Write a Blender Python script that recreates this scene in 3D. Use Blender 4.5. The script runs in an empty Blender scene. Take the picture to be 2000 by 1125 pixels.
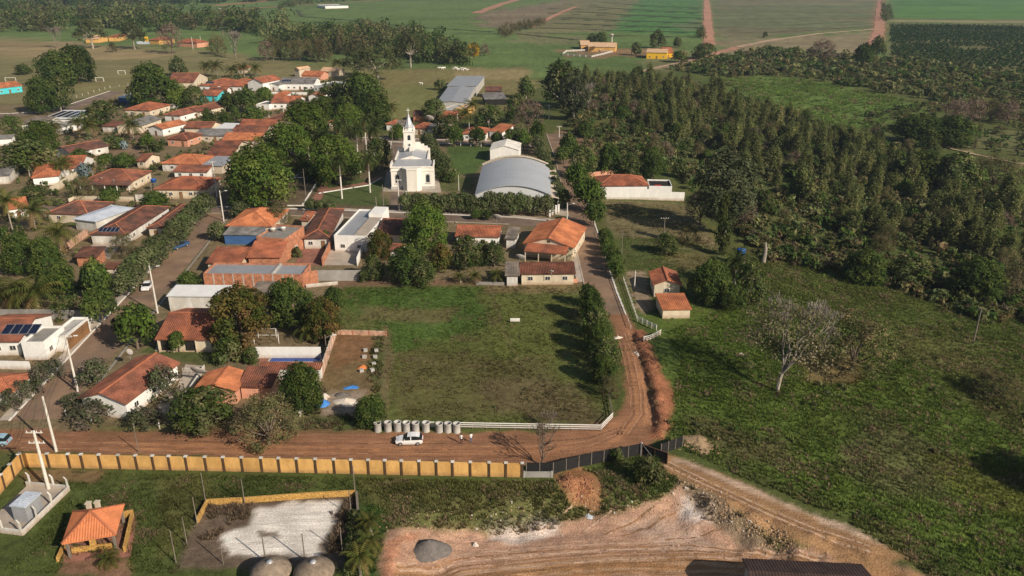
import bpy, bmesh, math, random
import numpy as np
from mathutils import Vector, Matrix
R_ = math.radians
sc = bpy.context.scene
COL = sc.collection
rnd = random.Random(7)

# ------------------------------------------------------------------ camera, sky, sun, exposure
FPX, PITCH, CAMZ = 1556.0, R_(22.1), 66.0          # focal length in pixels of a 2000 px wide frame
cam = bpy.data.cameras.new('camera'); cam.lens = 28.0; cam.sensor_width = 36.0
cam.clip_start = 1.0; cam.clip_end = 12000
camo = bpy.data.objects.new('camera', cam); COL.objects.link(camo)
camo.location = (0, 0, CAMZ); camo.rotation_euler = (R_(90) - PITCH, 0, 0)
sc.camera = camo
SUN_EL, SUN_AZ = R_(31), R_(131)                    # azimuth clockwise from +Y
wd = bpy.data.worlds.new('World'); sc.world = wd; wd.use_nodes = True
nt = wd.node_tree; bg = nt.nodes['Background']
sky = nt.nodes.new('ShaderNodeTexSky'); sky.sky_type = 'NISHITA'; sky.sun_disc = False
sky.sun_elevation = SUN_EL; sky.sun_rotation = SUN_AZ; sky.air_density = 1.2; sky.dust_density = 1.5
nt.links.new(sky.outputs[0], bg.inputs[0]); bg.inputs[1].default_value = 0.060
sl = bpy.data.lights.new('sun', 'SUN'); sl.energy = 4.9; sl.angle = R_(0.6); sl.color = (1.0, 0.88, 0.72)
so = bpy.data.objects.new('sun', sl); COL.objects.link(so)
sdir = Vector((math.sin(SUN_AZ) * math.cos(SUN_EL), math.cos(SUN_AZ) * math.cos(SUN_EL), math.sin(SUN_EL)))
so.rotation_euler = sdir.to_track_quat('Z', 'Y').to_euler(); so.location = sdir * 500
sc.view_settings.view_transform = 'Standard'; sc.view_settings.look = 'None'
sc.view_settings.exposure = 0.12; sc.view_settings.gamma = 1.0
cy = sc.cycles
cy.max_bounces = 5; cy.diffuse_bounces = 2; cy.glossy_bounces = 2; cy.transmission_bounces = 3
cy.transparent_max_bounces = 4; cy.volume_bounces = 0; cy.caustics_reflective = False; cy.caustics_refractive = False

# ------------------------------------------------------------------ helpers: survey of the site
def un(px, py, z=0.0):
    u = (px - 1000) / FPX; v = (562.5 - py) / FPX
    dx, dy, dz = u, math.cos(PITCH) + v * math.sin(PITCH), -math.sin(PITCH) + v * math.cos(PITCH)
    t = (z - CAMZ) / dz
    return dx * t, dy * t
def ppm(y, z=0.0):                                  # pixels per metre at a distance
    return FPX / (y * math.cos(PITCH) - (z - CAMZ) * math.sin(PITCH))
def _h(ix, iy, seed):
    n = (ix.astype(np.int64) * 374761393 + iy.astype(np.int64) * 668265263 + seed * 974711) & 0xffffffff
    n = ((n ^ (n >> 13)) * 1274126177) & 0xffffffff
    return ((n ^ (n >> 16)) & 0xffff) / 65535.0
def vnoise(x, y, seed=0):
    ix = np.floor(x); iy = np.floor(y); fx = x - ix; fy = y - iy
    fx = fx * fx * (3 - 2 * fx); fy = fy * fy * (3 - 2 * fy)
    a = _h(ix, iy, seed); b = _h(ix + 1, iy, seed); c = _h(ix, iy + 1, seed); d = _h(ix + 1, iy + 1, seed)
    return (a * (1 - fx) + b * fx) * (1 - fy) + (c * (1 - fx) + d * fx) * fy
def fbm(x, y, scale, octv=4, seed=0):
    s = 0; a = 1; t = 0; f = 1.0 / scale
    for o in range(octv):
        s = s + a * (vnoise(x * f + 17.3 * o, y * f - 9.1 * o, seed + o) * 2 - 1); t += a; a *= .55; f *= 2.03
    return s / t
def sst(e0, e1, x):
    t = np.clip((x - e0) / (e1 - e0), 0, 1); return t * t * (3 - 2 * t)
def sdf(poly, x, y):                                # signed distance, positive inside
    d = np.full(x.shape, 1e18); ins = np.zeros(x.shape, bool); n = len(poly)
    for i in range(n):
        x0, y0 = poly[i]; x1, y1 = poly[(i + 1) % n]
        ex, ey = x1 - x0, y1 - y0; l2 = ex * ex + ey * ey + 1e-12
        t = np.clip(((x - x0) * ex + (y - y0) * ey) / l2, 0, 1)
        d = np.minimum(d, (x - x0 - t * ex) ** 2 + (y - y0 - t * ey) ** 2)
        if y0 != y1:
            c = ((y0 > y) != (y1 > y)) & (x < ex * (y - y0) / (y1 - y0) + x0); ins ^= c
    d = np.sqrt(d); return np.where(ins, d, -d)
def pdist(pts, x, y):                               # distance to a polyline
    d = np.full(x.shape, 1e18)
    for (x0, y0), (x1, y1) in zip(pts[:-1], pts[1:]):
        ex, ey = x1 - x0, y1 - y0; l2 = ex * ex + ey * ey + 1e-12
        t = np.clip(((x - x0) * ex + (y - y0) * ey) / l2, 0, 1)
        d = np.minimum(d, (x - x0 - t * ex) ** 2 + (y - y0 - t * ey) ** 2)
    return np.sqrt(d)
def wpoly(pp): return [un(*p) for p in pp]
# relief: the excavated pit in front, spoil ridge and trench beside the dirt road, the fall to the right
PIT = [(-15.5, 40), (-15.0, 79), (-12, 85.5), (-4, 89), (6, 91), (15, 91.5), (22, 91), (29, 87.5), (36, 83.5), (42, 79.5), (47, 76), (62, 71), (80, 62), (80, 40)]
RIDGE = wpoly([(1243, 650), (1262, 700), (1285, 770), (1293, 830), (1290, 850)])
TRENCH = wpoly([(1234, 648), (1252, 705), (1268, 770), (1278, 830)])
KNOBS = [un(1110, 948), un(1147, 946)]
def zt(x, y):
    x = np.asarray(x, float); y = np.asarray(y, float)
    s = sdf(PIT, x, y) + 0.8 * fbm(x, y, 4, 3, 5)
    z = -2.8 * sst(0, 6.5, s)
    bank = sst(-.5, 1.5, s) * (1 - sst(5, 8, s))
    z = z + bank * 0.75 * fbm(x, y, 2.2, 3, 8) + sst(5, 8, s) * .22 * fbm(x, y, 3.0, 3, 9)
    z = z + 0.5 * np.exp(-(np.maximum(0, pdist(RIDGE, x, y) + .7 * fbm(x, y, 2.6, 3, 6)) / 1.0) ** 2) * (1 + 1.0 * fbm(x, y, 1.5, 3, 3))
    z = z - 0.55 * np.exp(-(pdist(TRENCH, x, y) / .55) ** 2)
    for bx, by in KNOBS: z = z + .75 * np.exp(-(((x - bx) / 1.5) ** 2 + ((y - by) / 2.2) ** 2)) * (1 + .9 * fbm(x, y, 1.3, 3, 4))
    w = sst(32, 52, x) * (1 - sst(300, 420, y))
    z = z - 6.0 * sst(34, 135, x) * (1 - sst(300, 520, y))
    z = z + w * (0.55 * fbm(x, y, 11, 3, 11) + .22 * fbm(x, y, 3, 2, 12))
    z = z + 4.0 * sst(500, 1500, y) * fbm(x, y, 420, 2, 21)
    return z
def zg(x, y):
    if x < 33 and 118 < y < 480 and not (18 < x < 33 and y < 155): return 0.0
    if x < -20 and y < 480: return 0.0
    return float(zt(np.array([x]), np.array([y]))[0])
def G(px, py, dz=0.0):
    z = 0.0
    for i in range(7):
        x, y = un(px, py, z + dz); z = .5 * z + .5 * zg(x, y) if i else zg(x, y)
    return x, y, zg(x, y)

# ------------------------------------------------------------------ helpers: materials
MATS = {}
def nd(nt, t, **k):
    n = nt.nodes.new(t)
    for a, b in k.items(): setattr(n, a, b)
    return n
def mat(name, col, rough=.85, var=.18, scale=1.2, fine=9.0, bump=.0, metal=0.0, spec=.3, col2=None, streak=None, emis=None, splash=None):
    """plain weathered surface: base colour broken by two sizes of noise, optional second colour in blotches"""
    if name in MATS: return MATS[name]
    m = bpy.data.materials.new(name); m.use_nodes = True; t = m.node_tree; b = t.nodes['Principled BSDF']
    b.inputs['Roughness'].default_value = rough; b.inputs['Metallic'].default_value = metal
    b.inputs['Specular IOR Level'].default_value = spec
    tc = nd(t, 'ShaderNodeTexCoord'); oi = nd(t, 'ShaderNodeObjectInfo')
    add = nd(t, 'ShaderNodeVectorMath', operation='ADD'); t.links.new(tc.outputs['Object'], add.inputs[0])
    cmb = nd(t, 'ShaderNodeVectorMath', operation='SCALE'); cmb.inputs[0].default_value = (37, 91, 13)
    t.links.new(oi.outputs['Random'], cmb.inputs['Scale']); t.links.new(cmb.outputs[0], add.inputs[1])
    src = add.outputs[0]
    if streak:
        mp = nd(t, 'ShaderNodeMapping'); mp.inputs['Scale'].default_value = streak; t.links.new(src, mp.inputs[0]); src = mp.outputs[0]
    n1 = nd(t, 'ShaderNodeTexNoise'); n1.inputs['Scale'].default_value = scale; n1.inputs['Detail'].default_value = 5; t.links.new(src, n1.inputs[0])
    n2 = nd(t, 'ShaderNodeTexNoise'); n2.inputs['Scale'].default_value = fine; n2.inputs['Detail'].default_value = 3; t.links.new(src, n2.inputs[0])
    mr = nd(t, 'ShaderNodeMapRange'); mr.inputs[1].default_value = .3; mr.inputs[2].default_value = .7
    mr.inputs[3].default_value = 1 - var; mr.inputs[4].default_value = 1 + var; t.links.new(n1.outputs[0], mr.inputs[0])
    mr2 = nd(t, 'ShaderNodeMapRange'); mr2.inputs[1].default_value = .3; mr2.inputs[2].default_value = .7
    mr2.inputs[3].default_value = 1 - var * .8; mr2.inputs[4].default_value = 1 + var * .8; t.links.new(n2.outputs[0], mr2.inputs[0])
    mu = nd(t, 'ShaderNodeMath', operation='MULTIPLY'); t.links.new(mr.outputs[0], mu.inputs[0]); t.links.new(mr2.outputs[0], mu.inputs[1])
    mo = nd(t, 'ShaderNodeMapRange'); mo.inputs[3].default_value = 1 - var * .45; mo.inputs[4].default_value = 1 + var * .45; t.links.new(oi.outputs['Random'], mo.inputs[0])
    mu3 = nd(t, 'ShaderNodeMath', operation='MULTIPLY'); t.links.new(mu.outputs[0], mu3.inputs[0]); t.links.new(mo.outputs[0], mu3.inputs[1])
    vm = nd(t, 'ShaderNodeVectorMath', operation='SCALE'); t.links.new(mu3.outputs[0], vm.inputs['Scale'])
    if col2:
        mx = nd(t, 'ShaderNodeMix', data_type='RGBA'); mx.inputs['A'].default_value = (*col, 1); mx.inputs['B'].default_value = (*col2, 1)
        n3 = nd(t, 'ShaderNodeTexNoise'); n3.inputs['Scale'].default_value = scale * .6; n3.inputs['Detail'].default_value = 6; t.links.new(src, n3.inputs[0])
        m3 = nd(t, 'ShaderNodeMapRange'); m3.inputs[1].default_value = .42; m3.inputs[2].default_value = .64; t.links.new(n3.outputs[0], m3.inputs[0])
        t.links.new(m3.outputs[0], mx.inputs['Factor']); t.links.new(mx.outputs['Result'], vm.inputs[0])
    else: vm.inputs[0].default_value = col
    outc = vm.outputs[0]
    if splash:                                       # mud thrown up along the foot of a wall
        sz = nd(t, 'ShaderNodeSeparateXYZ'); t.links.new(tc.outputs['Object'], sz.inputs[0])
        m4 = nd(t, 'ShaderNodeMapRange'); m4.inputs[1].default_value = splash[3] * 1.3; m4.inputs[2].default_value = 0.0; m4.inputs[3].default_value = 0.0; m4.inputs[4].default_value = 1.5; t.links.new(sz.outputs[2], m4.inputs[0])
        n4 = nd(t, 'ShaderNodeTexNoise'); n4.inputs['Scale'].default_value = 1.7; n4.inputs['Detail'].default_value = 6; t.links.new(add.outputs[0], n4.inputs[0])
        m5 = nd(t, 'ShaderNodeMath', operation='MULTIPLY'); m5.use_clamp = True; t.links.new(m4.outputs[0], m5.inputs[0]); t.links.new(n4.outputs[0], m5.inputs[1])
        mxs = nd(t, 'ShaderNodeMix', data_type='RGBA'); t.links.new(vm.outputs[0], mxs.inputs['A']); mxs.inputs['B'].default_value = (*splash[:3], 1); t.links.new(m5.outputs[0], mxs.inputs['Factor']); outc = mxs.outputs['Result']
    t.links.new(outc, b.inputs['Base Color'])
    if bump:
        bp = nd(t, 'ShaderNodeBump'); bp.inputs['Strength'].default_value = bump; bp.inputs['Distance'].default_value = .1
        t.links.new(n2.outputs[0], bp.inputs['Height']); t.links.new(bp.outputs[0], b.inputs['Normal'])
    if emis: b.inputs['Emission Color'].default_value = (*emis[:3], 1); b.inputs['Emission Strength'].default_value = emis[3]
    MATS[name] = m; return m
def leafmat(name, trans=.25, rnd_lo=.78, rnd_hi=1.25):
    if name in MATS: return MATS[name]
    m = bpy.data.materials.new(name); m.use_nodes = True; t = m.node_tree
    for n in list(t.nodes): t.nodes.remove(n)
    out = nd(t, 'ShaderNodeOutputMaterial'); at = nd(t, 'ShaderNodeAttribute', attribute_name='Col'); oi = nd(t, 'ShaderNodeObjectInfo')
    mr = nd(t, 'ShaderNodeMapRange'); mr.inputs[3].default_value = rnd_lo; mr.inputs[4].default_value = rnd_hi; t.links.new(oi.outputs['Random'], mr.inputs[0])
    vm = nd(t, 'ShaderNodeVectorMath', operation='SCALE'); t.links.new(at.outputs['Color'], vm.inputs[0]); t.links.new(mr.outputs[0], vm.inputs['Scale'])
    d = nd(t, 'ShaderNodeBsdfDiffuse'); tr = nd(t, 'ShaderNodeBsdfTranslucent'); mx = nd(t, 'ShaderNodeMixShader'); mx.inputs[0].default_value = trans
    t.links.new(vm.outputs[0], d.inputs[0]); t.links.new(vm.outputs[0], tr.inputs[0])
    t.links.new(d.outputs[0], mx.inputs[1]); t.links.new(tr.outputs[0], mx.inputs[2]); t.links.new(mx.outputs[0], out.inputs[0])
    MATS[name] = m; return m
def groundmat(name, var=.3, s1=.9, s2=5.5, bump=.5, streak=None):
    if name in MATS: return MATS[name]
    m = bpy.data.materials.new(name); m.use_nodes = True; t = m.node_tree; b = t.nodes['Principled BSDF']
    b.inputs['Roughness'].default_value = .95; b.inputs['Specular IOR Level'].default_value = .1
    at = nd(t, 'ShaderNodeAttribute', attribute_name='Col'); tc = nd(t, 'ShaderNodeTexCoord')
    n1 = nd(t, 'ShaderNodeTexNoise'); n1.inputs['Scale'].default_value = s1; n1.inputs['Detail'].default_value = 6; n1.inputs['Roughness'].default_value = .65
    n2 = nd(t, 'ShaderNodeTexNoise'); n2.inputs['Scale'].default_value = s2; n2.inputs['Detail'].default_value = 4
    t.links.new(tc.outputs['Object'], n1.inputs[0]); t.links.new(tc.outputs['Object'], n2.inputs[0])
    if streak:
        mp = nd(t, 'ShaderNodeMapping'); mp.inputs['Scale'].default_value = streak; t.links.new(tc.outputs['Object'], mp.inputs[0]); t.links.new(mp.outputs[0], n1.inputs[0])
    ms = []
    for n in (n1, n2):
        mr = nd(t, 'ShaderNodeMapRange'); mr.inputs[1].default_value = .3; mr.inputs[2].default_value = .7
        mr.inputs[3].default_value = 1 - var; mr.inputs[4].default_value = 1 + var; t.links.new(n.outputs[0], mr.inputs[0]); ms.append(mr)
    mu = nd(t, 'ShaderNodeMath', operation='MULTIPLY'); t.links.new(ms[0].outputs[0], mu.inputs[0]); t.links.new(ms[1].outputs[0], mu.inputs[1])
    vm = nd(t, 'ShaderNodeVectorMath', operation='SCALE'); t.links.new(at.outputs['Color'], vm.inputs[0]); t.links.new(mu.outputs[0], vm.inputs['Scale'])
    t.links.new(vm.outputs[0], b.inputs['Base Color'])
    bp = nd(t, 'ShaderNodeBump'); bp.inputs['Strength'].default_value = bump; bp.inputs['Distance'].default_value = .25
    ad = nd(t, 'ShaderNodeMath', operation='ADD'); t.links.new(n1.outputs[0], ad.inputs[0]); t.links.new(n2.outputs[0], ad.inputs[1])
    t.links.new(ad.outputs[0], bp.inputs['Height']); t.links.new(bp.outputs[0], b.inputs['Normal'])
    MATS[name] = m; return m
def stonemat(name, c1, c2, joint, scale):
    """crazy-paved stone facing: voronoi cells with dark joints"""
    if name in MATS: return MATS[name]
    m = bpy.data.materials.new(name); m.use_nodes = True; t = m.node_tree; b = t.nodes['Principled BSDF']; b.inputs['Roughness'].default_value = .9
    tc = nd(t, 'ShaderNodeTexCoord')
    v = nd(t, 'ShaderNodeTexVoronoi', feature='DISTANCE_TO_EDGE'); v.inputs['Scale'].default_value = scale
    v2 = nd(t, 'ShaderNodeTexVoronoi'); v2.inputs['Scale'].default_value = scale
    t.links.new(tc.outputs['Object'], v.inputs['Vector']); t.links.new(tc.outputs['Object'], v2.inputs['Vector'])
    sp = nd(t, 'ShaderNodeSeparateColor'); t.links.new(v2.outputs['Color'], sp.inputs[0])
    mx = nd(t, 'ShaderNodeMix', data_type='RGBA'); mx.inputs['A'].default_value = (*c1, 1); mx.inputs['B'].default_value = (*c2, 1); t.links.new(sp.outputs[0], mx.inputs['Factor'])
    mr = nd(t, 'ShaderNodeMapRange'); mr.inputs[1].default_value = .02; mr.inputs[2].default_value = .07; t.links.new(v.outputs['Distance'], mr.inputs[0])
    m2 = nd(t, 'ShaderNodeMix', data_type='RGBA'); m2.inputs['A'].default_value = (*joint, 1); t.links.new(mx.outputs['Result'], m2.inputs['B']); t.links.new(mr.outputs[0], m2.inputs['Factor'])
    t.links.new(m2.outputs['Result'], b.inputs['Base Color'])
    bp = nd(t, 'ShaderNodeBump'); bp.inputs['Strength'].default_value = .6; bp.inputs['Distance'].default_value = .05
    t.links.new(mr.outputs[0], bp.inputs['Height']); t.links.new(bp.outputs[0], b.inputs['Normal'])
    MATS[name] = m; return m
def brickmat(name, c1, c2, mortar):
    if name in MATS: return MATS[name]
    m = bpy.data.materials.new(name); m.use_nodes = True; t = m.node_tree; b = t.nodes['Principled BSDF']; b.inputs['Roughness'].default_value = .9
    tc = nd(t, 'ShaderNodeTexCoord'); sp = nd(t, 'ShaderNodeSeparateXYZ'); t.links.new(tc.outputs['Object'], sp.inputs[0])
    ad = nd(t, 'ShaderNodeMath', operation='ADD'); t.links.new(sp.outputs[0], ad.inputs[0]); t.links.new(sp.outputs[1], ad.inputs[1])
    cb = nd(t, 'ShaderNodeCombineXYZ'); t.links.new(ad.outputs[0], cb.inputs[0]); t.links.new(sp.outputs[2], cb.inputs[1])
    br = nd(t, 'ShaderNodeTexBrick'); br.inputs['Scale'].default_value = 1.0; br.inputs['Brick Width'].default_value = .3; br.inputs['Row Height'].default_value = .2
    br.inputs['Mortar Size'].default_value = .014; br.inputs['Color1'].default_value = (*c1, 1); br.inputs['Color2'].default_value = (*c2, 1); br.inputs['Mortar'].default_value = (*mortar, 1)
    t.links.new(cb.outputs[0], br.inputs['Vector'])
    n = nd(t, 'ShaderNodeTexNoise'); n.inputs['Scale'].default_value = 1.1; n.inputs['Detail'].default_value = 6; t.links.new(tc.outputs['Object'], n.inputs[0])
    mr = nd(t, 'ShaderNodeMapRange'); mr.inputs[1].default_value = .3; mr.inputs[2].default_value = .7; mr.inputs[3].default_value = .6; mr.inputs[4].default_value = 1.25; t.links.new(n.outputs[0], mr.inputs[0])
    vm = nd(t, 'ShaderNodeVectorMath', operation='SCALE'); t.links.new(br.outputs[0], vm.inputs[0]); t.links.new(mr.outputs[0], vm.inputs['Scale'])
    t.links.new(vm.outputs[0], b.inputs['Base Color']); MATS[name] = m; return m

M = dict(
 tile_new=mat('tile_new', (.43, .155, .068), .8, 0.30, .45, 5.0, col2=(.33, .115, .055)),
 tile=mat('tile', (.32, .108, .055), .85, 0.36, .45, 5.0, col2=(.20, .075, .045)),
 tile_old=mat('tile_old', (.215, .080, .048), .9, 0.40, .45, 5.0, col2=(.125, .057, .04)),
 tile_dark=mat('tile_dark', (.15, .064, .045), .9, 0.42, .45, 5.0, col2=(.085, .05, .04)),
 tile_pale=mat('tile_pale', (.55, .37, .23), .85, .2, .5, 3.5),
 cap=mat('ridge_tile', (.42, .15, .075), .85, .25, .8),
 fibre=mat('fibre_cement', (.22, .21, .20), .9, .28, .6, 4, col2=(.13, .125, .12)),
 fibre_brown=mat('fibre_brown', (.26, .21, .17), .9, .28, .6, 4, col2=(.14, .12, .10)),
 zinc=mat('zinc_sheet', (.36, .37, .39), .5, .1, .35, 3, metal=.25),
 zinc_pale=mat('zinc_pale', (.55, .60, .68), .45, .12, .5, 3, metal=.15),
 zinc_white=mat('zinc_white', (.72, .72, .72), .5, .07, .5, 3),
 white=mat('white_paint', (.78, .77, .74), .8, .07, .7, 5, streak=(1, 1, .35), splash=(.42, .30, .22, .7)),
 white_dirty=mat('white_dirty', (.66, .64, .60), .85, .14, .8, 5, streak=(1, 1, .25), col2=(.5, .47, .42), splash=(.36, .25, .18, .7)),
 cream=mat('cream_paint', (.66, .57, .43), .85, .1, .8, 5, streak=(1, 1, .3), col2=(.57, .48, .36), splash=(.36, .24, .16, .7)),
 beige=mat('beige_paint', (.55, .47, .37), .85, .12, .8, 5, streak=(1, 1, .3)),
 salmon=mat('salmon_paint', (.60, .30, .20), .85, .14, .8, 5),
 yellow=mat('ochre_paint', (.66, .39, .135), .85, .14, .9, 7, streak=(1, 1, .4), bump=.25, col2=(.55, .31, .10), splash=(.30, .17, .085, .55)),
 yellow_b=mat('yellow_paint', (.70, .46, .10), .85, .1, .8),
 turq=mat('turquoise_paint', (.07, .50, .55), .8, .1, .8),
 bluepaint=mat('blue_paint', (.05, .12, .28), .7, .12, .8),
 grey_block=mat('grey_block', (.33, .315, .295), .95, .16, .8, 6),
 concrete=mat('concrete', (.42, .405, .38), .9, .15, .9, 6, bump=.2),
 concrete_dk=mat('concrete_dark', (.26, .245, .225), .9, .2, .7, 6),
 brick=brickmat('brick_block', (.44, .155, .075), (.52, .20, .10), (.36, .25, .18)),
 brick_pale=brickmat('brick_pale', (.50, .26, .17), (.58, .33, .22), (.5, .42, .34)),
 stone=stonemat('ochre_stone', (.60, .36, .10), (.48, .26, .06), (.20, .12, .05), 3.2),
 brown=mat('brown_paint', (.085, .05, .028), .8, .2, 1.2),
 wood=mat('wood', (.24, .125, .055), .75, .25, 1.0, 8, streak=(6, 6, .6)),
 wood_grey=mat('grey_wood', (.20, .17, .14), .9, .25, 1.0, 8, streak=(6, 6, .6)),
 trunk=mat('bark', (.15, .115, .085), .95, .3, 2.5, 12, streak=(2, 2, .5)),
 branch=mat('grey_branch', (.24, .21, .18), .95, .2, 2.0, 10), trunk_pale=mat('pale_bark', (.33, .285, .235), .95, .25, 2.0, 10, streak=(2, 2, .5)),
 carglass=mat('car_glass', (.015, .018, .02), .35, .1, 1, spec=.15), straw_soil=mat('straw_soil', (.36, .25, .15), .98, .25, 1.5, 6, bump=.5), glass=mat('dark_glass', (.03, .04, .05), .12, .1, 1, spec=.6),
 void=mat('dark_interior', (.02, .018, .016), .9, .2, 1),  # near-black; also painted in for the shade inside veranda and open shed
 solar=mat('solar_cell', (.012, .016, .04), .18, .2, 2, spec=.6),
 alu=mat('aluminium', (.5, .5, .5), .4, .05, 1, metal=.6),
 pole=mat('pole_concrete', (.62, .58, .52), .9, .12, 1, 6),
 wire=mat('wire', (.05, .05, .05), .6, .05, 1),
 net=mat('shade_net', (.016, .016, .017), .9, .25, 2, 20),
 rust=mat('rusty_steel', (.11, .06, .04), .8, .3, 2),
 tyre=mat('tyre', (.02, .02, .02), .8, .1, 3),
 carwhite=mat('car_white', (.80, .80, .80), .25, .02, 1, spec=.5),
 carblue=mat('car_blue', (.04, .09, .19), .3, .04, 1, spec=.5),
 carpale=mat('car_pale_blue', (.30, .45, .55), .3, .04, 1, spec=.5),
 lamp_clear=mat('lamp_glass', (.6, .6, .58), .15, .03, 1, spec=.6), lamp_red=mat('lamp_red', (.4, .02, .02), .2, .03, 1),
 blue_tank=mat('blue_plastic', (.03, .12, .42), .45, .08, 1),
 tarp=mat('blue_tarp', (.06, .22, .58), .5, .15, 2, 6),
 pooltile=mat('pool_tile', (.02, .06, .25), .2, .25, 2, 7),
 thatch=mat('thatch', (.23, .18, .135), .98, .3, 2, 16, streak=(1, 1, .4), bump=.5),
 churchwhite=mat('church_white', (.80, .76, .70), .8, .07, .5, 4, streak=(1, 1, .2), col2=(.72, .68, .61)), slate=mat('church_metal', (.42, .43, .45), .5, .1, .8, metal=.2),
 asphalt=mat('asphalt', (.165, .122, .095), .92, .22, .25, 5, col2=(.215, .155, .115)),
 cobble=mat('street_paving', (.265, .172, .112), .95, .22, .22, 4, col2=(.20, .138, .097), bump=.3),
 paving=mat('paving', (.40, .34, .28), .95, .16, .5, 5),
 kerb=mat('white_kerb', (.74, .71, .66), .85, .14, 1, 5),
 redpave=mat('red_paving', (.26, .12, .085), .95, .25, .6, 5),
 skin=mat('skin', (.36, .19, .12), .6, .05, 3), shirt=mat('white_shirt', (.75, .75, .76), .9, .06, 4), trousers=mat('dark_trousers', (.02, .022, .03), .9, .1, 4), jeans=mat('blue_jeans', (.10, .14, .25), .9, .1, 4), hair=mat('dark_hair', (.015, .012, .01), .7, .1, 4),
 cowhide=mat('pale_hide', (.72, .68, .62), .9, .08, 3),
 red=mat('red_paint', (.5, .03, .03), .5, .1, 2),
 goldpaint=mat('yellow_plastic', (.75, .45, .03), .4, .08, 1),
 soil=mat('red_soil', (.285, .12, .068), .98, .3, 1.2, 5, col2=(.21, .09, .055), bump=.6), black_roof=mat('dark_roof', (.055, .034, .03), .9, .3, .6, 4),
 sandpile=mat('pale_sand', (.62, .54, .46), .98, .12, 1.2, 6, bump=.4),
 darkpile=mat('dark_gravel', (.15, .135, .125), .98, .25, 2, 9, bump=.6),
 rubble=mat('brick_rubble', (.58, .20, .06), .95, .35, 3, 9, bump=.6),
)
LEAF = leafmat('leaf', .38); GRASSM = leafmat('grass_blade', .42, 1, 1); DRY = leafmat('dry_leaf', .25); MASSM = leafmat('mass_leaf', .38, 1, 1)
GM = groundmat('ground_cover', .34); DM = groundmat('bare_earth', .24, 1.0, 4.5, .5, (.22, 1.6, 1))

# ------------------------------------------------------------------ helpers: objects
def tag(o, label=None, cat=None, group=None, kind=None):
    if label: o['label'] = label
    if cat: o['category'] = cat
    if group: o['group'] = group
    if kind: o['kind'] = kind
    return o
def link(name, data, parent=None):
    o = bpy.data.objects.new(name, data); COL.objects.link(o)
    if parent is not None: o.parent = parent
    return o
def thing(name, label, cat, loc, rz=0.0, group=None):
    o = link(name, None); o.empty_display_size = .5; o.location = loc; o.rotation_euler = (0, 0, rz)
    return tag(o, label, cat, group)
def mk_mesh(name, V, F, col=None, mats=(), smooth=False):
    me = bpy.data.meshes.new(name); V = np.asarray(V, np.float32); F = np.asarray(F, np.int32); k = F.shape[1]
    me.vertices.add(len(V)); me.vertices.foreach_set('co', V.ravel())
    me.loops.add(F.size); me.loops.foreach_set('vertex_index', F.ravel())
    me.polygons.add(len(F)); me.polygons.foreach_set('loop_start', np.arange(0, F.size, k, dtype=np.int32)); me.polygons.foreach_set('loop_total', np.full(len(F), k, np.int32))
    if smooth: me.polygons.foreach_set('use_smooth', np.ones(len(F), bool))
    if col is not None:
        a = me.attributes.new('Col', 'FLOAT_COLOR', 'POINT'); c = np.ones((len(V), 4), np.float32); c[:, :3] = col; a.data.foreach_set('color', c.ravel())
    for m in mats: me.materials.append(m)
    me.update(calc_edges=True); return me
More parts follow.
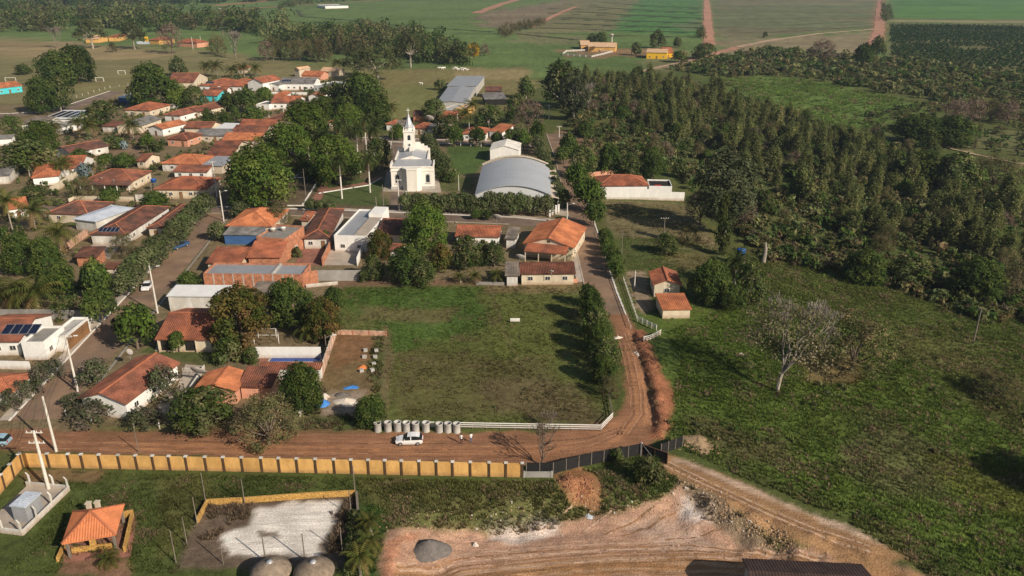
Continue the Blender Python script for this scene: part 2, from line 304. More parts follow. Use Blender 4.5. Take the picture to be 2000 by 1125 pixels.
class MB:
    """collects boxes, tubes and polygons into one mesh"""
    def __init__(s): s.v = []; s.f = []
    def poly(s, pts):
        n = len(s.v); s.v += [tuple(p) for p in pts]; s.f.append(tuple(range(n, n + len(pts)))); return s
    def box(s, x0, y0, z0, x1, y1, z1, rz=0, c=(0, 0)):
        n = len(s.v); P = [(x0, y0, z0), (x1, y0, z0), (x1, y1, z0), (x0, y1, z0), (x0, y0, z1), (x1, y0, z1), (x1, y1, z1), (x0, y1, z1)]
        if rz:
            ca, sa = math.cos(rz), math.sin(rz); P = [(c[0] + (x - c[0]) * ca - (y - c[1]) * sa, c[1] + (x - c[0]) * sa + (y - c[1]) * ca, z) for x, y, z in P]
        s.v += P; s.f += [tuple(n + i for i in q) for q in ((0, 3, 2, 1), (4, 5, 6, 7), (0, 1, 5, 4), (1, 2, 6, 5), (2, 3, 7, 6), (3, 0, 4, 7))]; return s
    def hexa(s, b, t):                                # bottom 4 pts, top 4 pts
        n = len(s.v); s.v += [tuple(p) for p in b] + [tuple(p) for p in t]
        s.f += [tuple(n + i for i in q) for q in ((0, 3, 2, 1), (4, 5, 6, 7), (0, 1, 5, 4), (1, 2, 6, 5), (2, 3, 7, 6), (3, 0, 4, 7))]; return s
    def bar(s, a, b, w, h=None):                      # straight bar of rectangular section
        a = Vector(a); b = Vector(b); d = (b - a).normalized(); h = h or w
        sd = d.cross(Vector((0, 0, 1)));
        if sd.length < 1e-4: sd = Vector((1, 0, 0))
        sd.normalize(); up = sd.cross(d); sd = sd * w / 2; up = up * h / 2
        return s.hexa([a - sd - up, a + sd - up, b + sd - up, b - sd - up], [a - sd + up, a + sd + up, b + sd + up, b - sd + up])
    def tube(s, a, b, r0, r1, n=6, cap=True):
        a = Vector(a); b = Vector(b); d = (b - a)
        if d.length < 1e-6: return s
        d.normalize(); sd = d.cross(Vector((0, 0, 1)))
        if sd.length < 1e-3: sd = Vector((1, 0, 0))
        sd.normalize(); up = d.cross(sd); k = len(s.v)
        for c, r in ((a, r0), (b, r1)):
            for i in range(n):
                t = 2 * math.pi * i / n; s.v.append(tuple(c + sd * (r * math.cos(t)) + up * (r * math.sin(t))))
        for i in range(n): j = (i + 1) % n; s.f.append((k + i, k + j, k + n + j, k + n + i))
        if cap: s.f.append(tuple(k + n + i for i in range(n))); s.f.append(tuple(k + n - 1 - i for i in range(n)))
        return s
    def lathe(s, prof, n=16, c=(0, 0)):
        k = len(s.v)
        for r, z in prof:
            for i in range(n): t = 2 * math.pi * i / n; s.v.append((c[0] + r * math.cos(t), c[1] + r * math.sin(t), z))
        for j in range(len(prof) - 1):
            for i in range(n): i2 = (i + 1) % n; s.f.append((k + j * n + i, k + j * n + i2, k + (j + 1) * n + i2, k + (j + 1) * n + i))
        return s
    def mesh(s, name, m=None, smooth=False):
        me = bpy.data.meshes.new(name); me.from_pydata(s.v, [], s.f); me.validate()
        if m is not None: me.materials.append(M[m] if isinstance(m, str) else m)
        if smooth:
            for p in me.polygons: p.use_smooth = True
        me.update(); return me
    def build(s, name, m, parent=None, smooth=False):
        return link(name, s.mesh(name, m, smooth), parent)
def copy_tree(o, parent=None):
    c = o.copy(); COL.objects.link(c)
    if parent is not None: c.parent = parent
    for ch in list(o.children): copy_tree(ch, c)
    return c

# ------------------------------------------------------------------ ground cover colours (real surface colours, no light in them)
GRASS = (.085, .105, .030); GREEN = (.060, .110, .022); DKGREEN = (.045, .075, .020); OLIVE = (.125, .115, .045); STRAW = (.235, .175, .088); BROWN = (.17, .105, .062)
REDSOIL = (.29, .118, .058); DIRT = (.315, .160, .080); PINK = (.36, .222, .155); TAN = (.36, .20, .095); SANDC = (.70, .645, .585); SHADEG = (.05, .065, .022)
ZONES = [  # (outline in photo pixels on the level ground, colour, edge softness m, edge raggedness m, strength)
 # far country
 ([(-900, 40), (-900, -20), (3000, -20), (3000, 45), (2000, 130), (1400, 130), (1000, 150), (700, 130), (300, 100), (-200, 90)], (0.115, 0.169, 0.053), 20, 12, 1),
 ([(-400, 80), (0, 72), (400, 100), (720, 135), (700, 175), (200, 190), (-300, 220)], (0.206, 0.181, 0.085), 4, 6, .9),
 ([(0, 80), (150, 80), (330, 108), (200, 118), (0, 112)], (0.300, 0.225, 0.122), 3, 6, .8),
 ([(560, 112), (700, 118), (720, 140), (600, 130)], (0.138, 0.156, 0.056), 4, 6, .8),
 ([(700, 135), (1050, 132), (1035, 190), (980, 215), (760, 235), (735, 200)], (0.188, 0.163, 0.071), 4, 5, .9),
 ([(880, 128), (1040, 138), (1030, 160), (900, 150)], (0.263, 0.206, 0.106), 4, 5, .7),
 ([(760, 175), (870, 165), (860, 210), (760, 230)], (0.150, 0.169, 0.053), 4, 6, .6),
 ([(925, 28), (1160, -4), (1075, 45), (1000, 58), (950, 50)], (0.206, 0.156, 0.106), 10, 5, .9),
 ([(1130, -5), (1290, -5), (1200, 60), (1010, 70), (1050, 45)], (0.169, 0.156, 0.077), 8, 4, .9),
 ([(1255, -5), (1374, -5), (1370, 70), (1195, 62)], (0.075, 0.169, 0.048), 8, 3, .95),
 ([(1000, 66), (1160, 72), (1130, 88), (1000, 82)], (0.163, 0.150, 0.075), 6, 4, .8),
 ([(1390, -5), (1716, -5), (1712, 52), (1500, 72), (1400, 90)], (0.169, 0.150, 0.088), 8, 4, .9),
 ([(1395, 6), (1712, 8), (1710, 45), (1400, 56)], (0.131, 0.156, 0.075), 14, 25, .8),
 ([(1400, 85), (1710, 62), (1712, 95), (1640, 115), (1430, 125)], (0.244, 0.194, 0.119), 6, 4, .9),
 ([(1742, -5), (2400, -5), (2400, 38), (1738, 33)], (0.083, 0.181, 0.044), 8, 3, .95),
 ([(1735, 38), (2400, 42), (2400, 47), (1735, 42)], (0.275, 0.225, 0.125), 3, 1, .9),
 ([(1732, 44), (2400, 50), (2400, 160), (1980, 150), (1735, 120)], (0.138, 0.131, 0.056), 6, 3, .9),
 ([(1220, 118), (1420, 96), (1440, 125), (1280, 140)], (0.175, 0.163, 0.075), 5, 4, .8),
 ([(1040, 95), (1270, 105), (1260, 135), (1050, 120)], (0.094, 0.144, 0.044), 5, 5, .8),
 ([(1095, 98), (1330, 92), (1330, 112), (1120, 112)], (0.275, 0.150, 0.094), 4, 4, .7),
 ([(1380, 150), (1560, 152), (1810, 195), (1720, 240), (1600, 225), (1450, 175)], (0.110, 0.163, 0.040), 5, 5, .9),
 ([(1530, 200), (1580, 205), (1570, 230), (1535, 225)], (0.237, 0.200, 0.094), 3, 3, .9),
 ([(1720, 290), (1830, 275), (2000, 300), (2300, 330), (2300, 370), (1900, 330), (1760, 320)], (0.106, 0.156, 0.037), 5, 6, .9),
 ([(1850, 230), (2200, 235), (2200, 275), (1880, 268)], (0.131, 0.131, 0.056), 5, 6, .8),
 # village ground: trodden earth and yards
 ([(-300, 230), (0, 205), (220, 190), (520, 150), (660, 155), (660, 215), (745, 260), (1050, 262), (1100, 420), (1135, 553), (670, 553), (640, 660), (620, 840), (-500, 840), (-500, 400)], (.235, .165, .108), 4, 7, .68),
 ([(140, 270), (300, 262), (310, 300), (200, 310)], (.215, .145, .095), 2, 2, .9),
 ([(270, 685), (435, 640), (430, 720), (330, 700)], (.085, .105, .035), 1, 1, .95),
 ([(440, 300), (745, 275), (755, 412), (570, 405), (430, 395)], (.115, .085, .052), 2, 2, .9),
 ([(600, 350), (750, 350), (755, 405), (640, 400)], (.065, .095, .03), 1, 2, .9),
 ([(870, 285), (960, 285), (955, 310), (925, 340), (880, 345)], (.07, .115, .03), 1, 1, .95),
 ([(850, 345), (922, 345), (922, 375), (850, 372)], (.085, .10, .035), 1, 1, .9),
 ([(660, 545), (1140, 545), (1140, 562), (660, 566)], (.19, .115, .075), .8, .8, .8),
 # the building plot
 ([(668, 560), (1150, 556), (1200, 830), (930, 842), (755, 842), (758, 660), (660, 650)], (.098, .112, .032), 1, .8, 1),
 ([(675, 562), (940, 560), (945, 640), (760, 690), (758, 640), (680, 600)], (.070, .120, .025), 1.5, 2.5, .85),
 ([(700, 600), (900, 602), (880, 632), (690, 630)], (.165, .118, .062), 1.2, 3, .6),
 ([(950, 556), (1130, 556), (1132, 572), (950, 572)], (.20, .145, .078), .8, .8, .7),
 ([(955, 585), (1090, 590), (1110, 700), (980, 720)], (.105, .118, .03), 2, 3, .7),
 ([(780, 690), (1080, 700), (1140, 815), (770, 820)], (.108, .090, .038), 2.5, 4, .65),
 ([(955, 745), (1120, 750), (1160, 818), (950, 818)], (.128, .098, .052), 2, 3, .65),
 ([(640, 650), (752, 652), (745, 760), (715, 815), (625, 815), (632, 740)], (.165, .115, .058), .6, 1, .95),
 ([(650, 655), (745, 655), (738, 700), (650, 720)], (.23, .115, .06), .8, 1.5, .6),
 ([(725, 650), (765, 650), (750, 800), (728, 790)], (.075, .095, .03), .8, 1.2, .8),
 ([(640, 765), (715, 765), (700, 812), (630, 810)], (.30, .235, .18), .8, 1, .85),
 ([(585, 815), (735, 820), (725, 850), (585, 845)], (.085, .098, .035), .8, 1, .9),
 # right of the paved road
 ([(1172, 388), (1330, 396), (1400, 460), (1390, 470), (1330, 462), (1215, 465), (1180, 440)], (.185, .155, .08), 1.5, 1.5, .95),
 ([(1200, 405), (1290, 405), (1280, 425), (1200, 420)], (.125, .13, .045), 2, 2, .7),
 ([(1330, 455), (1400, 468), (1405, 500), (1330, 480)], (.22, .17, .10), 1, 1.5, .7),
 ([(1215, 462), (1400, 480), (1420, 600), (1330, 640), (1240, 600), (1225, 540)], (.085, .105, .032), 2, 2, .95),
 ([(1290, 490), (1390, 485), (1390, 530), (1320, 530)], (.16, .13, .06), 2, 2.5, .7),
 ([(1225, 530), (1262, 528), (1275, 600), (1260, 620), (1240, 600)], (.29, .215, .15), .6, .6, .9),
 ([(1090, 255), (1150, 262), (1165, 300), (1110, 290)], (.22, .13, .08), 2, 2, .9),
 ([(1250, 620), (1560, 560), (1700, 600), (1900, 760), (2100, 900), (2100, 1200), (1900, 1125), (1600, 960), (1330, 860), (1290, 740)], (.088, .126, .026), 3, 3, 1),
 ([(1400, 490), (1560, 505), (1760, 540), (2060, 610), (2060, 800), (1900, 760), (1700, 610), (1560, 570), (1430, 600)], (.094, .120, .030), 4, 5, .75),
 ([(1560, 690), (1700, 690), (1680, 745), (1570, 745)], (.20, .115, .065), 1, 1.5, .6),
 ([(1720, 800), (1890, 850), (1870, 960), (1760, 960), (1640, 910)], (.135, .115, .065), 2.5, 4, .5),
 ([(1380, 830), (1560, 860), (1600, 930), (1430, 900)], (.145, .115, .06), 2, 4, .55),
 ([(1740, 590), (1860, 640), (1900, 700), (1760, 680)], (.125, .12, .045), 2, 4, .7),
 ([(1830, 880), (1990, 900), (2050, 1000), (1900, 960)], (.12, .125, .03), 2, 3, .7),
 # earth roads
 ([(-250, 830), (100, 842), (700, 845), (1050, 842), (1150, 832), (1205, 810), (1222, 770), (1215, 690), (1195, 640), (1180, 600), (1212, 595), (1240, 640), (1262, 720), (1282, 800), (1290, 850), (1252, 880), (1080, 912), (700, 902), (150, 884), (-250, 876)], (.25, .128, .072), .6, .9, 1),
 ([(40, 858), (560, 868), (900, 868), (1140, 868), (1240, 800), (1238, 700), (1250, 760), (1262, 830), (1180, 880), (900, 895), (420, 886), (40, 874)], (.32, .162, .086), .8, 1.0, .8),
 ([(560, 840), (720, 842), (720, 856), (300, 856), (300, 842)], (.20, .105, .06), .6, 1, .7),
 ([(1236, 645), (1258, 645), (1290, 720), (1318, 780), (1310, 830), (1296, 860), (1270, 855), (1282, 790), (1262, 720)], (.30, .128, .068), .4, .5, 1),
 # walled yard in front
 ([(-100, 930), (45, 915), (1020, 935), (1090, 935), (1085, 960), (760, 1000), (755, 1140), (-100, 1140)], (.072, .092, .026), .5, .4, 1),
 ([(40, 918), (200, 922), (190, 940), (60, 945)], (.20, .12, .07), .6, .8, .7),
 ([(700, 940), (1080, 940), (1060, 975), (820, 1000), (720, 985)], (.098, .100, .034), .8, 1.5, .9),
 ([(300, 935), (400, 935), (410, 990), (370, 1060), (320, 1080)], (.105, .098, .035), .8, 1.5, .6),
 ([(395, 985), (700, 965), (685, 1110), (345, 1112)], (.135, .100, .072), .5, .5, 1),
 ([(495, 995), (560, 982), (655, 985), (650, 1010), (655, 1040), (620, 1085), (440, 1090), (445, 1045), (480, 1025)], SANDC, .5, 1.1, 1),
 ([(505, 1040), (545, 1035), (545, 1050), (508, 1052)], (.16, .12, .085), .3, .6, .9),
 ([(700, 980), (755, 1000), (750, 1130), (690, 1130)], (.045, .078, .02), .4, .5, .95),
 ([(140, 1085), (245, 1075), (260, 1125), (110, 1125)], (.24, .125, .085), .4, .6, .8),
 # the excavated ground
 ([(752, 1140), (748, 1060), (765, 1035), (880, 1005), (1010, 1000), (1200, 985), (1330, 945), (1440, 1000), (1520, 1050), (1750, 1090), (1860, 1125), (1860, 1160)], PINK, .6, 1.2, 1),
 ([(750, 1070), (800, 1035), (830, 1030), (780, 1060), (765, 1130), (750, 1130)], (.42, .205, .125), .4, .5, .9),
 ([(940, 1000), (1010, 990), (1090, 985), (1100, 1010), (1040, 1025), (960, 1020)], (.62, .55, .50), .5, 1.2, .7),
 ([(1320, 955), (1380, 965), (1400, 1000), (1330, 990)], (.66, .60, .56), .5, .9, .7),
 ([(1180, 985), (1330, 990), (1430, 1045), (1300, 1040)], (.46, .33, .26), .6, 1, .8),
 ([(770, 1100), (900, 1080), (1080, 1062), (1300, 1050), (1520, 1062), (1700, 1090), (1830, 1130), (1500, 1100), (1300, 1085), (1100, 1100), (900, 1140), (760, 1140)], TAN, .7, .9, .9),
 ([(1100, 1070), (1320, 1058), (1480, 1066), (1480, 1082), (1300, 1076), (1120, 1090)], (.33, .17, .075), .4, .5, .7),
 ([(1285, 893), (1305, 888), (1420, 930), (1540, 985), (1660, 1035), (1790, 1090), (1700, 1100), (1500, 1030), (1400, 975), (1310, 925)], (.33, .195, .10), .5, .5, 1),
 ([(1310, 896), (1330, 896), (1450, 945), (1560, 992), (1660, 1030), (1740, 1070), (1650, 1040), (1500, 975), (1400, 935)], (.50, .37, .28), .4, .5, .8),
 ([(1315, 930), (1340, 935), (1425, 985), (1500, 1032), (1530, 1056), (1480, 1050), (1400, 1005), (1330, 962)], (.20, .15, .10), .4, .9, .85),
 ([(760, 990), (860, 985), (1060, 965), (1250, 950), (1290, 965), (1180, 985), (900, 1008), (790, 1022)], (.105, .105, .04), .6, 1.6, .85),
 ([(1090, 925), (1130, 920), (1165, 930), (1162, 968), (1120, 972), (1095, 955)], (.33, .16, .085), .4, 1.2, .7),
 ([(1085, 915), (1250, 890), (1300, 905), (1290, 960), (1180, 975), (1165, 930), (1100, 935)], (.075, .095, .028), .4, .9, .8),
 ([(1105, 922), (1130, 918), (1160, 930), (1160, 968), (1125, 968), (1102, 950)], (.36, .165, .082), .4, 1.0, .75),
]
LINES = [  # (polyline px, half width m, colour, strength)
 ([(1380, -4), (1382, 40), (1384, 86)], 5.5, (.37, .20, .13), .95), ([(1722, -4), (1718, 30), (1717, 60), (1708, 92)], 6.0, (.38, .19, .12), .95),
 ([(1240, 142), (1350, 118), (1440, 92), (1500, 80), (1600, 66), (1716, 57)], 2.6, (.37, .25, .16), .95), ([(1345, 118), (1400, 104)], 4, (.38, .22, .13), .9),
 ([(930, 27), (1000, 5), (1030, -6)], 7, (.36, .15, .09), .95), ([(1037, 53), (1075, 35), (1120, 18)], 4, (.32, .19, .12), .8),
 ([(580, 20), (590, 34), (700, 42), (830, 54), (960, 62)], 2.2, (.05, .05, .03), .8), ([(1010, 66), (1130, 78)], 2, (.06, .055, .03), .8),
 ([(180, 45), (400, 22), (560, 12), (750, 2)], 5, (.34, .19, .13), .9), ([(420, 10), (560, -4)], 14, (.34, .15, .10), .8),
 ([(1860, 262), (2000, 290), (2300, 330)], .8, (.36, .28, .18), .8), ([(1500, 205), (1560, 235)], 1.5, (.2, .17, .1), .6),
 ([(300, 104), (560, 140), (700, 152)], 1.2, (.26, .19, .12), .5), ([(1240, 470), (1300, 480), (1390, 485)], .5, (.2, .15, .09), .5),
 ([(770, 690), (900, 720), (1040, 700), (1120, 690)], .35, (.17, .135, .07), .45), ([(960, 570), (980, 640), (1030, 740), (1060, 820)], .3, (.17, .135, .07), .4),
 ([(752, 640), (760, 690), (752, 760), (745, 830)], .8, (.20, .14, .08), .6),
 ([(250, 868), (700, 876), (1100, 878)], .5, (.40, .185, .085), .6), ([(250, 878), (700, 888), (1080, 888)], .5, (.40, .185, .085), .6),
 ([(1222, 680), (1240, 760), (1245, 820), (1190, 868)], .45, (.40, .20, .10), .6), ([(1245, 690), (1258, 770), (1258, 830)], .45, (.40, .20, .10), .6),
 ([(1300, 905), (1500, 1010), (1650, 1068)], .35, (.26, .15, .08), .7), ([(1330, 905), (1530, 1000), (1690, 1062)], .35, (.27, .16, .09), .7),
 ([(780, 1115), (1000, 1092), (1200, 1074), (1450, 1085), (1620, 1105)], .3, (.25, .135, .065), .7), ([(900, 1125), (1080, 1088), (1290, 1070)], .3, (.26, .14, .07), .6),
]
for dy, w_, c_ in ((6, .22, (.46, .31, .20)), (-7, .25, (.27, .15, .075)), (14, .2, (.25, .135, .065)), (22, .3, (.44, .28, .17)), (-16, .3, (.44, .29, .19)), (31, .25, (.28, .16, .085))):
    LINES.append(([(780, 1112 + dy), (1000, 1088 + dy), (1200, 1070 + dy * .8), (1450, 1080 + dy * .6), (1640, 1100 + dy * .5)], w_, c_, .65))
for a_, b_, w_ in (((1180, 1040), (1290, 985), .25), ((1215, 1045), (1330, 1000), .2), ((1250, 1050), (1380, 1020), .25), ((1060, 1030), (1120, 985), .2), ((1140, 1035), (1200, 990), .2)): LINES.append(([a_, b_], w_, (.30, .19, .13), .6))
for dy in (-8, 3, 10): LINES.append(([(60, 862 + dy), (400, 874 + dy), (800, 882 + dy), (1080, 884 + dy)], .28, (.22, .105, .055), .55))
for k in range(7):                                   # contour banks across the striped fields
    LINES.append(([(1040 + 22 * (6 - k) - 12, 66 - 9.5 * k), (1195 + 9 * k, 70 - 9.2 * k), (1371, 74 - 9.0 * k)], 1.7 + .5 * k, (.035, .045, .02), .85))
for k in range(4): LINES.append(([(1395, 16 + 15 * k), (1550, 14 + 14 * k), (1712, 10 + 12 * k)], 3, (.075, .075, .04), .6))
_zc = []
for pp, c, soft, rag, st in ZONES:
    w = wpoly([(p[0], max(p[1], -30)) for p in pp]); _zc.append((w, np.array(c), soft, rag, st, min(p[0] for p in w) - soft - rag, max(p[0] for p in w) + soft + rag, min(p[1] for p in w) - soft - rag, max(p[1] for p in w) + soft + rag))
_lc = [([un(*p) for p in pp], hw, np.array(c), st) for pp, hw, c, st in LINES]
def alb(x, y):
    n1 = fbm(x, y, 9, 4, 31); n2 = fbm(x, y, 2.2, 3, 41); n3 = fbm(x, y, 60, 3, 51)
    t = np.clip(.5 + .9 * n1 + .4 * n3, 0, 1)[:, None]
    col = np.array((.105, .105, .036)) * (1 - t) + np.array((.066, .098, .024)) * t
    r = sst(40, 70, x) * (1 - sst(260, 330, y))       # rough tussock slope on the right
    dead = (r * sst(.12, .5, fbm(x, y, 6.5, 4, 61)))[:, None]
    col = col * (1 - dead * .45) + np.array((.16, .135, .07)) * dead * .45
    for w, c, soft, rag, st, xa, xb, ya, yb in _zc:
        k = np.nonzero((x > xa) & (x < xb) & (y > ya) & (y < yb))[0]
        if not len(k): continue
        xx, yy = x[k], y[k]; sc_ = np.maximum(1.0, yy / 220)
        d = sdf(w, xx, yy) + rag * sc_ * (fbm(xx, yy, max(rag * 2.2, 1.0) * 1.5, 3, 71) * 1.3)
        m = (sst(-soft, soft, d) * st)[:, None]
        v = (1 + .16 * n1[k] + .14 * n2[k] + .1 * n3[k])[:, None]
        col[k] = col[k] * (1 - m) + c * v * m
    for w, hw, c, st in _lc:
        x0 = min(p[0] for p in w) - 3 * hw; x1 = max(p[0] for p in w) + 3 * hw; y0 = min(p[1] for p in w) - 3 * hw; y1 = max(p[1] for p in w) + 3 * hw
        k = np.nonzero((x > x0) & (x < x1) & (y > y0) & (y < y1))[0]
        if not len(k): continue
        d = pdist(w, x[k], y[k]) + hw * .35 * fbm(x[k], y[k], hw * 3, 2, 81)
        m = ((1 - sst(hw * .6, hw * 1.3, d)) * st)[:, None]; col[k] = col[k] * (1 - m) + c * m
    col *= (1 + .30 * sst(420, 560, y) * fbm(x * .10, y, 26, 3, 91))[:, None]
    g = sst(.0, .6, n2) * (1 - r * .4)
    return np.clip(col * (1 + .14 * n2)[:, None], .008, .8)
def grid_axis(a, b, step, lo, hi, grow):
    c = list(np.arange(a, b, step)); s = step; p = b
    while p < hi: c.append(p); s *= 1 + grow; p += s
    c.append(hi); s = step; p = a - step
    while p > lo: c.insert(0, p); s *= 1 + grow; p -= s
    c.insert(0, lo); return np.array(c)
XS = grid_axis(-74, 80, .68, -4200, 4200, .026); YS = grid_axis(64, 112, .58, 20, 7000, .0175)
gx, gy = np.meshgrid(XS, YS); fx, fy = gx.ravel(), gy.ravel()
GV = np.stack([fx, fy, zt(fx, fy)], 1); nx, ny = len(XS), len(YS)
ii = (np.arange(ny - 1)[:, None] * nx + np.arange(nx - 1)[None, :]).ravel()
GF = np.stack([ii, ii + 1, ii + 1 + nx, ii + nx], 1)
ZGRID = GV[:, 2].reshape(ny, nx)
def zg(x, y):                                       # height by interpolation in the ground grid
    i = min(max(int(np.searchsorted(XS, x)) - 1, 0), nx - 2); j = min(max(int(np.searchsorted(YS, y)) - 1, 0), ny - 2)
    a = (x - XS[i]) / (XS[i + 1] - XS[i]); b = (y - YS[j]) / (YS[j + 1] - YS[j]); Z = ZGRID
    return float((Z[j, i] * (1 - a) + Z[j, i + 1] * a) * (1 - b) + (Z[j + 1, i] * (1 - a) + Z[j + 1, i + 1] * a) * b)
tag(link('ground', mk_mesh('ground', GV, GF, alb(fx, fy), [GM], True)), kind='structure')
def sheet(name, pp, res, lift, rag=.5, material=DM, kind='structure', clear=None):
    """a sheet of surface inside a ragged outline, following the relief"""
    w = wpoly(pp); x0 = min(p[0] for p in w); x1 = max(p[0] for p in w); y0 = min(p[1] for p in w); y1 = max(p[1] for p in w)
    xs = np.arange(x0, x1 + res, res); ys = np.arange(y0, y1 + res, res); X, Y = np.meshgrid(xs, ys); X = X.ravel(); Y = Y.ravel(); n = len(xs)
    k = (np.arange(len(ys) - 1)[:, None] * n + np.arange(n - 1)[None, :]).ravel(); cx, cyy = X[k] + res / 2, Y[k] + res / 2
    ok = sdf(w, cx, cyy) + rag * fbm(cx, cyy, max(1.5, rag * 3), 3, 71) > 0; k = k[ok]
    F = np.stack([k, k + 1, k + 1 + n, k + n], 1); u, inv = np.unique(F, return_inverse=True)
    V = np.stack([X[u], Y[u], zt(X[u], Y[u]) + lift], 1)
    return tag(link(name, mk_mesh(name, V, inv.reshape(F.shape), alb(X[u], Y[u]), [material], True)), kind=kind)
sheet('dirt_road', ZONES[[i for i, z in enumerate(ZONES) if z[1] == (.25, .128, .072)][0]][0], .5, .02, .6)
sheet('dirt_track', ZONES[[i for i, z in enumerate(ZONES) if z[1] == (.33, .195, .10)][0]][0], .5, .02, .5)
sheet('excavation', ZONES[[i for i, z in enumerate(ZONES) if z[1] == PINK][0]][0], .45, .015, .6)
sheet('sand_court', ZONES[[i for i, z in enumerate(ZONES) if z[1] == SANDC][0]][0], .4, .02, 1.0)

# ------------------------------------------------------------------ streets, kerbs, pavements
def strip(name, pts, w0, w1, z, material, kind='structure', h=None):
    """ribbon along a world polyline from offset w0 to w1 (left positive); with h it gets sides (a kerb)"""
    b = MB(); P = [Vector((p[0], p[1], 0)) for p in pts]; out = []
    for i, p in enumerate(P):
        d = (P[min(i + 1, len(P) - 1)] - P[max(i - 1, 0)]).normalized(); nrm = Vector((-d.y, d.x, 0)); out.append((p + nrm * w0, p + nrm * w1))
    for (a0, a1), (b0, b1) in zip(out[:-1], out[1:]):
        if h: b.hexa([(a0.x, a0.y, z - .2), (a1.x, a1.y, z - .2), (b1.x, b1.y, z - .2), (b0.x, b0.y, z - .2)], [(a0.x, a0.y, z + h), (a1.x, a1.y, z + h), (b1.x, b1.y, z + h), (b0.x, b0.y, z + h)])
        else: b.poly([(a1.x, a1.y, z), (a0.x, a0.y, z), (b0.x, b0.y, z), (b1.x, b1.y, z)])
    return tag(b.build(name, material), kind=kind)
def dens(pts, n=8):
    o = []
    for a, b in zip(pts[:-1], pts[1:]): o += [(a[0] + (b[0] - a[0]) * i / n, a[1] + (b[1] - a[1]) * i / n) for i in range(n)]
    return o + [pts[-1]]
# street on the left, running away from the earth road
LS = [un(18, 822), un(412, 402)]
strip('street', dens(LS), -7.6, -.15, .03, 'cobble'); strip('kerb', dens(LS), -.15, .12, .03, 'kerb', h=.12); strip('pavement', dens(LS), .12, 1.7, .10, 'paving')
strip('kerb', dens([(LS[0][0] + .77, LS[0][1] + 8), LS[1]]), -7.9, -7.6, .03, 'concrete_dk', h=.10)
# cross street in front of the square and the church
CSt = [un(-260, 398), un(60, 398), un(420, 404), un(655, 411), un(1000, 425), un(1112, 436)]
strip('street', dens(CSt), -6.2, 0, .034, 'asphalt'); strip('kerb', dens(CSt[2:]), 0, .3, .03, 'kerb', h=.13); strip('kerb', dens(CSt[:5]), -6.5, -6.2, .03, 'paving', h=.11); strip('pavement', dens(CSt[3:]), .3, 2.2, .10, 'paving')
# paved road on the right
RS = [(14.6, 335), (16.0, 290), (16.2, 230), (16.2, 160), (16.6, 148)]
strip('street', dens(RS), 0, 6.4, .038, 'cobble'); strip('kerb', dens(RS), -.28, 0, .03, 'paving', h=.12); strip('kerb', dens(RS), 6.4, 6.7, .03, 'kerb', h=.12)
strip('pavement', dens([(16.2, 215), (16.2, 166)]), -1.7, -.28, .09, 'paving')
# street behind the church and the lane beside it
S4 = [un(690, 268), un(765, 270.5), un(975, 276), un(1066, 280)]
strip('street', dens(S4), -6.5, 0, .03, 'asphalt'); strip('kerb', dens(S4), 0, .35, .03, 'kerb', h=.13); strip('kerb', dens(S4[1:]), -6.9, -6.5, .03, 'kerb', h=.13)
LN = [un(764, 414), un(762, 300), un(765, 276)]
strip('lane', dens(LN), -4.6, 0, .026, 'asphalt'); strip('kerb', dens(LN[1:]), -.0, .3, .03, 'kerb', h=.13); strip('kerb', dens(LN), -4.9, -4.6, .03, 'kerb', h=.13)
# street at the far left
S5 = [un(-120, 222), un(20, 222), un(100, 216), un(215, 178)]
strip('street', dens(S5), -9, 0, .03, 'asphalt'); strip('kerb', dens(S5), 0, .4, .03, 'kerb', h=.14)
# white edged paths in the square
for a, b in (((590, 402), (622, 352)), ((622, 352), (642, 332)), ((622, 378), (720, 362)), ((720, 362), (745, 348)), ((572, 348), (592, 347)), ((572, 348), (590, 336)), ((560, 402), (600, 402)), ((495, 396), (520, 398)), ((612, 352), (628, 349)), ((690, 340), (705, 336)), ((565, 408), (660, 413))):
    strip('kerb', dens([un(*a), un(*b)], 3), -.2, .2, .03, 'kerb', h=.2)
strip('path', dens([un(600, 402), un(630, 352), un(650, 330)]), -3, -.25, .02, 'redpave'); strip('path', dens([un(625, 376), un(720, 360), un(750, 346)]), .25, 3, .022, 'redpave')
# forecourt of the church, yards and floors
def slab(name, pp, z, material, th=.25):
    w = wpoly(pp); b = MB(); g = min(zg(*p) for p in w); n = len(w)
    if sum((w[(i + 1) % n][0] - w[i][0]) * (w[(i + 1) % n][1] + w[i][1]) for i in range(n)) > 0: w = w[::-1]
    b.poly([(x, y, g + z) for x, y in w])
    for i in range(n): a = w[i]; c = w[(i + 1) % n]; b.poly([(a[0], a[1], g + z), (a[0], a[1], g + z - th), (c[0], c[1], g + z - th), (c[0], c[1], g + z)])
    return tag(b.build(name, material), kind='structure')
slab('pavement', [(748, 374), (862, 376), (858, 356), (852, 335), (755, 335)], .06, 'paving')
slab('yard_floor', [(632, 518), (698, 518), (713, 478), (650, 478)], .05, 'paving'); slab('yard_floor', [(575, 518), (628, 518), (640, 486), (590, 486)], .05, 'redpave')
slab('yard_floor', [(165, 505), (215, 505), (235, 478), (180, 478)], .05, 'paving'); slab('yard_floor', [(505, 712), (628, 716), (632, 690), (508, 688)], .06, 'redpave')
slab('yard_floor', [(345, 760), (372, 770), (398, 715), (362, 712)], .05, 'paving'); slab('yard_floor', [(300, 805), (345, 810), (360, 770), (325, 765)], .045, 'paving')
slab('pavement', [(1080, 418), (1112, 424), (1108, 408), (1075, 404)], .06, 'paving'); slab('veranda_floor', [(303, 686), (418, 687), (414, 668), (308, 668)], .12, 'paving')

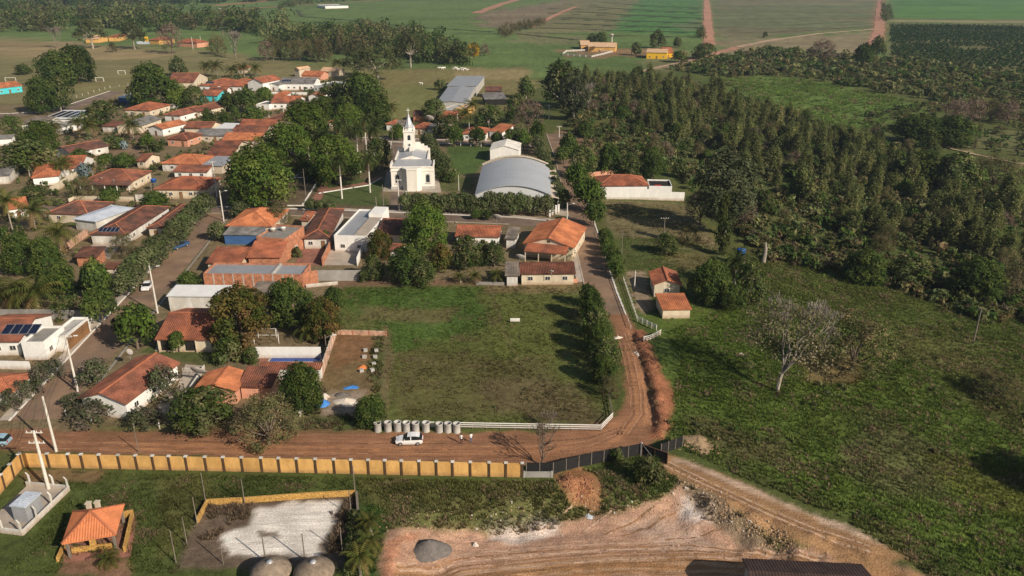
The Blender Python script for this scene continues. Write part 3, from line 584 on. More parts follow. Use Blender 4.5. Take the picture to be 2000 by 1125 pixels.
# contour banks, farm roads and field edges far behind, as low earth ribbons on the land
M['bank'] = mat('weedy_bank', (.055, .065, .028), .95, .3, .05, .5); M['redroad'] = mat('red_farm_road', (.40, .205, .135), .95, .16, .05, .6); M['paleroad'] = mat('pale_farm_road', (.44, .32, .22), .95, .14, .05, .6)
def ribbon(name, pp, w, m, lift=.35, n=10):
    pts = dens([un(*q) for q in pp], n); P = [Vector((a, b_, 0)) for a, b_ in pts]; V = []; F = []
    for i, q in enumerate(P):
        d = (P[min(i + 1, len(P) - 1)] - P[max(i - 1, 0)]).normalized(); nr = Vector((-d.y, d.x, 0)); k = w * (1 + .3 * math.sin(i * 2.3) * math.sin(i * .7))
        for s in (-1, 1): e = q + nr * s * k; V.append((e.x, e.y, zg(e.x, e.y) + lift))
    for i in range(len(P) - 1): F.append((2 * i, 2 * i + 2, 2 * i + 3, 2 * i + 1))
    me = bpy.data.meshes.new(name); me.from_pydata(V, [], F); me.materials.append(M[m]); return tag(link(name, me), kind='structure')
for k in range(7): ribbon('field_bank', [(1030 + 24 * k, 64 - 9.6 * k), (1195 + 9 * k, 69 - 9.4 * k), (1371, 73 - 9.2 * k)], 1.3 + .5 * k, 'bank')
for k in range(5): ribbon('field_bank', [(1395, 14 + 13 * k), (1550, 12 + 12.5 * k), (1708, 9 + 10.5 * k)], 1.0, 'bank')
for pp in ([(580, 20), (590, 34), (700, 42), (830, 54), (960, 62)], [(1010, 66), (1130, 78)], [(1735, 37), (2100, 40)], [(300, 30), (560, 28)], [(620, 44), (760, 66)]): ribbon('field_bank', pp, 1.8, 'bank')
for pp, w in (([(1380, -4), (1382, 40), (1385, 88)], 5), ([(1722, -4), (1718, 30), (1717, 60), (1708, 88)], 5.5), ([(930, 27), (1000, 5), (1030, -6)], 8), ([(1037, 53), (1075, 35), (1125, 16)], 4), ([(180, 45), (400, 22), (560, 12), (750, 2)], 5), ([(1350, 117), (1400, 104), (1440, 93)], 4.5)): ribbon('farm_road', pp, w, 'redroad', .3)
for pp, w in (([(1240, 142), (1350, 117.5)], 1.6), ([(1440, 92), (1500, 80), (1600, 66), (1716, 57)], 2.4), ([(1860, 264), (2000, 291), (2200, 322)], .7)): ribbon('farm_track', pp, w, 'paleroad', .3)

# wheel tracks pressed into the earth roads and the excavated ground
M['rut_dark'] = mat('rut_dark', (.225, .112, .064), .98, .3, .6, 4); M['rut_pale'] = mat('rut_pale', (.35, .185, .105), .98, .25, .6, 4); M['rut_pink'] = mat('rut_pink', (.44, .30, .21), .98, .25, .6, 4); M['rut_tan'] = mat('rut_tan', (.26, .145, .075), .98, .3, .6, 4)
def track(pp, w, m, n=26):
    W = [G(*q)[:2] for q in pp]; P = [Vector((a, c, 0)) for a, c in dens(W, n)]; V = []; F = []
    for i, q in enumerate(P):
        d = (P[min(i + 1, len(P) - 1)] - P[max(i - 1, 0)]).normalized(); nr = Vector((-d.y, d.x, 0)); k = w * (.65 + .5 * rnd.random()); o = nr * rnd.uniform(-.05, .05)
        for s in (-1, 1): e = q + o + nr * s * k; V.append((e.x, e.y, zg(e.x, e.y) + .05))
    for i in range(len(P) - 1):
        if rnd.random() > .12: F.append((2 * i, 2 * i + 2, 2 * i + 3, 2 * i + 1))
    me = bpy.data.meshes.new('wheel_track'); me.from_pydata(V, [], F); me.materials.append(M[m]); return tag(link('wheel_track', me), kind='structure')
for dy, m in ((0, 'rut_pale'), (5, 'rut_dark'), (13, 'rut_pale'), (18, 'rut_dark'), (-7, 'rut_dark')): track([(40, 862 + dy), (260, 867 + dy), (500, 872 + dy), (800, 874 + dy), (1040, 872 + dy), (1150, 862 + dy * .8), (1215, 838 + dy * .5)], .16, m)
for dx, m in ((0, 'rut_pale'), (7, 'rut_dark'), (20, 'rut_pale'), (26, 'rut_dark')): track([(1205 + dx * .7, 650), (1218 + dx, 700), (1230 + dx, 760), (1232 + dx, 810), (1205 + dx, 850)], .14, m)
for d, m in ((0, 'rut_tan'), (9, 'rut_pink'), (20, 'rut_tan'), (27, 'rut_pink')): track([(1292 + d * .5, 912 - d * .35), (1390, 958 - d * .5), (1500, 1010 - d * .55), (1600, 1052 - d * .6), (1700, 1084 - d * .6)], .15, m)
for d, m in ((0, 'rut_tan'), (7, 'rut_pink'), (15, 'rut_tan'), (23, 'rut_tan'), (32, 'rut_pink'), (-8, 'rut_pink'), (41, 'rut_tan')): track([(775, 1108 + d), (900, 1092 + d), (1050, 1078 + d * .9), (1200, 1068 + d * .8), (1340, 1066 + d * .7), (1480, 1076 + d * .6), (1620, 1092 + d * .5)], .15, m)
for a_, b_ in (((1180, 1045), (1285, 985)), ((1215, 1048), (1325, 998)), ((1255, 1052), (1385, 1015)), ((1060, 1035), (1118, 988)), ((1140, 1040), (1205, 990)), ((1300, 1055), (1420, 1030))): track([a_, b_], .12, rnd.choice(('rut_tan', 'rut_pink')))

# ------------------------------------------------------------------ vegetation
def leaves(rng, P, Nrm, size, col, jit=.18):
    """one bent leaf clump (quad) at each point, facing roughly its normal"""
    n = len(P); Nrm = Nrm + rng.normal(0, .55, (n, 3)); Nrm /= np.linalg.norm(Nrm, axis=1)[:, None] + 1e-9
    t = np.cross(Nrm, rng.normal(0, 1, (n, 3))); t /= np.linalg.norm(t, axis=1)[:, None] + 1e-9; b = np.cross(Nrm, t)
    s = (size * rng.uniform(.55, 1.35, n))[:, None]
    V = np.stack([P - t * s, P - b * s * .55, P + t * s, P + b * s * .55], 1).reshape(-1, 3)
    F = np.arange(4 * n).reshape(n, 4)
    C = np.repeat(col * (1 + rng.normal(0, jit, (n, 1))), 4, 0)
    return V, F, np.clip(C, .004, .6)
def crown(seed, R, b, zc, n, k, leaf, pal, crad=.42, shape='dome', fill=.6):
    rng = np.random.default_rng(seed)
    d = rng.normal(0, 1, (k, 3)); d /= np.linalg.norm(d, axis=1)[:, None]
    if shape == 'dome': d[:, 2] = np.where(d[:, 2] < -.6, -d[:, 2], d[:, 2])
    rad = rng.uniform(.35, 1, k) ** .6 * (1 - crad * .75)
    c = d * rad[:, None]
    if shape == 'cone': c[:, 2] = rng.uniform(-.95, .95, k); w = (1 - (c[:, 2] + 1) / 2) ** .75 * .75 + .12; a = rng.uniform(0, 6.28, k); q = rng.uniform(.2, 1, k) * w; c[:, 0] = np.cos(a) * q; c[:, 1] = np.sin(a) * q
    if shape == 'flat': c[:, 2] = np.abs(c[:, 2]) * .5 + .35 - .5 * (c[:, 0] ** 2 + c[:, 1] ** 2); c[:, :2] *= 1.25
    cr = crad * rng.uniform(.6, 1.15, k); 
    if shape == 'cone': cr *= .55
    pal = np.array(pal); cc = pal[rng.integers(0, len(pal), k)] * rng.uniform(.82, 1.18, (k, 1))
    j = rng.integers(0, k, n); e = rng.normal(0, 1, (n, 3)); e /= np.linalg.norm(e, axis=1)[:, None]
    if shape != 'cone': e[:, 2] = np.where(e[:, 2] < -.45, -e[:, 2], e[:, 2])
    P = c[j] + e * (cr[j] * rng.uniform(fill, 1.08, n))[:, None]
    if shape == 'flat': P[:, 2] = c[j][:, 2] + (P[:, 2] - c[j][:, 2]) * .5
    q = np.percentile(np.hypot(P[:, 0], P[:, 1]), 97); P[:, :2] /= q; z0, z1 = np.percentile(P[:, 2], (2, 98.5)); zz = (P[:, 2] - z0) / (z1 - z0) * 2 - 1; c = np.column_stack([c[:, :2] / q, (c[:, 2] - z0) / (z1 - z0) * 2 - 1]); P[:, 2] = zz
    if shape in ('dome', 'ball'):
        lim = np.sqrt(np.clip(1.12 - np.maximum(np.abs(zz) - (.0 if shape == 'ball' else np.where(zz < 0, .45, 0)), 0) ** 2, .05, 2)); rr = np.hypot(P[:, 0], P[:, 1]); P[:, :2] *= np.minimum(1, lim / (rr + 1e-6))[:, None]
    g = P / (np.linalg.norm(P, axis=1)[:, None] + 1e-9)
    N = e * .8 + g * .5; N[:, 2] += .25
    V, F, C = leaves(rng, P * np.array((R, R, b)) + np.array((0, 0, zc)), N, leaf, cc[j])
    return V, F, C, c * np.array((R, R, b)) + np.array((0, 0, zc))
def trunk_mesh(name, cl, H, tf, r, material, limbs=6, seed=0, lean=.1, sides=7):
    rg = random.Random(seed); b = MB(); z0 = H * tf; p = Vector((0, 0, -.3)); top = Vector((rg.uniform(-lean, lean) * z0, rg.uniform(-lean, lean) * z0, max(z0, .4)))
    m1 = Vector((top.x * .4, top.y * .4, top.z * .5)); b.tube(p, m1, r * 1.25, r, sides, False); b.tube(m1, top, r, r * .8, sides, False)
    ids = list(range(len(cl))); rg.shuffle(ids)
    for i in ids[:limbs]:
        e = Vector(cl[i]); md = top.lerp(e, .5) + Vector((rg.uniform(-.1, .1), rg.uniform(-.1, .1), .06)) * H * .4
        b.tube(top, md, r * .6, r * .38, 5, False); b.tube(md, e, r * .38, r * .13, 5, False)
        for q in range(2): e2 = e + Vector((rg.uniform(-1, 1), rg.uniform(-1, 1), rg.uniform(.1, 1))) * H * .1; b.tube(e, e2, r * .14, r * .05, 4, False)
    return b.mesh(name, material)
KD = [(0.061, 0.098, 0.025), (0.082, 0.122, 0.031), (0.050, 0.079, 0.024), (0.106, 0.138, 0.035)]
KB = [(0.089, 0.143, 0.026), (0.111, 0.164, 0.031), (0.075, 0.120, 0.026), (0.134, 0.169, 0.041)]
KS = [(0.106, 0.135, 0.052), (0.133, 0.153, 0.066), (0.088, 0.121, 0.043), (0.166, 0.171, 0.086)]
KF = [(0.067, 0.087, 0.022), (0.090, 0.097, 0.023), (0.162, 0.120, 0.038), (0.171, 0.110, 0.045), (0.057, 0.078, 0.018), (0.123, 0.106, 0.032)]
KE = [(0.131, 0.155, 0.061), (0.166, 0.179, 0.074), (0.106, 0.135, 0.053), (0.194, 0.190, 0.081)]
KO = [(0.143, 0.127, 0.060), (0.120, 0.127, 0.052), (0.180, 0.143, 0.074), (0.102, 0.113, 0.044)]
KP = [(0.184, 0.132, 0.098), (0.149, 0.115, 0.081), (0.207, 0.149, 0.121)]
KY = [(.45, .28, .02), (.40, .24, .03), (.10, .10, .03)]
SPEC = {  # kind: (object name, R, H, trunk fraction, trunk r, leaves, clumps, leaf size, palette, clump radius, shape, fill, bark, leaf material, limbs, variants)
 'mango': ('mango_tree', 4.0, 7.6, .14, .32, 4200, 60, .34, KD, .36, 'dome', .62, 'trunk', LEAF, 6, 3),
 'flush': ('mango_tree', 4.0, 7.6, .14, .32, 4200, 60, .34, KF, .34, 'dome', .6, 'trunk', LEAF, 6, 2),
 'leafy': ('broadleaf_tree', 4.5, 8.0, .14, .34, 4600, 70, .32, KB, .33, 'dome', .58, 'trunk', LEAF, 7, 2),
 'street': ('street_tree', 2.2, 4.0, .26, .13, 1900, 34, .23, KS, .42, 'dome', .6, 'trunk', LEAF, 5, 3),
 'oiti': ('street_tree', 2.2, 4.4, .28, .14, 1900, 34, .24, KD[1:] + KB[:1], .42, 'dome', .6, 'trunk', LEAF, 5, 2),
 'slim': ('slender_tree', 1.8, 8.0, .08, .10, 1500, 40, .25, [(.15, .17, .055), (.17, .182, .066), (.115, .14, .05), (.19, .185, .078), (.10, .125, .042)], .42, 'dome', .3, 'trunk_pale', LEAF, 3, 4),
 'euca': ('eucalyptus_tree', 3.6, 13.0, .22, .30, 3200, 44, .36, [(.085, .10, .05), (.10, .112, .06), (.07, .085, .042)], .33, 'ball', .35, 'trunk_pale', LEAF, 10, 2),
 'wood': ('woodland_tree', 3.2, 7.0, .16, .20, 1700, 34, .36, KD + KE, .40, 'dome', .5, 'trunk_pale', LEAF, 6, 4),
 'sparse': ('thinly_leaved_tree', 3.4, 7.0, .1, .16, 3200, 60, .17, KO, .30, 'dome', .2, 'trunk', DRY, 14, 2),
 'acacia': ('spreading_tree', 5.0, 9.0, .38, .28, 2200, 40, .30, [(.10, .112, .042), (.12, .125, .052), (.08, .095, .038)], .30, 'flat', .35, 'trunk_pale', LEAF, 16, 2),
 'pink': ('dry_season_tree', 3.2, 6.5, .22, .16, 1500, 50, .20, KP, .30, 'dome', .2, 'trunk', DRY, 16, 2),
 'ipe': ('yellow_flowering_tree', 3.0, 7.0, .25, .16, 1500, 34, .3, KY, .36, 'dome', .5, 'trunk', LEAF, 6, 1),
 'shrub': ('shrub', 1.8, 2.6, .04, .07, 1100, 24, .20, KD + KE, .44, 'dome', .5, 'trunk', LEAF, 4, 3),
 'olean': ('flowering_shrub', 1.9, 3.0, .06, .06, 1200, 34, .17, [(.11, .125, .065), (.13, .135, .08), (.095, .115, .055), (.17, .14, .11)], .36, 'dome', .3, 'trunk', LEAF, 8, 2),
 'dry': ('dry_shrub', 1.8, 2.4, .04, .05, 900, 26, .19, KO + KP, .42, 'dome', .3, 'trunk', DRY, 6, 2),
 'cypress': ('conical_tree', 1.5, 4.2, .06, .10, 1500, 30, .2, [(.055, .075, .022), (.075, .088, .026)], .7, 'cone', .4, 'trunk', LEAF, 0, 1),
 'agave': ('silver_palm', 1.6, 2.8, .1, .12, 700, 12, .34, [(.20, .26, .27), (.26, .32, .33)], .5, 'dome', .2, 'trunk', LEAF, 3, 1),
}
PROTO = {}
for kd, (nm, R, H, tf, tr, n, k, lf, pal, cr, shp, fill, bark, lm, limbs, nv) in SPEC.items():
    for v in range(nv):
        V, F, C, cl = crown(hash((len(kd), v, n)) % 9973 + v * 13 + len(PROTO), R, H * (1 - tf) / 2, H * (1 + tf) / 2, n, k, lf, pal, cr, shp, fill)
        if shp == 'cone': tm = MB().tube((0, 0, -.3), (0, 0, H * .5), tr, tr * .6, 6, False).tube((0, 0, H * .5), (0, 0, H * .93), tr * .6, tr * .2, 5, False).mesh('trunk', bark)
        else: tm = trunk_mesh('trunk', cl, H, tf, tr, bark, limbs, v + len(kd), .06)
        PROTO.setdefault(kd, []).append((mk_mesh('crown', V, F, C, [lm]), tm, (V, F, C)))
BIGK = {}
for kd in ('mango', 'flush', 'leafy', 'wood', 'euca', 'sparse', 'pink', 'dry', 'acacia'):
    nm, R, H, tf, tr, n, k, lf, pal, cr, shp, fill, bark, lm, limbs, nv = SPEC[kd]
    for v in range(2):
        V, F, C, cl = crown(700 + v * 7 + len(BIGK), R, H * (1 - tf) / 2, H * (1 + tf) / 2, int(n * 2.0), int(k * 2.0), lf * .67, pal, cr * .72, shp, fill)
        BIGK.setdefault(kd, []).append((mk_mesh('crown', V, F, C, [lm]), trunk_mesh('trunk', cl, H, tf, tr, bark, limbs, v, .06), None))
def tree(kind, x, y, R, H, label, group=None, z=None):
    nm, R0, H0 = SPEC[kind][:3]; cm, tm, _ = rnd.choice(BIGK[kind] if kind in BIGK and R / R0 * ppm(max(y, 60)) > 6 else PROTO[kind]); z = zg(x, y) if z is None else z
    t = thing(nm, label, 'shrub' if 'shrub' in nm else 'tree', (x, y, z - .05), rnd.uniform(0, 6.28), group); t.scale = (R / R0, R / R0 * rnd.uniform(.92, 1.08), H / H0)
    link('trunk', tm, t); link('crown', cm, t); return t
def T(kind, x0, y0, x1, y1, label, group=None, zmax=None):
    """tree whose crown fills a box in the photo: its distance follows from the ground it stands on"""
    tf = SPEC[kind][3]; cx, cy_ = (x0 + x1) / 2, (y0 + y1) / 2; zc = 4.0
    for it in range(6):
        x, y, z = G(cx, cy_, zc); s = ppm(y, zc); e = math.atan2(CAMZ - zc, y); R = (x1 - x0) / 2 / s; hh = (y1 - y0) / 2 / s
        q = hh * hh - (R * math.sin(e)) ** 2; b = max(math.sqrt(max(q, 0)) / math.cos(e), .5 * R if kind != 'acacia' else .3 * R)
        if kind in ('mango', 'wood', 'leafy', 'flush', 'oiti', 'street', 'sparse', 'pink', 'olean', 'shrub'): b = min(b, (.82 if kind in ('sparse', 'pink') else 1.0) * R)
        H = 2 * b / (1 - tf); zc = H * (1 + tf) / 2
    return tree(kind, x, y, R * 1.04, H, label, group)
def frond(V, F, C, rng, base, az, el, L, width, col, droop, nl=11):
    """a palm leaf: arching midrib with separate leaflets on both sides"""
    d = np.array((math.cos(az), math.sin(az), 0)); sd = np.array((-math.sin(az), math.cos(az), 0)); p = np.array(base, float); ang = el; st = L / nl
    for i in range(nl):
        t = (i + .5) / nl; w = width * (math.sin(min(1, t * 1.3 + .15) * 2.4) * .9 + .15); q = p + (d * math.cos(ang) + np.array((0, 0, math.sin(ang)))) * st
        fw = (d * math.cos(ang) + np.array((0, 0, math.sin(ang)))) * st
        for s in (-1, 1):
            tip = p + fw * 1.6 + sd * s * w + np.array((0, 0, -w * .55)); n = len(V); V += [p, p + fw * .85, tip]; F.append((n, n + 1, n + 2) if s > 0 else (n, n + 2, n + 1)); c = np.array(col) * rng.uniform(.75, 1.25); C += [c, c, c]
        p = q; ang -= droop * (1.2 + t) / nl
def palm_mesh(seed, nf, L, w, cols, droop, lo, hi):
    rng = np.random.default_rng(seed); V, F, C = [], [], []
    for i in range(nf):
        t = i / nf; frond(V, F, C, rng, (0, 0, 0), i * 2.399 + rng.uniform(-.2, .2), hi + (lo - hi) * t + rng.uniform(-.12, .12), L * rng.uniform(.85, 1.1), w, cols[int(rng.integers(len(cols)))] if t < .85 else (.19, .13, .06), droop)
    return mk_mesh('crown', np.array(V), np.array(F), np.array(C), [LEAF])
PC = [palm_mesh(s, 22, 3.0, .75, [(.095, .105, .028), (.075, .095, .024), (.13, .125, .035)], .85, -.35, 1.25) for s in (1, 2, 3)]
PRY = [palm_mesh(s, 26, 2.9, .62, [(.060, .085, .026), (.075, .095, .032), (.05, .07, .022)], 1.15, -.7, 1.3) for s in (4, 5)]
PT = [MB().tube((0, 0, -.3), (.12, .05, 3), .2, .16, 7, False).tube((.12, .05, 3), (.3, .1, 6), .16, .13, 7).mesh('trunk', 'trunk_pale')]
PRT = [MB().tube((0, 0, -.3), (0, 0, 3.2), .26, .24, 8, False).tube((0, 0, 3.2), (0, 0, 6), .24, .2, 8).mesh('trunk', 'pole')]
GSH = MB().tube((0, 0, 0), (0, 0, 1.3), .2, .12, 8).mesh('crownshaft', mat('palm_green', (.10, .15, .05), .7, .15, 1))
def palm(bx, by, tx, ty, label, kind='coconut', size=1.0, group=None):
    x, y, z = G(bx, by); zh = .6
    for it in range(70):
        if 562.5 - FPX * (y * math.sin(PITCH) + (z + zh - CAMZ) * math.cos(PITCH)) / (y * math.cos(PITCH) - (z + zh - CAMZ) * math.sin(PITCH)) > ty: zh += .25
        else: break
    t = thing('royal_palm' if kind == 'royal' else 'coconut_palm', label, 'palm', (x, y, z), rnd.uniform(0, 6.28), group)
    o = link('trunk', (PRT if kind == 'royal' else PT)[0], t); o.scale = (1, 1, zh / 6)
    c = link('crown', rnd.choice(PRY if kind == 'royal' else PC), t); off = 0 if kind == 'royal' else 1
    c.location = (.3 * off, .1 * off, zh + (1.2 if kind == 'royal' else 0)); c.scale = (size * 1.25,) * 3
    if kind == 'royal': g = link('crownshaft', GSH, t); g.location = (0, 0, zh)
    return t
def bare_mesh(seed, H, spread, lv=6, r=.26, mat_='trunk_pale', first=.28, up=.55, minr=.028):
    rg = random.Random(seed); b = MB(); limbs = MB()
    def grow(p, d, L, r, l):
        seg = 3 if l < 3 else 2; q = p
        for i in range(seg):
            d2 = (d + Vector((rg.uniform(-.16, .16), rg.uniform(-.16, .16), rg.uniform(-.04, .12)))).normalized(); n = q + d2 * L / seg
            (b if l == 0 else limbs).tube(q, n, max(minr, r * (1 - .25 * i / seg)), max(minr, r * (1 - .25 * (i + 1) / seg)), 6 if l < 2 else (4 if l < 4 else 3), False); q = n; d = d2
        if l >= lv: return
        for k in range(rg.choice((2, 3, 3)) if l else 5):
            a = rg.uniform(0, 6.28); t = rg.uniform(.45, .95) * spread; nd_ = (d + Vector((math.cos(a) * t, math.sin(a) * t, rg.uniform(-.05, up)))).normalized()
            grow(q, nd_, L * rg.uniform(.62, .82) if l else H * .28, r * .6, l + 1)
    grow(Vector((0, 0, -.3)), Vector((.03, .02, 1)), H * first, r, 0)
    return b.mesh('trunk', mat_), limbs.mesh('branches', 'branch' if mat_ == 'trunk_pale' else mat_)
BARE = {'big': bare_mesh(3, 12, .62, 6, .27, 'trunk_pale', .25, .7, .02), 'small': bare_mesh(5, 7, .85, 5, .16, 'trunk', .2), 'far': bare_mesh(8, 9, .75, 5, .20, 'wood_grey', .2, .6, minr=.045), 'grey': bare_mesh(11, 8, .9, 5, .2, 'wood_grey', .2, minr=.045)}
def bare(kind, bx, by, H, label, sx=1.0, rz=None):
    x, y, z = G(bx, by); t = thing('leafless_tree', label, 'tree', (x, y, z), rnd.uniform(0, 6.28) if rz is None else rz); h0 = {'big': 12, 'small': 7, 'far': 9, 'grey': 8}[kind]; t.scale = (H / h0 * sx, H / h0 * sx, H / h0)
    link('trunk', BARE[kind][0], t); link('branches', BARE[kind][1], t); return t
def mass(name, label, cat, protos, P, S, Rz, tint, mats, parent=None, SZ=None):
    """many small plants joined into one mesh: positions, scales, turns and tints per plant"""
    if not len(P): return None
    Vs, Fs, Cs = [], [], []; off = 0; SZ = S if SZ is None else SZ
    rng = np.random.default_rng(len(P)); pick = rng.integers(0, len(protos), len(P))
    for q, (V, F, C) in enumerate(protos):
        k = np.nonzero(pick == q)[0]
        if not len(k): continue
        c, s = np.cos(Rz[k])[:, None], np.sin(Rz[k])[:, None]; X = V[None, :, 0] * S[k][:, None]; Y = V[None, :, 1] * S[k][:, None]; Z = V[None, :, 2] * SZ[k][:, None]
        W = np.stack([X * c - Y * s + P[k, 0][:, None], X * s + Y * c + P[k, 1][:, None], Z + P[k, 2][:, None]], 2).reshape(-1, 3)
        Fs.append((F[None] + (np.arange(len(k)) * len(V))[:, None, None]).reshape(-1, F.shape[1]) + off); Vs.append(W); Cs.append((C[None] * tint[k][:, None, :]).reshape(-1, 3)); off += len(W)
    return tag(link(name, mk_mesh(name, np.concatenate(Vs), np.concatenate(Fs), np.concatenate(Cs), mats), parent), label, cat, kind='stuff')
def inpoly(pp, n, seed, clear=()):
    """n random world points inside an outline"""
    w = wpoly(pp); rng = np.random.default_rng(seed); x0 = min(p[0] for p in w); x1 = max(p[0] for p in w); y0 = min(p[1] for p in w); y1 = max(p[1] for p in w); out = []
    c = 0
    while c < n:
        x = rng.uniform(x0, x1, n * 3); y = rng.uniform(y0, y1, n * 3); ok = sdf(w, x, y) > 0
        for q in clear: ok &= sdf(q, x, y) < 0
        out.append(np.stack([x[ok], y[ok]], 1)); c += ok.sum()
    return np.concatenate(out)[:n]

# ------------------------------------------------------------------ buildings
WIN = {}
def window(parent, x, y, z, rz, w=1.2, h=1.0, frame='white', door=False):
    """window (or door leaf) on a wall: y-axis of its frame points out of the wall"""
    k = (w, h, frame, door)
    if k not in WIN:
        b = MB(); t = .09
        b.box(-w / 2, -.03, 0, -w / 2 + t, .07, h).box(w / 2 - t, -.03, 0, w / 2, .07, h).box(-w / 2 + t, -.03, h - t, w / 2 - t, .07, h)
        if not door: b.box(-w / 2 + t, -.03, 0, w / 2 - t, .07, t).box(-.03, -.03, t, .03, .06, h - t)
        WIN[k] = (b.mesh('window_frame', frame), MB().box(-w / 2 + t, -.02, 0 if door else t, w / 2 - t, .03, h - t).mesh('pane', 'wood' if door else 'glass'))
    o = link('door' if door else 'window', WIN[k][0], parent); o.location = (x, y, z); o.rotation_euler = (0, 0, rz)
    link('leaf' if door else 'pane', WIN[k][1], o); return o
def ribbed(polys, period, amp, th, name, material, parent):
    """roof skin: every slope cut into ribs running down it, with soffit and rim"""
    b = MB()
    for P in polys:
        P = [Vector(p) for p in P]; e = (P[1] - P[0]); L = e.length; e = e / L; n = e.cross(P[2] - P[0]).normalized()
        if n.z < 0: n = -n
        up = n.cross(e)
        if up.z < 0: up = -up
        st = [((p - P[0]).dot(e), (p - P[0]).dot(up)) for p in P]; s0 = min(s for s, t in st); s1 = max(s for s, t in st)
        if period:
            k = max(2, int((s1 - s0) / (period / 2))); ss = [s0 + (s1 - s0) * i / k for i in range(k + 1)]
        else: ss = sorted(set([s0, s1] + [s for s, t in st]))
        rows = []
        for i, s in enumerate(ss):
            ts = []
            for (a, ta), (c, tc) in zip(st, st[1:] + st[:1]):
                if min(a, c) - 1e-6 <= s <= max(a, c) + 1e-6:
                    if abs(a - c) < 1e-6: ts += [ta, tc]
                    else: ts.append(ta + (tc - ta) * (s - a) / (c - a))
            if not ts: ts = [0]
            lift = n * (amp if (i % 2 and period) else 0); base = P[0] + e * s
            rows.append((base + up * min(ts) + lift, base + up * max(ts) + lift))
        for (a0, a1), (c0, c1) in zip(rows[:-1], rows[1:]): b.poly([a0, c0, c1, a1])
        dn = Vector((0, 0, -th)); b.poly([p + dn for p in reversed(P)])
        for p, q in zip(P, P[1:] + P[:1]): b.poly([p, p + dn, q + dn, q])
    return b.build(name, material, parent)
def roofgeo(kind, L, D, h, slope):
    a, d = L / 2, D / 2
    if kind == 'gable_u': z = h + d * slope; return [[(-a, -d, h), (a, -d, h), (a, 0, z), (-a, 0, z)], [(a, d, h), (-a, d, h), (-a, 0, z), (a, 0, z)]], [((-a, 0, z), (a, 0, z))]
    if kind == 'gable_v': z = h + a * slope; return [[(-a, d, h), (-a, -d, h), (0, -d, z), (0, d, z)], [(a, -d, h), (a, d, h), (0, d, z), (0, -d, z)]], [((0, -d, z), (0, d, z))]
    if kind in ('hip', 'hipd'):
        if L >= D: r = a - d * .95; z = h + d * slope; p, q = (-r, 0, z), (r, 0, z); return [[(-a, -d, h), (a, -d, h), q, p], [(a, d, h), (-a, d, h), p, q], [(-a, d, h), (-a, -d, h), p], [(a, -d, h), (a, d, h), q]], [(p, q), ((-a, -d, h), p), ((-a, d, h), p), ((a, -d, h), q), ((a, d, h), q)]
        r = d - a * .95; z = h + a * slope; p, q = (0, -r, z), (0, r, z); return [[(-a, -d, h), (a, -d, h), p], [(a, d, h), (-a, d, h), q], [(-a, d, h), (-a, -d, h), p, q], [(a, -d, h), (a, d, h), q, p]], [(p, q), ((-a, -d, h), p), ((a, -d, h), p), ((-a, d, h), q), ((a, d, h), q)]
    z = h + D * slope; return [[(-a, -d, h), (a, -d, h), (a, d, z), (-a, d, z)]], []
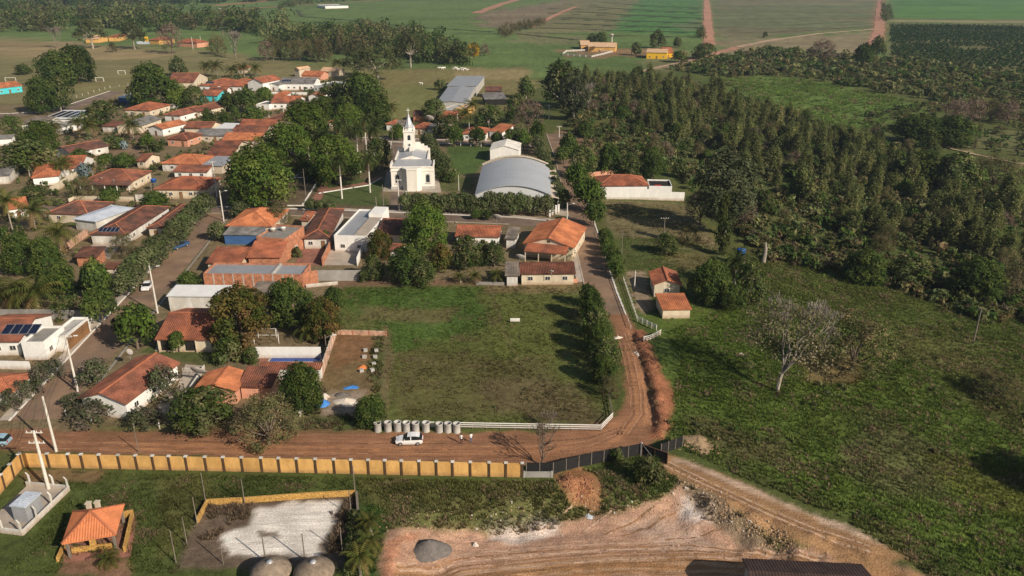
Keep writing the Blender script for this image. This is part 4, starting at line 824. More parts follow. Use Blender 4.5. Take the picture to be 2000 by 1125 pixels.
def house(label, kind, FL, FR, Rp, h=2.9, slope=.32, roof='tile', wall='cream', name='house', cat='house', over=.45, wf=3, ws=2, door=True, ridge=True, dmax=30, period=.36, winframe='white', walls=True, parent=None, group=None):
    A = Vector(un(*FL, h)); B = Vector(un(*FR, h)); u = (B - A); L = u.length; u.normalize(); v = Vector((-u.y, u.x))
    if kind in ('gable_u', 'hip'):
        d = 3.0
        for i in range(25): P = Vector(un(*Rp, h + d * slope)); d = .5 * d + .5 * max(1.2, min(dmax / 2, (P - A).dot(v)))
        D = 2 * d
    else:
        zb = h if kind in ('gable_v', 'hipd', 'flat') else h
        D = 4.0
        for i in range(25): P = Vector(un(*Rp, h + (D * slope if kind == 'shed' else 0))); D = .5 * D + .5 * max(1.5, min(dmax, (P - B).dot(v)))
    c = A + u * L / 2 + v * D / 2; rz = math.atan2(u.y, u.x); far = c.length > 290
    g = zg(c.x, c.y)
    t = thing(name, label, cat, (c.x, c.y, g), rz, group) if parent is None else parent
    a, d = L / 2, D / 2; o = over; tile = roof.startswith('tile'); h = h - g if abs(g) > .3 else h
    if kind == 'flat':
        b = MB(); w = .18
        b.box(-a, -d, -.3, a, -d + w, h).box(-a, d - w, -.3, a, d, h).box(-a, -d + w, -.3, -a + w, d - w, h).box(a - w, -d + w, -.3, a, d - w, h); b.build('wall', wall, t)
        MB().box(-a + w, -d + w, h - .7, a - w, d - w, h - .45).build('roof', roof, t); o = 0
    else:
        polys, rid = roofgeo(kind, L, D, h, slope)
        rf = ribbed(polys, 0 if far and not tile else (period if not far else .9), .07 if tile else .04, .14, 'roof', roof, t)
        if ridge and tile:
            b = MB()
            for p, q in rid: b.bar((p[0], p[1], p[2] + .03), (q[0], q[1], q[2] + .03), .3, .16)
            if rid: b.build('ridge_cap', 'cap', rf)
        if walls:
            b = MB(); hw = h - .16; X, Y = a - o, d - o; w = .2
            if kind == 'shed':
                zf, zb = h + o * slope - .17, h + (D - o) * slope - .17
                b.hexa([(-X, -Y, -.4), (X, -Y, -.4), (X, Y, -.4), (-X, Y, -.4)], [(-X, -Y, zf), (X, -Y, zf), (X, Y, zb), (-X, Y, zb)])
            else:
                b.box(-X, -Y, -.4, X, Y, hw + o * slope * .9)
                z = hw + o * slope * .9
                if kind == 'gable_u':
                    zr = h + d * slope - .17
                    for s in (-1, 1): b.poly([(s * X, -Y * s, z), (s * X, Y * s, z), (s * X, 0, zr)])
                if kind == 'gable_v':
                    zr = h + a * slope - .17
                    for s in (-1, 1): b.poly([(X * s, Y * s, z), (-X * s, Y * s, z), (0, Y * s, zr)])
            b.build('wall', wall, t)
    if walls or kind == 'flat':
        X, Y = a - o, d - o; sill = 1.05 if h < 5 else 1.2
        if wf and X > 1:
            for i in range(wf):
                x = -X + 2 * X * (i + .5) / wf
                if door and i == wf // 2: window(t, x, -Y, 0.02, math.pi, .95, 2.1, 'brown', True)
                else: window(t, x, -Y, sill, math.pi, 1.2, 1.0, winframe)
        if ws and Y > 1:
            for i in range(ws):
                y = -Y + 2 * Y * (i + .5) / ws; window(t, X, y, sill, -math.pi / 2, 1.1, 1.0, winframe); window(t, -X, y, sill, math.pi / 2, 1.1, 1.0, winframe)
    t['dims'] = (L, D, h); return t
def local(t, x, y): c, s = math.cos(t.rotation_euler[2]), math.sin(t.rotation_euler[2]); return t.location.x + x * c - y * s, t.location.y + x * s + y * c
def part(t, b, name, m): return b.build(name, m, t)
def porch(t, depth, n, m='tile', postm='white', z=2.5, slope=.18, w=None):
    """lean-to veranda on the camera side with posts"""
    L, D, h = t['dims']; a = (w or L) / 2; y = -D / 2 + .45
    ribbed([[(-a, y - depth, z), (a, y - depth, z), (a, y, z + depth * slope), (-a, y, z + depth * slope)]], .36, .06, .12, 'porch_roof', m, t)
    for i in range(n): x = -a + .3 + (2 * a - .6) * i / max(1, n - 1); MB().box(x - .1, y - depth + .25, -.2, x + .1, y - depth + .45, z).build('porch_post', postm, t)
def panels(t, n, x0, y0, z0, w, l, slope, gap=.06):
    """solar panels lying on the slope that faces the camera"""
    for i in range(n):
        x = x0 + i * (w + gap); o = MB().hexa([(x, y0, z0), (x + w, y0, z0), (x + w, y0 + l, z0 + l * slope), (x, y0 + l, z0 + l * slope)], [(x, y0, z0 + .05), (x + w, y0, z0 + .05), (x + w, y0 + l, z0 + l * slope + .05), (x, y0 + l, z0 + l * slope + .05)]).build('solar_panel', 'alu', t)
        k = .06; MB().hexa([(x + k, y0 + k, z0 + .05 + k * slope), (x + w - k, y0 + k, z0 + .05 + k * slope), (x + w - k, y0 + l - k, z0 + .05 + (l - k) * slope), (x + k, y0 + l - k, z0 + .05 + (l - k) * slope)], [(x + k, y0 + k, z0 + .065 + k * slope), (x + w - k, y0 + k, z0 + .065 + k * slope), (x + w - k, y0 + l - k, z0 + .065 + (l - k) * slope), (x + k, y0 + l - k, z0 + .065 + (l - k) * slope)]).build('cell_sheet', 'solar', o)
HB = {}
def Hh(key, *a, **k): HB[key] = house(*a, **k); return HB[key]
# --- near left
Hh('A1', 'white gabled house with long red-brown tiled roof at the street corner', 'gable_v', (150, 778), (246, 790), (311, 704), 3.0, .33, 'tile_old', 'white', wf=0, ws=3)
Hh('A2', 'cream house with orange tiled roof and open veranda on a small lawn', 'gable_u', (301, 663), (414, 664), (370, 611), 2.7, .30, 'tile', 'cream', wf=0, ws=2)
t = HB['A2']; L, D, h = t['dims']
for x in (-L * .45, -L * .2, L * .2): MB().box(x - .1, -D / 2 + .1, -.1, x + .1, -D / 2 + .3, h - .16).build('veranda_post', 'cream', t)
part(t, MB().box(-L * .42, -D / 2 + .40, .3, -L * .24, -D / 2 + .46, 2.3), 'veranda_shade_panel', 'void'); part(t, MB().box(L * .0, -D / 2 + .40, .3, L * .2, -D / 2 + .46, 2.3), 'veranda_shade_panel', 'void')  # dark panels on the solid wall, painting the shade inside the veranda
Hh('A3a', 'white flat roofed house with roof parapet beside the brown street gate', 'flat', (40, 668), (84, 668), (108, 636), 3.6, 0, 'concrete_dk', 'white', wf=0, ws=2)
Hh('A3b', 'white garage with concrete deck roof and brown plank gate on the street', 'flat', (94, 657), (126, 657), (161, 619), 3.1, 0, 'concrete', 'white', name='garage', cat='garage', wf=0, ws=0)
t = HB['A3b']; L, D, h = t['dims']
for i in range(16): y = -D / 2 + .5 + (D - 1) * i / 16; MB().box(L / 2, y + .02, .05, L / 2 + .06, y + (D - 1) / 16 - .02, 2.6).build('gate_plank', 'wood', t)
Hh('A3c', 'white bungalow with tiled roof and dark solar panels at left edge', 'gable_u', (-60, 668), (38, 667), (0, 622), 3.0, .3, 'tile_old', 'white', wf=3, ws=0, door=False)
L, D, h = HB['A3c']['dims']; panels(HB['A3c'], 4, L * .02, -D * .36, h + D * .14 * .3 + .12, 1.55, 2.6, .3)
Hh('A4', 'low house with orange roof at left edge beside oleanders', 'hip', (-60, 768), (26, 766), (-10, 737), 2.7, .3, 'tile', 'white_dirty', wf=0, ws=0)
Hh('A5', 'white hall with white corrugated metal roof behind the veranda house', 'shed', (324, 578), (440, 579), (458, 557), 3.6, .08, 'zinc_white', 'white_dirty', name='hall', cat='building', over=.25, wf=0, ws=0)
Hh('A6', 'small roof half brown half bright orange beside the satellite dish', 'gable_v', (375, 762), (462, 764), (470, 727), 2.6, .3, 'tile_new', 'salmon', wf=0, ws=0)
Hh('A7', 'brown tiled pool house roof behind dark trees', 'shed', (462, 755), (530, 757), (530, 716), 2.5, .2, 'tile_old', 'salmon', wf=0, ws=0)
Hh('A8', 'narrow tiled roof along the near side of the swimming pool', 'shed', (505, 719), (626, 721), (624, 708), 2.4, .22, 'tile_old', 'white_dirty', name='pool_shelter', cat='shelter', over=.2, wf=0, ws=0)
# --- left of the hedge
Hh('B1', 'orange tiled house with white porch and palms at its front wall', 'hip', (60, 348), (116, 343), (90, 313), 2.9, .33, 'tile_new', 'white', wf=0, ws=0)
Hh('B1b', 'rear wing with red roof and white gable behind the palms', 'gable_u', (108, 330), (158, 328), (140, 304), 3.0, .33, 'tile', 'white', wf=0, ws=1)
Hh('B2', 'large brown hipped house with two roof dishes and white side wall', 'hipd', (160, 353), (259, 354), (298, 334), 3.1, .34, 'tile_old', 'cream', wf=3, ws=3)
porch(HB['B2'], 3.0, 5, 'tile_dark')
Hh('B3', 'cream corner house with hipped orange roof and arched street windows', 'hip', (299, 370), (402, 370), (360, 344), 3.0, .33, 'tile', 'cream', wf=5, ws=1)
Hh('B4', 'pale walled house with orange hipped roof and a round dish', 'hip', (312, 319), (393, 321), (352, 300), 2.9, .33, 'tile_new', 'white_dirty', wf=2, ws=0)
Hh('B4b', 'grey metal carport roof joining two tiled houses by the big tree', 'shed', (391, 323), (434, 324), (447, 305), 2.8, .04, 'zinc', 'beige', name='carport', cat='carport', wf=0, ws=0)
Hh('B5', 'low brick red roof above a white wall beside the corner house', 'shed', (336, 335), (405, 336), (405, 322), 2.6, .25, 'tile_old', 'white', wf=3, ws=0, door=False)
Hh('B6', 'dark red tiled house left of the big square tree', 'gable_u', (400, 306), (452, 307), (430, 275), 3.0, .33, 'tile_old', 'beige', wf=2, ws=0)
Hh('B7', 'small brown gabled outbuilding beside a hedge', 'gable_u', (263, 314), (284, 315), (275, 300), 2.6, .33, 'tile_old', 'cream', name='outbuilding', cat='house', wf=1, ws=1, door=False)
Hh('B8', 'brown hipped roof half hidden by palms beside the blue metal roof', 'hip', (88, 416), (172, 419), (130, 391), 2.8, .32, 'tile_dark', 'beige', wf=2, ws=0)
Hh('B9', 'workshop with pale blue metal roof among palms', 'hipd', (140, 427), (186, 433), (232, 402), 3.2, .2, 'zinc_pale', 'white_dirty', name='workshop', cat='building', wf=0, ws=0, ridge=False)
Hh('B10', 'brown tiled house with five solar panels on the front slope', 'hipd', (172, 458), (246, 459), (300, 403), 2.9, .33, 'tile_dark', 'white_dirty', wf=0, ws=3)
L, D, h = HB['B10']['dims']; panels(HB['B10'], 5, -L * .30, -D / 2 + .9, h + .9 * .335 + .12, 1.0, 1.9, .335)
porch(HB['B10'], 2.0, 4, 'tile_old', w=L * .7) if False else None
Hh('B11', 'dark hipped house next to the street hedge', 'hipd', (285, 445), (318, 445), (346, 400), 2.9, .33, 'tile_dark', 'beige', wf=1, ws=2)
Hh('B12', 'small rusty brown shed roof over a paved yard', 'shed', (143, 502), (190, 502), (176, 481), 2.4, .2, 'tile_dark', 'brick', name='shed', cat='shed', wf=0, ws=0)
Hh('B14', 'orange tiled house corner behind coconut palms at left edge', 'gable_u', (12, 410), (56, 404), (34, 386), 2.9, .33, 'tile_new', 'white', wf=1, ws=1)
Hh('B15', 'grey fibre roofed shed at the left edge', 'shed', (-30, 345), (18, 342), (18, 318), 2.9, .12, 'fibre', 'white_dirty', name='shed', cat='shed', wf=0, ws=0)
Hh('B16', 'small brown roof between the round street trees', 'shed', (200, 524), (226, 524), (228, 512), 2.4, .2, 'tile_old', 'beige', name='shed', cat='shed', wf=0, ws=0)
# --- middle block
Hh('C1', 'orange pyramid roofed house on the street corner', 'hip', (440, 441), (531, 442), (490, 405), 2.9, .36, 'tile_new', 'beige', wf=2, ws=2)
Hh('C2', 'grey fibre cement carport with blue wall below', 'shed', (434, 458), (508, 459), (512, 443), 2.7, .1, 'fibre', 'bluepaint', name='carport', cat='carport', over=.3, wf=0, ws=0)
Hh('C3', 'unfinished brick house with flat mossy roof and two water tanks', 'flat', (500, 462), (556, 466), (578, 440), 5.6, 0, 'concrete_dk', 'brick', wf=0, ws=1)
Hh('C3b', 'low brick annex with tiled lean-to roof in front of the unfinished house', 'shed', (480, 503), (548, 503), (560, 470), 3.2, .22, 'tile', 'brick', name='annex', cat='house', wf=0, ws=0)
Hh('C4', 'orange ribbed tile roof behind the long brick building', 'shed', (400, 514), (470, 515), (478, 482), 2.9, .18, 'tile', 'cream', wf=0, ws=0)
Hh('C5', 'long brick building with grey sheet metal roof', 'flat', (396, 534), (590, 536), (594, 514), 3.3, 0, 'zinc', 'brick', name='brick_building', cat='building', wf=0, ws=0)
L, D, h = HB['C5']['dims']
for i in range(1, 10): x = -L / 2 + L * i / 10; MB().box(x - .12, -D / 2 - .04, 0, x + .12, -D / 2 - .003, h - .05).build('pilaster', 'concrete', HB['C5'])
part(HB['C5'], MB().box(L * .18, -D / 2 + .2, h - .45, L * .2, D / 2 - .2, h + .05), 'fire_wall', 'concrete')
Hh('C5b', 'grey concrete roofed lean-to in front of the brick building', 'shed', (484, 577), (530, 577), (540, 549), 2.8, .05, 'fibre_brown', 'brick', name='lean_to', cat='shed', wf=0, ws=0)
Hh('C6', 'red-brown hipped house between brick walls', 'hipd', (589, 466), (645, 465), (657, 408), 2.9, .36, 'tile_dark', 'white_dirty', wf=2, ws=2)
Hh('C6b', 'small orange lean-to roof with a white dish', 'shed', (584, 430), (604, 431), (609, 412), 2.6, .2, 'tile', 'beige', name='lean_to', cat='shed', wf=0, ws=0)
Hh('C7', 'white modern house with stepped flat roofs and parapets', 'flat', (652, 459), (716, 461), (731, 409), 4.3, 0, 'zinc', 'white', wf=2, ws=2, door=False)
L, D, h = HB['C7']['dims']; part(HB['C7'], MB().box(L * .08, -D / 2 + .25, h - .44, L / 2 - .2, D * .2, h - .05), 'upper_deck', 'paving'); part(HB['C7'], MB().box(L * .05, D * .2, h - .44, L / 2 - .01, D / 2 - .2, h + .9), 'tank_room', 'white')
Hh('C8', 'dark tiled house half hidden behind the big round tree', 'gable_u', (735, 457), (788, 459), (765, 427), 2.9, .33, 'tile_dark', 'cream', wf=1, ws=1)
Hh('C9', 'white house with wide red roof facing the street', 'gable_u', (888, 461), (977, 463), (930, 440), 3.0, .32, 'tile', 'white', wf=4, ws=1)
Hh('C10', 'large orange gabled house at the paved road corner', 'gable_v', (1020, 476), (1122, 485), (1109, 441), 3.4, .33, 'tile_new', 'cream', wf=0, ws=3, dmax=18)
porch(HB['C10'], 4.0, 4, 'tile', 'cream', 2.9, .2, w=HB['C10']['dims'][0] * .8); L, D, h = HB['C10']['dims']; part(HB['C10'], MB().box(-.35, -D / 2 + .4, h + .7, .35, -D / 2 + .445, h + 1.2), 'gable_vent', 'brown')
Hh('C11', 'long low cream house with old red roof behind the plot', 'shed', (1015, 535), (1125, 534), (1122, 511), 2.8, .2, 'tile_old', 'cream', wf=3, ws=1, door=False)
Hh('C11b', 'grey fibre cement shed joined to the long low house', 'shed', (986, 538), (1015, 538), (1014, 511), 2.7, .18, 'fibre_brown', 'white_dirty', name='shed', cat='shed', wf=0, ws=0)
Hh('C12', 'small grey garage roof between the two street houses', 'shed', (985, 466), (1009, 467), (1008, 443), 2.7, .05, 'fibre_brown', 'white_dirty', name='garage', cat='garage', wf=0, ws=0)
Hh('C13', 'small brown roof among the dark back garden trees', 'gable_u', (757, 488), (785, 490), (772, 476), 2.6, .33, 'tile_old', 'white_dirty', name='outbuilding', wf=0, ws=1)
# --- right of the road
Hh('D1', 'small cream cottage with striped orange roof beside the fenced path', 'gable_v', (1275, 557), (1333, 558), (1319, 531), 2.9, .4, 'tile', 'cream', wf=1, ws=1, door=False)
Hh('D2', 'low cream hut with orange roof next to the cottage', 'shed', (1293, 605), (1352, 604), (1344, 572), 2.1, .1, 'tile_new', 'cream', name='hut', cat='house', over=.3, wf=0, ws=0)
Hh('E1', 'orange hipped house behind the long white boundary wall', 'hip', (1168, 363), (1268, 362), (1215, 341), 3.1, .36, 'tile', 'white', wf=0, ws=1)
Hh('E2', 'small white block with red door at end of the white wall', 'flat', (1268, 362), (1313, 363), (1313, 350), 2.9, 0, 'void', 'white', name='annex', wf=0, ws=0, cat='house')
part(HB['E2'], MB().box(-1.6, -2.2, 1.0, .4, -1.4, 2.6), 'red_door', 'red')
# --- upper village
Hh('F1', 'long brown roofed house with white gable beside the huge mango', 'gable_u', (323, 161), (378, 161), (350, 142), 3.4, .33, 'tile_old', 'cream', wf=0, ws=2)
Hh('F2', 'house with solar panel roof and white side wall in the upper village', 'hip', (387, 167), (424, 168), (412, 147), 3.0, .33, 'tile', 'white', wf=2, ws=2)
L, D, h = HB['F2']['dims']; panels(HB['F2'], 3, -L * .25, -D * .40, h + D * .1 * .34 + .14, 1.6, 2.2, .34)
Hh('F3', 'orange roofed house with veranda left of the white gable', 'hip', (428, 168), (474, 169), (458, 149), 3.0, .33, 'tile', 'white', wf=3, ws=1)
Hh('F4', 'white two storey gabled house with red roof', 'gable_v', (481, 160), (513, 162), (526, 153), 5.2, .4, 'tile', 'white', wf=2, ws=2, door=False)
Hh('F5', 'long white villa with grey roof and small solar array', 'gable_u', (544, 163), (614, 163), (580, 151), 3.8, .28, 'fibre', 'white', wf=6, ws=1)
L, D, h = HB['F5']['dims']; panels(HB['F5'], 4, -L * .45, -D * .35, h + D * .15 * .28 + .14, 1.3, 2.4, .28)
Hh('F5b', 'white wing with flat grey roof at right end of the villa', 'flat', (612, 166), (650, 169), (650, 158), 3.6, 0, 'zinc', 'white', wf=4, ws=1)
Hh('F5c', 'white front annex left of the villa', 'gable_v', (520, 165), (545, 166), (552, 155), 3.6, .28, 'fibre', 'white', wf=1, ws=0)
Hh('F6', 'white house with broad red roof in front of the villa', 'gable_u', (528, 201), (584, 201), (555, 187), 3.2, .33, 'tile', 'white', wf=4, ws=1)
Hh('F7', 'small orange hipped roof behind the broad red roof', 'hip', (534, 186), (559, 186), (546, 176), 3.0, .33, 'tile_new', 'white', wf=0, ws=0)
Hh('F8', 'small pale blue gabled house near the tall dark trees', 'gable_v', (600, 187), (624, 188), (632, 180), 3.0, .36, 'tile', 'white', wf=1, ws=1)
Hh('F9', 'orange roof and white block at the pasture edge', 'gable_u', (587, 147), (627, 148), (605, 138), 3.0, .33, 'tile_new', 'salmon', wf=2, ws=0)
Hh('F9b', 'pale orange barn roof at the pasture edge beside palms', 'gable_u', (624, 139), (660, 140), (640, 131), 3.0, .33, 'tile_pale', 'beige', name='barn', cat='barn', wf=0, ws=0)
Hh('F10', 'brown roofed house with bluish patch in the centre of the upper village', 'hip', (518, 233), (568, 235), (548, 214), 3.0, .33, 'tile_dark', 'beige', wf=2, ws=1)
Hh('F11', 'pale red roofed house above the orange row roofs', 'gable_u', (466, 244), (538, 245), (500, 233), 3.2, .3, 'tile', 'beige', wf=2, ws=0)
Hh('F11b', 'brown wide roof in the row beside the square', 'gable_u', (450, 259), (518, 260), (480, 244), 3.1, .3, 'tile_old', 'beige', wf=2, ws=0)
Hh('F11c', 'bright orange wide roof in the row beside the square', 'gable_u', (432, 273), (508, 274), (470, 259), 3.0, .3, 'tile_new', 'beige', wf=2, ws=0)
Hh('F12', 'orange hipped house with cream walls below the huge mango', 'hipd', (241, 214), (292, 216), (316, 204), 3.0, .34, 'tile', 'cream', wf=2, ws=3)
Hh('F13', 'brownish hipped house with white side walls in the upper village', 'hipd', (318, 224), (352, 226), (369, 209), 3.0, .34, 'tile_old', 'white', wf=1, ws=3)
Hh('F14', 'small cream gabled house with red roof beside round trees', 'gable_v', (358, 217), (390, 219), (412, 204), 3.0, .36, 'tile_old', 'cream', wf=2, ws=1)
Hh('F15', 'grey roofed house with cream gable and palm in front', 'gable_v', (225, 246), (272, 247), (296, 231), 3.2, .3, 'fibre', 'cream', wf=1, ws=2)
Hh('F16', 'white house with fresh orange roof in the upper village', 'gable_v', (286, 249), (317, 252), (340, 238), 3.2, .3, 'tile_new', 'white', wf=1, ws=2)
Hh('F17', 'salmon walled house with brown roof', 'hip', (323, 271), (366, 273), (345, 256), 2.9, .33, 'tile_old', 'salmon', wf=2, ws=2)
Hh('F18', 'brown roofed house with cream gable above the long grey roof', 'gable_u', (357, 250), (412, 251), (385, 237), 3.0, .33, 'tile_old', 'cream', wf=0, ws=1)
Hh('F19', 'long dark grey fibre roof in the upper village', 'shed', (375, 264), (445, 265), (445, 251), 2.8, .12, 'fibre', 'beige', name='shed', cat='shed', wf=4, ws=0)
Hh('F20', 'small pale metal roof beside the brown gabled house', 'shed', (417, 251), (450, 252), (456, 240), 2.8, .06, 'zinc_white', 'beige', name='shed', cat='shed', wf=0, ws=0)
Hh('F21', 'red roofed house with turquoise side wall', 'gable_u', (388, 186), (425, 187), (408, 176), 2.9, .33, 'tile', 'turq', wf=2, ws=1)
Hh('F21b', 'red roof above the turquoise walled house', 'gable_u', (405, 178), (442, 178), (425, 170), 2.9, .33, 'tile_old', 'white', wf=2, ws=1)
Hh('F22', 'white flat building with four big roof solar arrays', 'shed', (82, 231), (138, 232), (158, 215), 3.4, .06, 'zinc_white', 'white', name='flat_building', cat='building', wf=0, ws=2)
L, D, h = HB['F22']['dims']; panels(HB['F22'], 4, -L * .42, -D * .36, h + D * .14 * .06 + .1, L * .19, D * .7, .06, .7)
Hh('F23', 'wide grey-brown roof by the far left street', 'shed', (38, 242), (84, 242), (80, 227), 2.8, .1, 'fibre_brown', 'white_dirty', name='shed', cat='shed', wf=2, ws=0)
Hh('F24', 'dark roofed house with white gable among palms at far left', 'gable_v', (88, 247), (116, 249), (140, 236), 2.9, .3, 'fibre', 'white', wf=1, ws=1)
Hh('F25', 'brown gabled house beside a bare earth yard', 'gable_v', (104, 292), (136, 299), (181, 278), 2.8, .3, 'tile_dark', 'white_dirty', wf=0, ws=2)
Hh('F26', 'turquoise house with orange roof by the football field', 'gable_u', (-8, 173), (44, 167), (15, 160), 3.4, .3, 'tile_new', 'turq', wf=3, ws=1)
Hh('F27', 'white walled house corner at the far left edge', 'shed', (-20, 272), (22, 270), (22, 262), 2.8, .1, 'fibre', 'white', wf=0, ws=1)
Hh('F28', 'low roof with white parapet beside the palms in the upper village', 'shed', (196, 246), (226, 247), (228, 236), 2.6, .1, 'tile_old', 'white_dirty', wf=0, ws=0)
Hh('F29', 'white and blue shed in the shade of the huge mango', 'shed', (228, 190), (255, 192), (256, 181), 2.8, .1, 'zinc_pale', 'bluepaint', name='shed', cat='shed', wf=0, ws=0)
Hh('F30', 'pale roofed hut right of the huge mango', 'gable_v', (324, 205), (338, 206), (348, 196), 2.6, .3, 'fibre', 'white_dirty', name='hut', wf=0, ws=1)
Hh('F31', 'white walled yard building with dark doorway left of the broad red roof', 'flat', (500, 203), (525, 204), (525, 197), 2.8, 0, 'fibre', 'white', name='outbuilding', wf=1, ws=0, door=True)
Hh('F32', 'dark red roofs under the square trees', 'hip', (640, 238), (662, 239), (650, 216), 3.0, .35, 'tile', 'beige', wf=1, ws=0)
Hh('F33', 'red roof behind the tall dark trees', 'hip', (658, 222), (688, 222), (672, 208), 3.0, .33, 'tile', 'beige', wf=0, ws=0)
Hh('F34', 'little orange roof beyond the coconut palms', 'hip', (460, 135), (476, 135), (468, 125), 2.8, .4, 'tile', 'beige', wf=0, ws=0)
Hh('F35', 'narrow brick tower with peaked roof at the pasture edge', 'gable_v', (573, 135), (584, 136), (587, 131), 4.6, .5, 'tile_pale', 'beige', name='tower', cat='tower', wf=0, ws=0)
# --- beyond the church
Hh('G1', 'long grey metal barn, nearer half', 'gable_v', (852, 200), (911, 200.3), (922, 169), 4.2, .10, 'zinc', 'concrete', name='barn', cat='barn', wf=0, ws=0, dmax=70)
Hh('G1b', 'wide grey metal barn end behind the long barn', 'shed', (872, 167), (932, 167.6), (921, 148), 5.0, .0, 'zinc', 'concrete', name='barn', cat='barn', wf=0, ws=0, dmax=80)
Hh('G1c', 'concrete annex with open ochre room in front of the grey barn', 'flat', (858, 214), (888, 216), (888, 199), 3.4, 0, 'concrete', 'concrete', name='annex', cat='building', wf=0, ws=0)
Hh('G1d', 'ochre walled room with dark roof beside the barn', 'flat', (887, 213), (903, 214), (904, 203), 3.6, 0, 'tile_dark', 'yellow', name='annex', cat='building', wf=1, ws=0, door=False)
Hh('G1e', 'orange tiled lean-to in front of the grey barn', 'shed', (853, 234), (884, 235), (887, 217), 2.8, .15, 'tile_new', 'beige', name='lean_to', cat='shed', wf=0, ws=0)
Hh('G2', 'open shed with grey roof on posts beyond the barn', 'shed', (946, 194), (990, 193), (988, 180), 3.0, .1, 'fibre', 'void', name='shed', cat='shed', wf=0, ws=0)  # solid near-black walls paint the shade under the open roof
Hh('G2b', 'dark brown barn roof behind the open shed', 'gable_u', (947, 178), (980, 178), (963, 168), 3.6, .35, 'tile_dark', 'wood_grey', name='barn', cat='barn', wf=0, ws=0)
Hh('G3', 'orange roof left of the church spire', 'hip', (752, 242), (775, 243), (763, 232), 2.9, .33, 'tile', 'white', wf=0, ws=0)
Hh('G3b', 'white walled house left behind the church spire', 'shed', (772, 244), (792, 244), (792, 234), 2.9, .1, 'fibre_brown', 'white', wf=2, ws=0)
Hh('G3c', 'orange roof right of the church spire', 'hip', (803, 250), (833, 251), (818, 237), 2.9, .33, 'tile', 'beige', wf=1, ws=0)
Hh('G3d', 'grey carport roof right behind the church spire', 'shed', (832, 252), (850, 252), (850, 241), 2.7, .06, 'fibre', 'white_dirty', name='carport', cat='carport', wf=0, ws=0)
Hh('G3e', 'red hipped house on the street behind the sports hall', 'hip', (902, 261), (950, 262), (932, 246), 3.0, .33, 'tile', 'white', wf=3, ws=0)
Hh('G3f', 'house with bright orange slanting roof and white side wall', 'shed', (953, 255), (981, 259), (981, 241), 3.0, .2, 'tile_new', 'white', wf=1, ws=1)
Hh('G4', 'dark small barn beside the round tree behind the church', 'gable_u', (805, 226), (828, 226), (816, 215), 3.0, .35, 'tile_dark', 'brick', name='barn', cat='barn', wf=0, ws=0)
Hh('G5', 'white building behind the arched sports hall', 'gable_v', (956, 292), (1014, 293), (1003, 279), 4.4, .28, 'white_dirty', 'white', name='white_building', cat='building', over=.2, wf=0, ws=0, ridge=False)
# --- farm and park far behind
Hh('K1', 'ochre farm hall with pale roof in the far fields', 'gable_u', (1148, 91), (1203, 92), (1176, 81), 4.0, .3, 'tile_pale', 'yellow', wf=0, ws=0, name='farm_building', cat='building')
Hh('K2', 'small ochre farm house left of the farm hall', 'gable_u', (1134, 88), (1153, 88), (1143, 81), 3.6, .3, 'tile_pale', 'yellow', wf=1, ws=0, name='farm_building', cat='building')
Hh('K3', 'bright yellow farm house with pale roof by dark trees', 'gable_u', (1262, 102), (1304, 103), (1283, 95), 4.6, .2, 'tile_pale', 'goldpaint', wf=3, ws=1, name='farm_building', cat='building')
Hh('K3b', 'orange roofed wing of the yellow farm house', 'gable_u', (1296, 103), (1316, 103), (1306, 94), 3.4, .3, 'tile_new', 'goldpaint', wf=1, ws=0, name='farm_building', cat='building')
Hh('K4', 'orange roofed park pavilion at the edge of the pasture', 'hip', (344, 82), (384, 84), (362, 73), 4.0, .35, 'tile', 'salmon', wf=0, ws=0, name='pavilion', cat='pavilion')
Hh('K5', 'small orange kiosk under the park trees', 'hip', (210, 72), (230, 72), (220, 65), 4.0, .35, 'tile', 'yellow', wf=0, ws=0, name='kiosk', cat='pavilion')
Hh('K6', 'ochre park pavilion beside the yellow slide', 'hip', (290, 78), (310, 79), (300, 71), 3.6, .35, 'tile', 'yellow', wf=0, ws=0, name='kiosk', cat='pavilion')
Hh('K7', 'pale house far behind the park trees', 'gable_u', (165, 76), (192, 76), (178, 70), 3.6, .3, 'tile_pale', 'yellow', wf=0, ws=0)
Hh('K8', 'low white shed by the far road', 'flat', (635, 12), (680, 11), (680, 8), 5, 0, 'zinc', 'white', name='shed', cat='shed', wf=0, ws=0, dmax=60)
for t in HB.values():
    if 'dims' in t: del t['dims']

# ------------------------------------------------------------------ church
mat('hall_front_sheet', (.55, .56, .57), .5, .05, .2, 2); M['hallfront'] = MATS['hall_front_sheet']; M['hallroof'] = mat('hall_roof_sheet', (.42, .44, .47), .5, .05, .2, 2, metal=.1)
cx, cy0 = un(803, 370); t = thing('church', 'white church with grey roof, rounded apse and bell tower with cross', 'church', (cx + .4, cy0 + 3.4, 0), R_(3))
b = MB().box(-6.7, -3, -.3, 6.7, 3, 7.0); part(t, b, 'transept_wall', 'churchwhite')
oct_ = [(-2.9, -2.99), (-2.9, -4.6), (-1.6, -5.9), (1.6, -5.9), (2.9, -4.6), (2.9, -2.99)]
b = MB(); b.poly([(x, y, 6.8) for x, y in oct_])
for p, q in zip(oct_[:-1], oct_[1:]): b.poly([(*p, -.3), (*q, -.3), (*q, 6.8), (*p, 6.8)])
part(t, b, 'apse', 'churchwhite')
b = MB(); k = 1.05
b.poly([(x * k, -3 + (y + 3) * k - .02, 7.25) for x, y in oct_]); 
for p, q in zip(oct_[:-1], oct_[1:]): b.poly([(p[0] * k, -3 + (p[1] + 3) * k - .02, 6.82), (q[0] * k, -3 + (q[1] + 3) * k - .02, 6.82), (q[0] * k, -3 + (q[1] + 3) * k - .02, 7.25), (p[0] * k, -3 + (p[1] + 3) * k - .02, 7.25)])
part(t, b, 'cornice', 'churchwhite')
